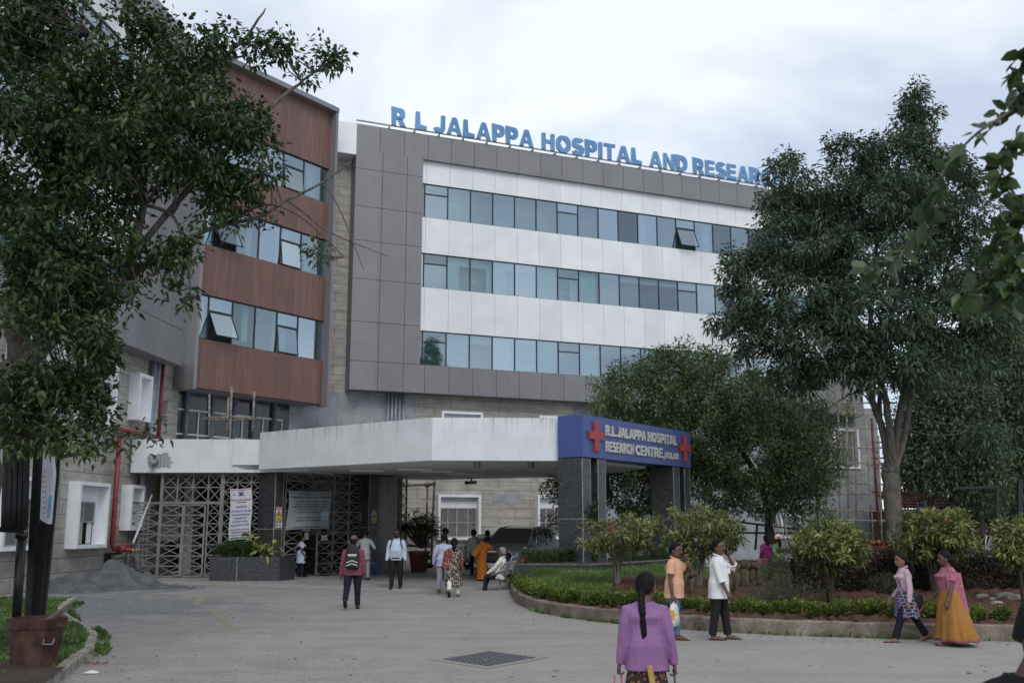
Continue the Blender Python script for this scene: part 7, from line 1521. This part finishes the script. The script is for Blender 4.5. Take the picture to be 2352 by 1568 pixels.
for s in (1,-1):
    b=MB(); b.tube([(s*.79,1.18,1.16),(s*.745,.70,1.455),(s*.665,.25,1.70)],.042,8); b.tube([(s*.665,.25,1.70),(s*.665,-.5,1.765),(s*.665,-1.5,1.755),(s*.645,-2.05,1.68)],.045,8); b.tube([(s*.90,-.62,1.10),(s*.68,-.55,1.74)],.04,8); b.build('roof_pillar',M['car_grey'],t,local=True)
    b=MB(); b.loft([[(s*.60,2.33,.92),(s*.64,2.33,.82),(s*.63,2.25,.82),(s*.6,2.25,.93)],[(s*.90,2.02,.99),(s*.905,2.02,.88),(s*.86,1.98,.88),(s*.86,1.98,.99)]],True,False); b.build('headlight',M['lamp_lens'],t,local=True)
    b=MB(); b.loft([ell((s*1.0,1.02+k*.12,1.14),.12-.03*k,.075,10,(1,0,0),(0,0,1)) for k in (0,1)]); b.bar((s*.9,1.05,1.1),(s*1.0,1.07,1.12),.05); b.build('wing_mirror',M['car_grey'],t,local=True)
    b=MB(); b.tube([(s*.90,.62,1.13),(s*.80,.25,1.62),(s*.72,-.1,1.74),(s*.71,-1.4,1.76)],.018,6); b.build('window_trim',M['chrome'],t,local=True)
    b=MB(); b.box(Fr(0,0,1,0),s*.62-.12,s*.62+.12,-2.36,-2.30,.42,.50) ; b.build('fog_lamp',M['lamp_lens'],t,local=True)
b=MB(); b.bx((0,2.40,.45),(.52,.02,.12)); pl=b.build('number_plate',M['paper'],t,local=True)
b=MB(); b.bx((0,1.0,1.24),(.001,.001,.001)); 
for s in (.35,-.35): b.loft([ell((s,.1,z),rx,.07,10) for z,rx in ((1.1,.24),(1.35,.22),(1.42,.10),(1.58,.12))])
b.build('seat',M['ink'],t,local=True)
SED=[(2.1,.60,.32,.66,.5,.62,.66,.3,.72),(2.0,.75,.25,.80,.5,.76,.76,.5,.82),(1.4,.80,.22,.84,.5,.82,.86,.66,.92),(.95,.80,.22,.84,.5,.82,.90,.7,.98),(.35,.80,.22,.84,.5,.82,.92,.58,1.36),(-.3,.80,.22,.84,.5,.82,.93,.55,1.48),(-.9,.80,.22,.84,.5,.82,.94,.55,1.46),(-1.5,.80,.23,.84,.5,.82,.96,.62,1.08),(-1.95,.76,.28,.82,.5,.80,.97,.66,1.04),(-2.1,.65,.36,.74,.5,.74,.88,.6,.92)]
t,wh,_=car('parked_car','grey silver saloon with a red tail lamp parked behind the people carrier',(-.45,44.6,.07),-60,SED,M['car_silver'],(3,5),(4,7),(6,8))
for x in (.74,-.74):
    for y in (1.3,-1.3): wh(x,y,.30)
for s in (1,-1):
    b=MB(); b.loft([[(s*.80,-1.9,.93),(s*.82,-1.9,.66),(s*.78,-1.86,.66),(s*.76,-1.86,.93)],[(s*.66,-2.12,.88),(s*.70,-2.12,.64),(s*.68,-2.05,.64),(s*.62,-2.05,.88)]],True,False); b.build('tail_light',M['tail_red'],t,local=True)
# ---------------------------------------------------------------- chairs, stools, bicycle and clutter
M['chair_grey']=plain('grey moulded plastic',(.25,.255,.27),.4,.4,var=.1)
def bucket(label,p,yaw):
    t=thing('bucket_chair',label,'chair',tuple(p),R(yaw)); b=MB(); n=12; m=9
    def S_(u,v):   # u across -1..1, v 0 front edge .. 1 top of back
        if v<.5: y=.24-.44*(v/.5); z=.43-.035*math.sin(math.pi*v/.5)*1 
        else: y=-.20-.10*((v-.5)/.5); z=.43+.40*((v-.5)/.5)**.9
        w_=.235+.03*math.sin(math.pi*v); z+= (.20*abs(u)**3.2)*(math.sin(math.pi*min(1,v*1.15))**.8); y+=.16*abs(u)**3*(v>.5)*(1-abs(v-.62)); return (u*w_*(1-.12*(v>.8)),y,z)
    for i in range(n):
        for j in range(m*2):
            q=[S_(-1+2*a/n,c/(m*2)) for a,c in ((i,j),(i+1,j),(i+1,j+1),(i,j+1))]; b.face(q,smooth=True)
    o=b.build('seat_shell',M['chair_grey'],t,local=True); md=o.modifiers.new('thick','SOLIDIFY'); md.thickness=.012
    b=MB(); b.bx((0,0,.37),(.62,.06,.05)); b.build('beam',M['steel'],t,local=True)
    b=MB(); b.bx((-.02,0,.2),(.06,.05,.32)); b.build('leg',M['steel'],t,local=True); b=MB(); b.bx((-.02,0,.02),(.06,.5,.035)); b.build('foot',M['steel'],t,local=True); return t
q=G(1150,1362); c_=(q[0]-.02,q[1]+.2)
bucket('grey plastic bucket chair with an old man sitting in it',(c_[0],c_[1],.05),78); bucket('empty grey bucket chair half hidden behind the granite wall',(c_[0]+.20,c_[1]+.66,.05),78)
def stool(label,p,h,r0,r1,m,top):
    t=thing('stool',label,'stool',tuple(p)); b=MB(); b.prism([(p[0]+r0*math.cos(a),p[1]+r0*math.sin(a)) for a in np.linspace(math.pi/4,2*math.pi+math.pi/4,5)[:-1]],p[2]+h-.04,p[2]+h); b.build('seat',top,t)
    for k in range(4):
        a=math.pi/4+k*math.pi/2; b=MB(); b.bar((p[0]+r0*.85*math.cos(a),p[1]+r0*.85*math.sin(a),p[2]+h-.04),(p[0]+r1*math.cos(a),p[1]+r1*math.sin(a),p[2]),.035); b.build('leg',m,t)
q=G(660,1322,.07); stool('white topped wooden stool standing before the lattice beside the pillar',(q[0]+.05,q[1]-.4,.07),.56,.30,.36,M['letter_side2'],M['paper'])
M['blue_plastic']=plain('blue plastic',(.02,.09,.34),.4,.4); stool('blue plastic stool behind the man in the pale grey shirt',(-5.15,37.6,.07),.5,.22,.27,M['blue_plastic'],M['blue_plastic'])
q=np.array([-7.35,37.9,.07]); t=thing('bicycle','old black bicycle leaning in the dim doorway beside the dark shirted man','bicycle',tuple(q),R(64))
for y in (-.52,.52):
    b=MB(); ring=[(0,y+.33*math.cos(a),.34+.33*math.sin(a)) for a in np.linspace(0,2*math.pi,25)]; b.tube(ring,.022,6,False); o=b.build('wheel',M['rubber'],t,local=True)
    b=MB(); 
    for k in range(10): a=k*math.pi/5; b.tube([(0,y,.34),(0,y+.31*math.cos(a),.34+.31*math.sin(a))],.003,4)
    b.build('spoke',M['chrome'],o,local=True)
b=MB(); 
for pts in ([(0,-.52,.34),(0,-.1,.32),(0,.36,.75)],[(0,-.52,.34),(0,-.2,.8)],[(0,-.1,.32),(0,-.22,.86)],[(0,-.2,.78),(0,.36,.78)],[(0,.36,.95),(0,.38,.75),(0,.52,.34)]): b.tube(pts,.016,6)
b.build('frame',M['black_iron'],t,local=True); b=MB(); b.tube([(-.28,.22,1.0),(-.2,.36,.98),(.2,.36,.98),(.28,.22,1.0)],.013,6); b.build('handlebar',M['chrome'],t,local=True); b=MB(); b.loft([ell((0,-.32+.06*k,.90),wd,.035,10,(1,0,0),(0,0,1)) for k,wd in enumerate((.09,.10,.07,.03,.02))]); b.build('saddle',M['ink'],t,local=True)
# scaffolds
def poles(t,L_,r,m):
    for a,c in L_:
        b=MB(); b.tube([a,tuple((np.array(a)+np.array(c))/2+(.0,.0,.0)),c],r,7); b.build('pole',m,t)
P_=lambda u,v,Y:tuple(at(u,v,Y))
t=thing('scaffold','four rusty scaffold poles with cross rails standing on the porch roof','scaffold',tuple(at(560,1000,38.2)))
A=[(478,1004,37.6,905),(526,1004,37.0,888),(519,1000,39.4,912),(578,990,38.3,898)]
poles(t,[(P_(u+2,v,Y),P_(u+3 if i<1 else u+6,v1,Y)) for i,(u,v,Y,v1) in enumerate(A)],.045,M['scaffold'])
poles(t,[(P_(464,960,37.5),P_(530,957,36.95)),(P_(524,955,37.0),P_(588,962,38.3)),(P_(466,961,37.6),P_(524,964,39.4)),(P_(520,965,39.4),P_(588,961,38.3))],.04,M['scaffold'])
t=thing('scaffold','scaffold poles with clamps standing against the tiled wall by the potted fig','scaffold',tuple(at(975,1300,46.5)))
poles(t,[(P_(976,1300,46.6),P_(983,1095,46.6)),(P_(990,1300,45.6),P_(998,1095,45.6)),(P_(905,1112,46.8),P_(980,1113,46.6)),(P_(905,1117,46.0),P_(999,1110,45.6)),(P_(900,1252,46.0),P_(992,1254,45.6)),(P_(978,1117,46.6),P_(998,1110,45.6))],.05,M['scaffold'])
b=MB()
for u,v,Y in ((983,1113,46.6),(998,1111,45.6),(991,1254,45.6),(978,1254,46.6)): b.bx(P_(u,v,Y),(.14,.14,.14))
b.build('clamp',M['scaffold'],t)
# bamboo scaffold round the cement wall corner
t=thing('bamboo_scaffold','bamboo pole scaffold lashed round the bare cement corner behind the dark tree','scaffold',tuple(at(1960,1240,52)))
bp=[]; rb=random.Random(8)
for u,ub,Y,v1 in ((1895,1900,53,905),(1922,1930,53,900),(1946,1950,53,880),(1963,1968,52,880),(1990,2006,51,940),(2040,2046,52,920),(2062,2062,53,940),(2085,2086,54,960),(1858,1862,53,1120),(2018,2026,50.5,1000)): bp.append((P_(ub,1242,Y),P_(u+rb.uniform(-3,3),v1,Y)))
for v,u0,u1,Y in ((925,1890,2060,52.6),(950,1900,2056,51.6),(985,1940,2060,52),(1030,1910,2062,52.6),(1062,1910,2080,52),(1068,1990,2086,53),(1110,1930,2060,52),(1134,1850,2086,52.4),(1172,1860,2086,52),(1195,1900,2160,51.5),(1015,2000,2070,53),(1050,2000,2066,53)): bp.append((P_(u0,v+rb.uniform(-2,2),Y),P_(u1,v+rb.uniform(-3,3),Y+.4)))
poles(t,bp,.045,M['bamboo'])
b=MB(); 
for k in range(10): b.tube([P_(1978+math.sin(k)*2,1060+k*9,51.4) for k in range(10)],.02,5); break
b.build('rope',M['bamboo'],t)
p=MB(); p.tube([P_(2020,1240,51),P_(2002,960,51)],.07,8); tag(p.build('rain_pipe',M['pipe_rust']),'dull red rain pipe up the corner of the bare cement wall','pipe')
# windows in the cement wall, parts of the building
boxwin(FC,*[x for x in (FC.sz(1790,1180,-.9)[0],FC.sz(1836,1180,-.9)[0])],1.15,2.5,-.9,-.75); boxwin(FC,FC.sz(1912,1000,-.9)[0],FC.sz(1970,1000,-.9)[0],5.2,7.6,-.9,-.8)
# iron frame, leaning boards and sheets by the cement wall
t=thing('iron_railing','long black iron pipe rail on posts before the cement wall','railing',tuple(at(1750,1240,41)))
for u in (1668,1735,1830): b=MB(); b.tube([P_(u,1262,41.),P_(u+4,1180 if u<1700 else 1205,41.)],.045,7); b.build('post',M['black_iron'],t)
b=MB(); b.tube([P_(1640,1222,41),P_(2010,1226,41)],.04,7); b.build('rail',M['black_iron'],t); b=MB(); b.tube([P_(1690,1197,41),P_(1840,1216,41)],.04,7); b.build('rail',M['black_iron'],t)
for k,(u,v,u1,v1) in enumerate(((1618,1260,1630,1215),(1660,1262,1655,1232),(1690,1258,1686,1235))):
    b=MB(); b.bar(P_(u,v,38.5),P_(u1,v1,38.9),.28,.05,(0,1,0)); tag(b.build('board',M['rusty']),'dark board leaning upright near the cement wall, '+('tallest and nearest the pillar' if k==0 else 'middle one' if k==1 else 'beside the thin tree trunk'),'board') if False else None
M['rusty']=plain('rusty dark metal',(.06,.042,.036),.8,.2,var=.4)
for u,v,u1,v1,lab in ((1618,1268,1627,1200,'tall rusty plate leaning upright behind the wide leafy shrub'),(1641,1266,1636,1236,'short rusty plate leaning by the black rail post'),(1686,1264,1682,1237,'rusty plate leaning beside the trunk of the bushy tree')):
    b=MB(); b.bar(P_(u,v,37.0),P_(u1,v1,37.5),.22,.04,(0,1,0)); tag(b.build('metal_plate',M['rusty']),lab,'plate')
for k in range(9):
    x=1612+k*8; b=MB(); b.bar(P_(x+3+k*2.,1302,32.6),P_(x,1265+k*.8,32.95+k*.02),.10,.02,(0,1,0)); tag(b.build('corrugated_sheet',M['kerbstone']),'grey sheet in the leaning row behind the cut stumps','sheet','row of leaning sheets')
for u,u1,k in ((1790,1745,0),(1800,1752,1),(1808,1762,2),(1815,1772,3)):
    b=MB(); b.tube([P_(u,1264,39),P_(u1+18,1150,39.6)],.03,6); tag(b.build('bamboo_pole',M['alu']),'thin pale pole leaning on the cement wall by the grilled window','pole','thin leaning poles')
b=MB(); b.tube([P_(1880,1262,42),P_(1876,1090,42)],.05,7); tag(b.build('steel_post',M['rusty']),'thin rusty post standing beside the bushy tree crown','post')
# red tiled hut, poster, yard gate, drum
H_=thing('tiled_hut','low open hut with a red tiled roof among the trees','hut',tuple(at(2120,1250,56)[:2])+(0,))
x0,y0,_=at(2062,1200,55); x1,_,_=at(2225,1200,55); zr0=at(2062,1166,55)[2]; zr1=at(2062,1128,59)[2]
b=MB(); n=22
for i in range(n):
    xa=x0+(x1-x0)*i/n; xb=x0+(x1-x0)*(i+1)/n; xm=(xa+xb)/2
    for j in range(6):
        f0,f1=j/6,(j+1)/6; z=lambda f,e=0: zr0+(zr1-zr0)*f+e
        b.face([(xa,y0+4*f0,z(f0,.06)),(xm,y0+4*f0,z(f0,.12)),(xm,y0+4*f1,z(f1,.05)),(xa,y0+4*f1,z(f1))]); b.face([(xm,y0+4*f0,z(f0,.12)),(xb,y0+4*f0,z(f0,.06)),(xb,y0+4*f1,z(f1)),(xm,y0+4*f1,z(f1,.05))])
b.face([(x0,y0,zr0-.01),(x1,y0,zr0-.01),(x1,y0+4,zr1-.01),(x0,y0+4,zr1-.01)])
M['rooftile']=plain('faded red roof tile',(.25,.085,.07),.8,.2,var=.4,scale=6); b.build('roof',M['rooftile'],H_)
b=MB(); b.bx(((x0+x1)/2,y0+4.2,zr0/2),(x1-x0,.2,zr0)); b.build('back_wall',M['interior_dark'],H_)
for k in range(4): b=MB(); b.bx((x0+.2+(x1-x0-.4)*k/3,y0+.3,zr0/2),(.18,.18,zr0)); b.build('post',M['bark_dark'],H_)
q=at(2130,1205,54.5); FH=Fr(q[0],q[1],1,0); r=thing('poster','blue and white poster with a vehicle picture under the hut roof','poster',(q[0],q[1],1.0))
b=MB(); b.box(FH,-.45,.45,0,.03,1.1,3.1); b.build('board',M['paper'],r); b=MB(); b.box(FH,-.42,.42,.03,.04,2.0,3.05); b.build('picture_panel',M['blue_ink'],r); b=MB(); b.loft([[FH.w(a,.045,z) for a,z in ((-.35,2.35),(.35,2.35),(.33,2.62),(.12,2.66),(-.02,2.85),(-.34,2.85))]],True,False) if False else b.face([FH.w(a,.045,z) for a,z in ((-.35,2.35),(.35,2.35),(.33,2.6),(.14,2.66),(.0,2.85),(-.34,2.85))]); b.build('vehicle_picture',M['paper'],r)
line(r,FH,'1800 309 6309',0,1.78,.12,.035,M['blue_ink'],'CENTER',.8)
t=thing('yard_gate','black iron gate frame with square posts standing before the far trees','gate',tuple(at(2300,1245,50)))
for u0,u1,v in ((2124,2126,1215),(2342,2340,1140)): b=MB(); b.bar(P_(u0,1255,47),P_(u0,1100 if u0>2200 else 1150,47),.2 if u0>2200 else .14); b.build('post',M['black_iron'],t)
b=MB(); b.bar(P_(2055,1216,47),P_(2300,1214,47),.10); b.build('rail',M['black_iron'],t); b=MB(); b.bar(P_(2190,1120,47),P_(2296,1118,47),.10); b.build('rail',M['black_iron'],t); b=MB(); b.bar(P_(2293,1250,47),P_(2290,1118,47),.16); b.build('post',M['black_iron'],t)
q=at(2318,1255,38); b=MB(); b.lathe((q[0],q[1],0),[(.0,0),(.50,0),(.53,.3),(.5,.32),(.53,.62),(.5,.64),(.54,.92),(.52,.95),(0,.95)],20); b.v=[(x,y,z*1.25) for x,y,z in b.v]; tag(b.build('blue_drum',M['blue_plastic']),'blue plastic drum standing beyond the purple hedge','drum')
# ---------------------------------------------------------------- near verge: iron fence, sign stands, planter pot, litter
YF=14.6
t=thing('iron_fence','black iron fence panel of upright bars raised on a tall post','fence',tuple(at(20,1440,YF)))
for k,u in enumerate((4,16,29,41,54)): b=MB(); b.bar(P_(u+4,1216,YF),P_(u+10,1000,YF),.055); b.build('bar',M['black_iron'],t)
b=MB(); b.bar(P_(-30,1214,YF),P_(52,1218,YF),.07); b.build('rail',M['black_iron'],t); b=MB(); b.tube([P_(36,1450,YF),P_(50,1225,YF)],.065,10); b.tube([P_(49,1235,YF),P_(50,1222,YF)],.085,10); b.build('post',M['black_iron'],t)
t=thing('sign_stand','bundle of black iron sign posts rising behind the red concrete planter','sign stand',tuple(at(85,1440,14.9)))
for (u0,u1,w_) in ((66,90,.10),(80,114,.07),(88,128,.09),(95,140,.06)): b=MB(); b.bar(P_(u0,1448,14.9+.04*(u0-66)/10),P_(u1,1000,15.0+.05*(u0-66)/10),w_); b.build('post',M['black_iron'],t)
b=MB(); 
for i in range(6):
    q0,q1=i/6,(i+1)/6; b.face([tuple(at(130+26*(1-q)-14*(1-q)+a,1000+212*q,15.1)) for q,a in ((q0,0),(q0,3.5),(q1,3.5),(q1,0))])
b.build('board_edge',M['paper'],t)
r=thing('hanging_banner','white plastic banner with pale blue print hanging from the black sign posts','banner',tuple(at(106,1205,14.6)))
b=MB(); qq=[(101,1030),(118,1030),(121,1090),(111,1203),(104,1200),(92,1192),(96,1100)]; fr=[at(u,v,14.62) for u,v in qq]; bk=[p+np.array([.03,.05,0]) for p in fr]; n=len(fr); b.face([tuple(p) for p in fr[::-1]]); b.face([tuple(p) for p in bk])
for i in range(n): j=(i+1)%n; b.face([tuple(fr[i]),tuple(fr[j]),tuple(bk[j]),tuple(bk[i])])
b.build('cloth',M['banner'],r)
b=MB(); b.face([tuple(at(u,v,14.615)) for u,v in ((111,1140),(119,1136),(115,1188),(108,1190))]); b.build('blue_print',plain('pale blue print',(.20,.38,.55),.5),r)
b=MB()
for k in range(9): b.face([tuple(at(u,v+12*k,14.614)) for u,v in ((98,1080),(106,1079),(106,1083),(98,1084))])
b.build('small_print',M['letter_side2'],r)
# red hexagonal planter
c=G(76,1530,.12); t=thing('planter_pot','chipped dark red six sided concrete planter standing on the verge','planter',tuple(c)); hx=lambda r,z,a0=.18:[(c[0]+r*math.cos(a0+k*math.pi/3),c[1]+r*math.sin(a0+k*math.pi/3),c[2]+z) for k in range(6)]
M['maroon_concrete']=plain('worn maroon concrete',(.075,.04,.034),.85,.15,var=.5,scale=5,bump=.3,bs=30)
b=MB(); b.loft([hx(.27,-.02),hx(.355,.50),hx(.375,.50),hx(.385,.62),hx(.33,.62),hx(.31,.45)],False,False); b.face(hx(.31,.46)); b.build('pot_body',M['maroon_concrete'],t)
b=MB(); b.face([(x,y,z) for x,y,z in hx(.312,.50)]); b.build('planting_soil',M['dark_soil'],t)
b=MB(); a=np.array(at(100,1478,c[1]-.32)); b.tube([tuple(a+(-.0,0,.06)),tuple(a+(.01,-.04,0)),tuple(a+(.12,-.02,0)),tuple(a+(.12,.03,.06))],.009,6); b.build('handle',M['scaffold'],t)
b=MB(); b.bar(tuple(np.array(c)+(.05,.15,.55)),tuple(np.array(c)+(.25,.4,.74)),.09,.05); tag(b.build('timber_offcut',M['bark']),'short timber offcut sticking out of the red planter','timber')
# slabs, pipe and stick by the heap
b=MB(); q=[at(u,v,34.4) for u,v in ((247,1350),(283,1345),(279,1276),(239,1286))]; q[2]=q[2]+np.array([0,.35,0]);q[3]=q[3]+np.array([0,.35,0]); bk=[p+np.array([.02,.06,0]) for p in q]; b.face([tuple(p) for p in q]); b.face([tuple(p) for p in bk[::-1]])
for i in range(4): j=(i+1)%4; b.face([tuple(q[j]),tuple(q[i]),tuple(bk[i]),tuple(bk[j])])
r=thing('stone_tablet','black inscribed stone tablet leaning on the wall behind the sand heap','tablet',tuple(q[0])); b.build('slab',M['granite'],r)
b=MB()
for k in range(9):
    f=.12+.08*k; A=q[3]*(1-f)+q[0]*f; Cc=q[2]*(1-f)+q[1]*f; a_=A*.85+Cc*.15+np.array([0,-.012,0]); c_2=A*.2+Cc*.8+np.array([0,-.012,0]); b.bar(tuple(a_),tuple(c_2),.022,.004,(0,1,0))
b.build('inscription',M['letter_side2'],r)
b=MB(); q=[at(u,v,31.6) for u,v in ((188,1344),(235,1340),(232,1320),(180,1322))]; q[2]=q[2]+np.array([0,.25,0]);q[3]=q[3]+np.array([0,.25,0]); bk=[p+np.array([0,.03,0]) for p in q]; b.face([tuple(p) for p in q]); b.face([tuple(p) for p in bk[::-1]])
for i in range(4): j=(i+1)%4; b.face([tuple(q[j]),tuple(q[i]),tuple(bk[i]),tuple(bk[j])])
tag(b.build('glass_sheet',plain('pale green glass sheet',(.26,.31,.31),.2,.5)),'pale green sheet leaning low on the wall beside the sand heap','sheet')
b=MB(); b.tube([tuple(G(300,1330,.12)),tuple(G(347,1316,.18))],.11,12); tag(b.build('loose_pipe',M['pipe_grey']),'loose grey plastic pipe lying on the ground before the gate','pipe')
b=MB(); b.tube([P_(306,1246,33.5),P_(349,1136,36.2)],.035,7); tag(b.build('stick',M['letter']),'paint spotted stick leaning against the pipe at the wall corner','stick')
for k,(u,v) in enumerate(((970,1302),(985,1292))):
    q=G(u,v,.1); b=MB(); b.tube([(q[0]+.38*math.cos(a),q[1]+.38*math.sin(a),.18+.2*k) for a in np.linspace(0,2*math.pi,21)],.11,8,False); tag(b.build('old_tyre',M['rubber']),'worn black tyre lying by the scaffold poles, '+('the lower one' if k==0 else 'the upper one'),'tyre')
q=G(194,1519); b=MB(); b.bx((q[0],q[1],.05),(.20,.13,.10)); tag(b.build('loose_paver',M['kerbstone']),'loose grey paving block lying beside the verge kerb','paving block')
q=G(208,1546); b=MB()
for i in range(6):
    a0=-.11+.037*i; b.face([(q[0]+a0,q[1]-.05,.01),(q[0]+a0+.037,q[1]-.05,.01),(q[0]+a0+.037,q[1],.045-.9*(a0+.018)**2*3),(q[0]+a0,q[1],.045-.9*(a0-.018)**2*3)]); b.face([(q[0]+a0,q[1],.045-.9*(a0-.018)**2*3),(q[0]+a0+.037,q[1],.045-.9*(a0+.018)**2*3),(q[0]+a0+.037,q[1]+.05,.01),(q[0]+a0,q[1]+.05,.01)])
tag(b.build('face_mask',M['paper']),'crumpled white face mask dropped on the paving','litter')
for u,v,m_,lab,s_ in ((222,1524,M['flower'],'torn red and orange wrapper on the paving by the loose block',.16),(1256,1409,plain('green foil',(.03,.22,.04),.4),'crumpled bright green wrapper on the drive by the island kerb',.13)):
    q=G(u,v); b=MB()
    for k in range(5): b.face([(q[0]+s_*(-1+.4*k),q[1]-.03+.02*(k%2),.008+.03*(k%2)),(q[0]+s_*(-.6+.4*k),q[1]-.03,.012+.03*((k+1)%2)),(q[0]+s_*(-.6+.4*k),q[1]+.04,.02),(q[0]+s_*(-1+.4*k),q[1]+.05,.015)])
    tag(b.build('wrapper',m_),lab,'litter')
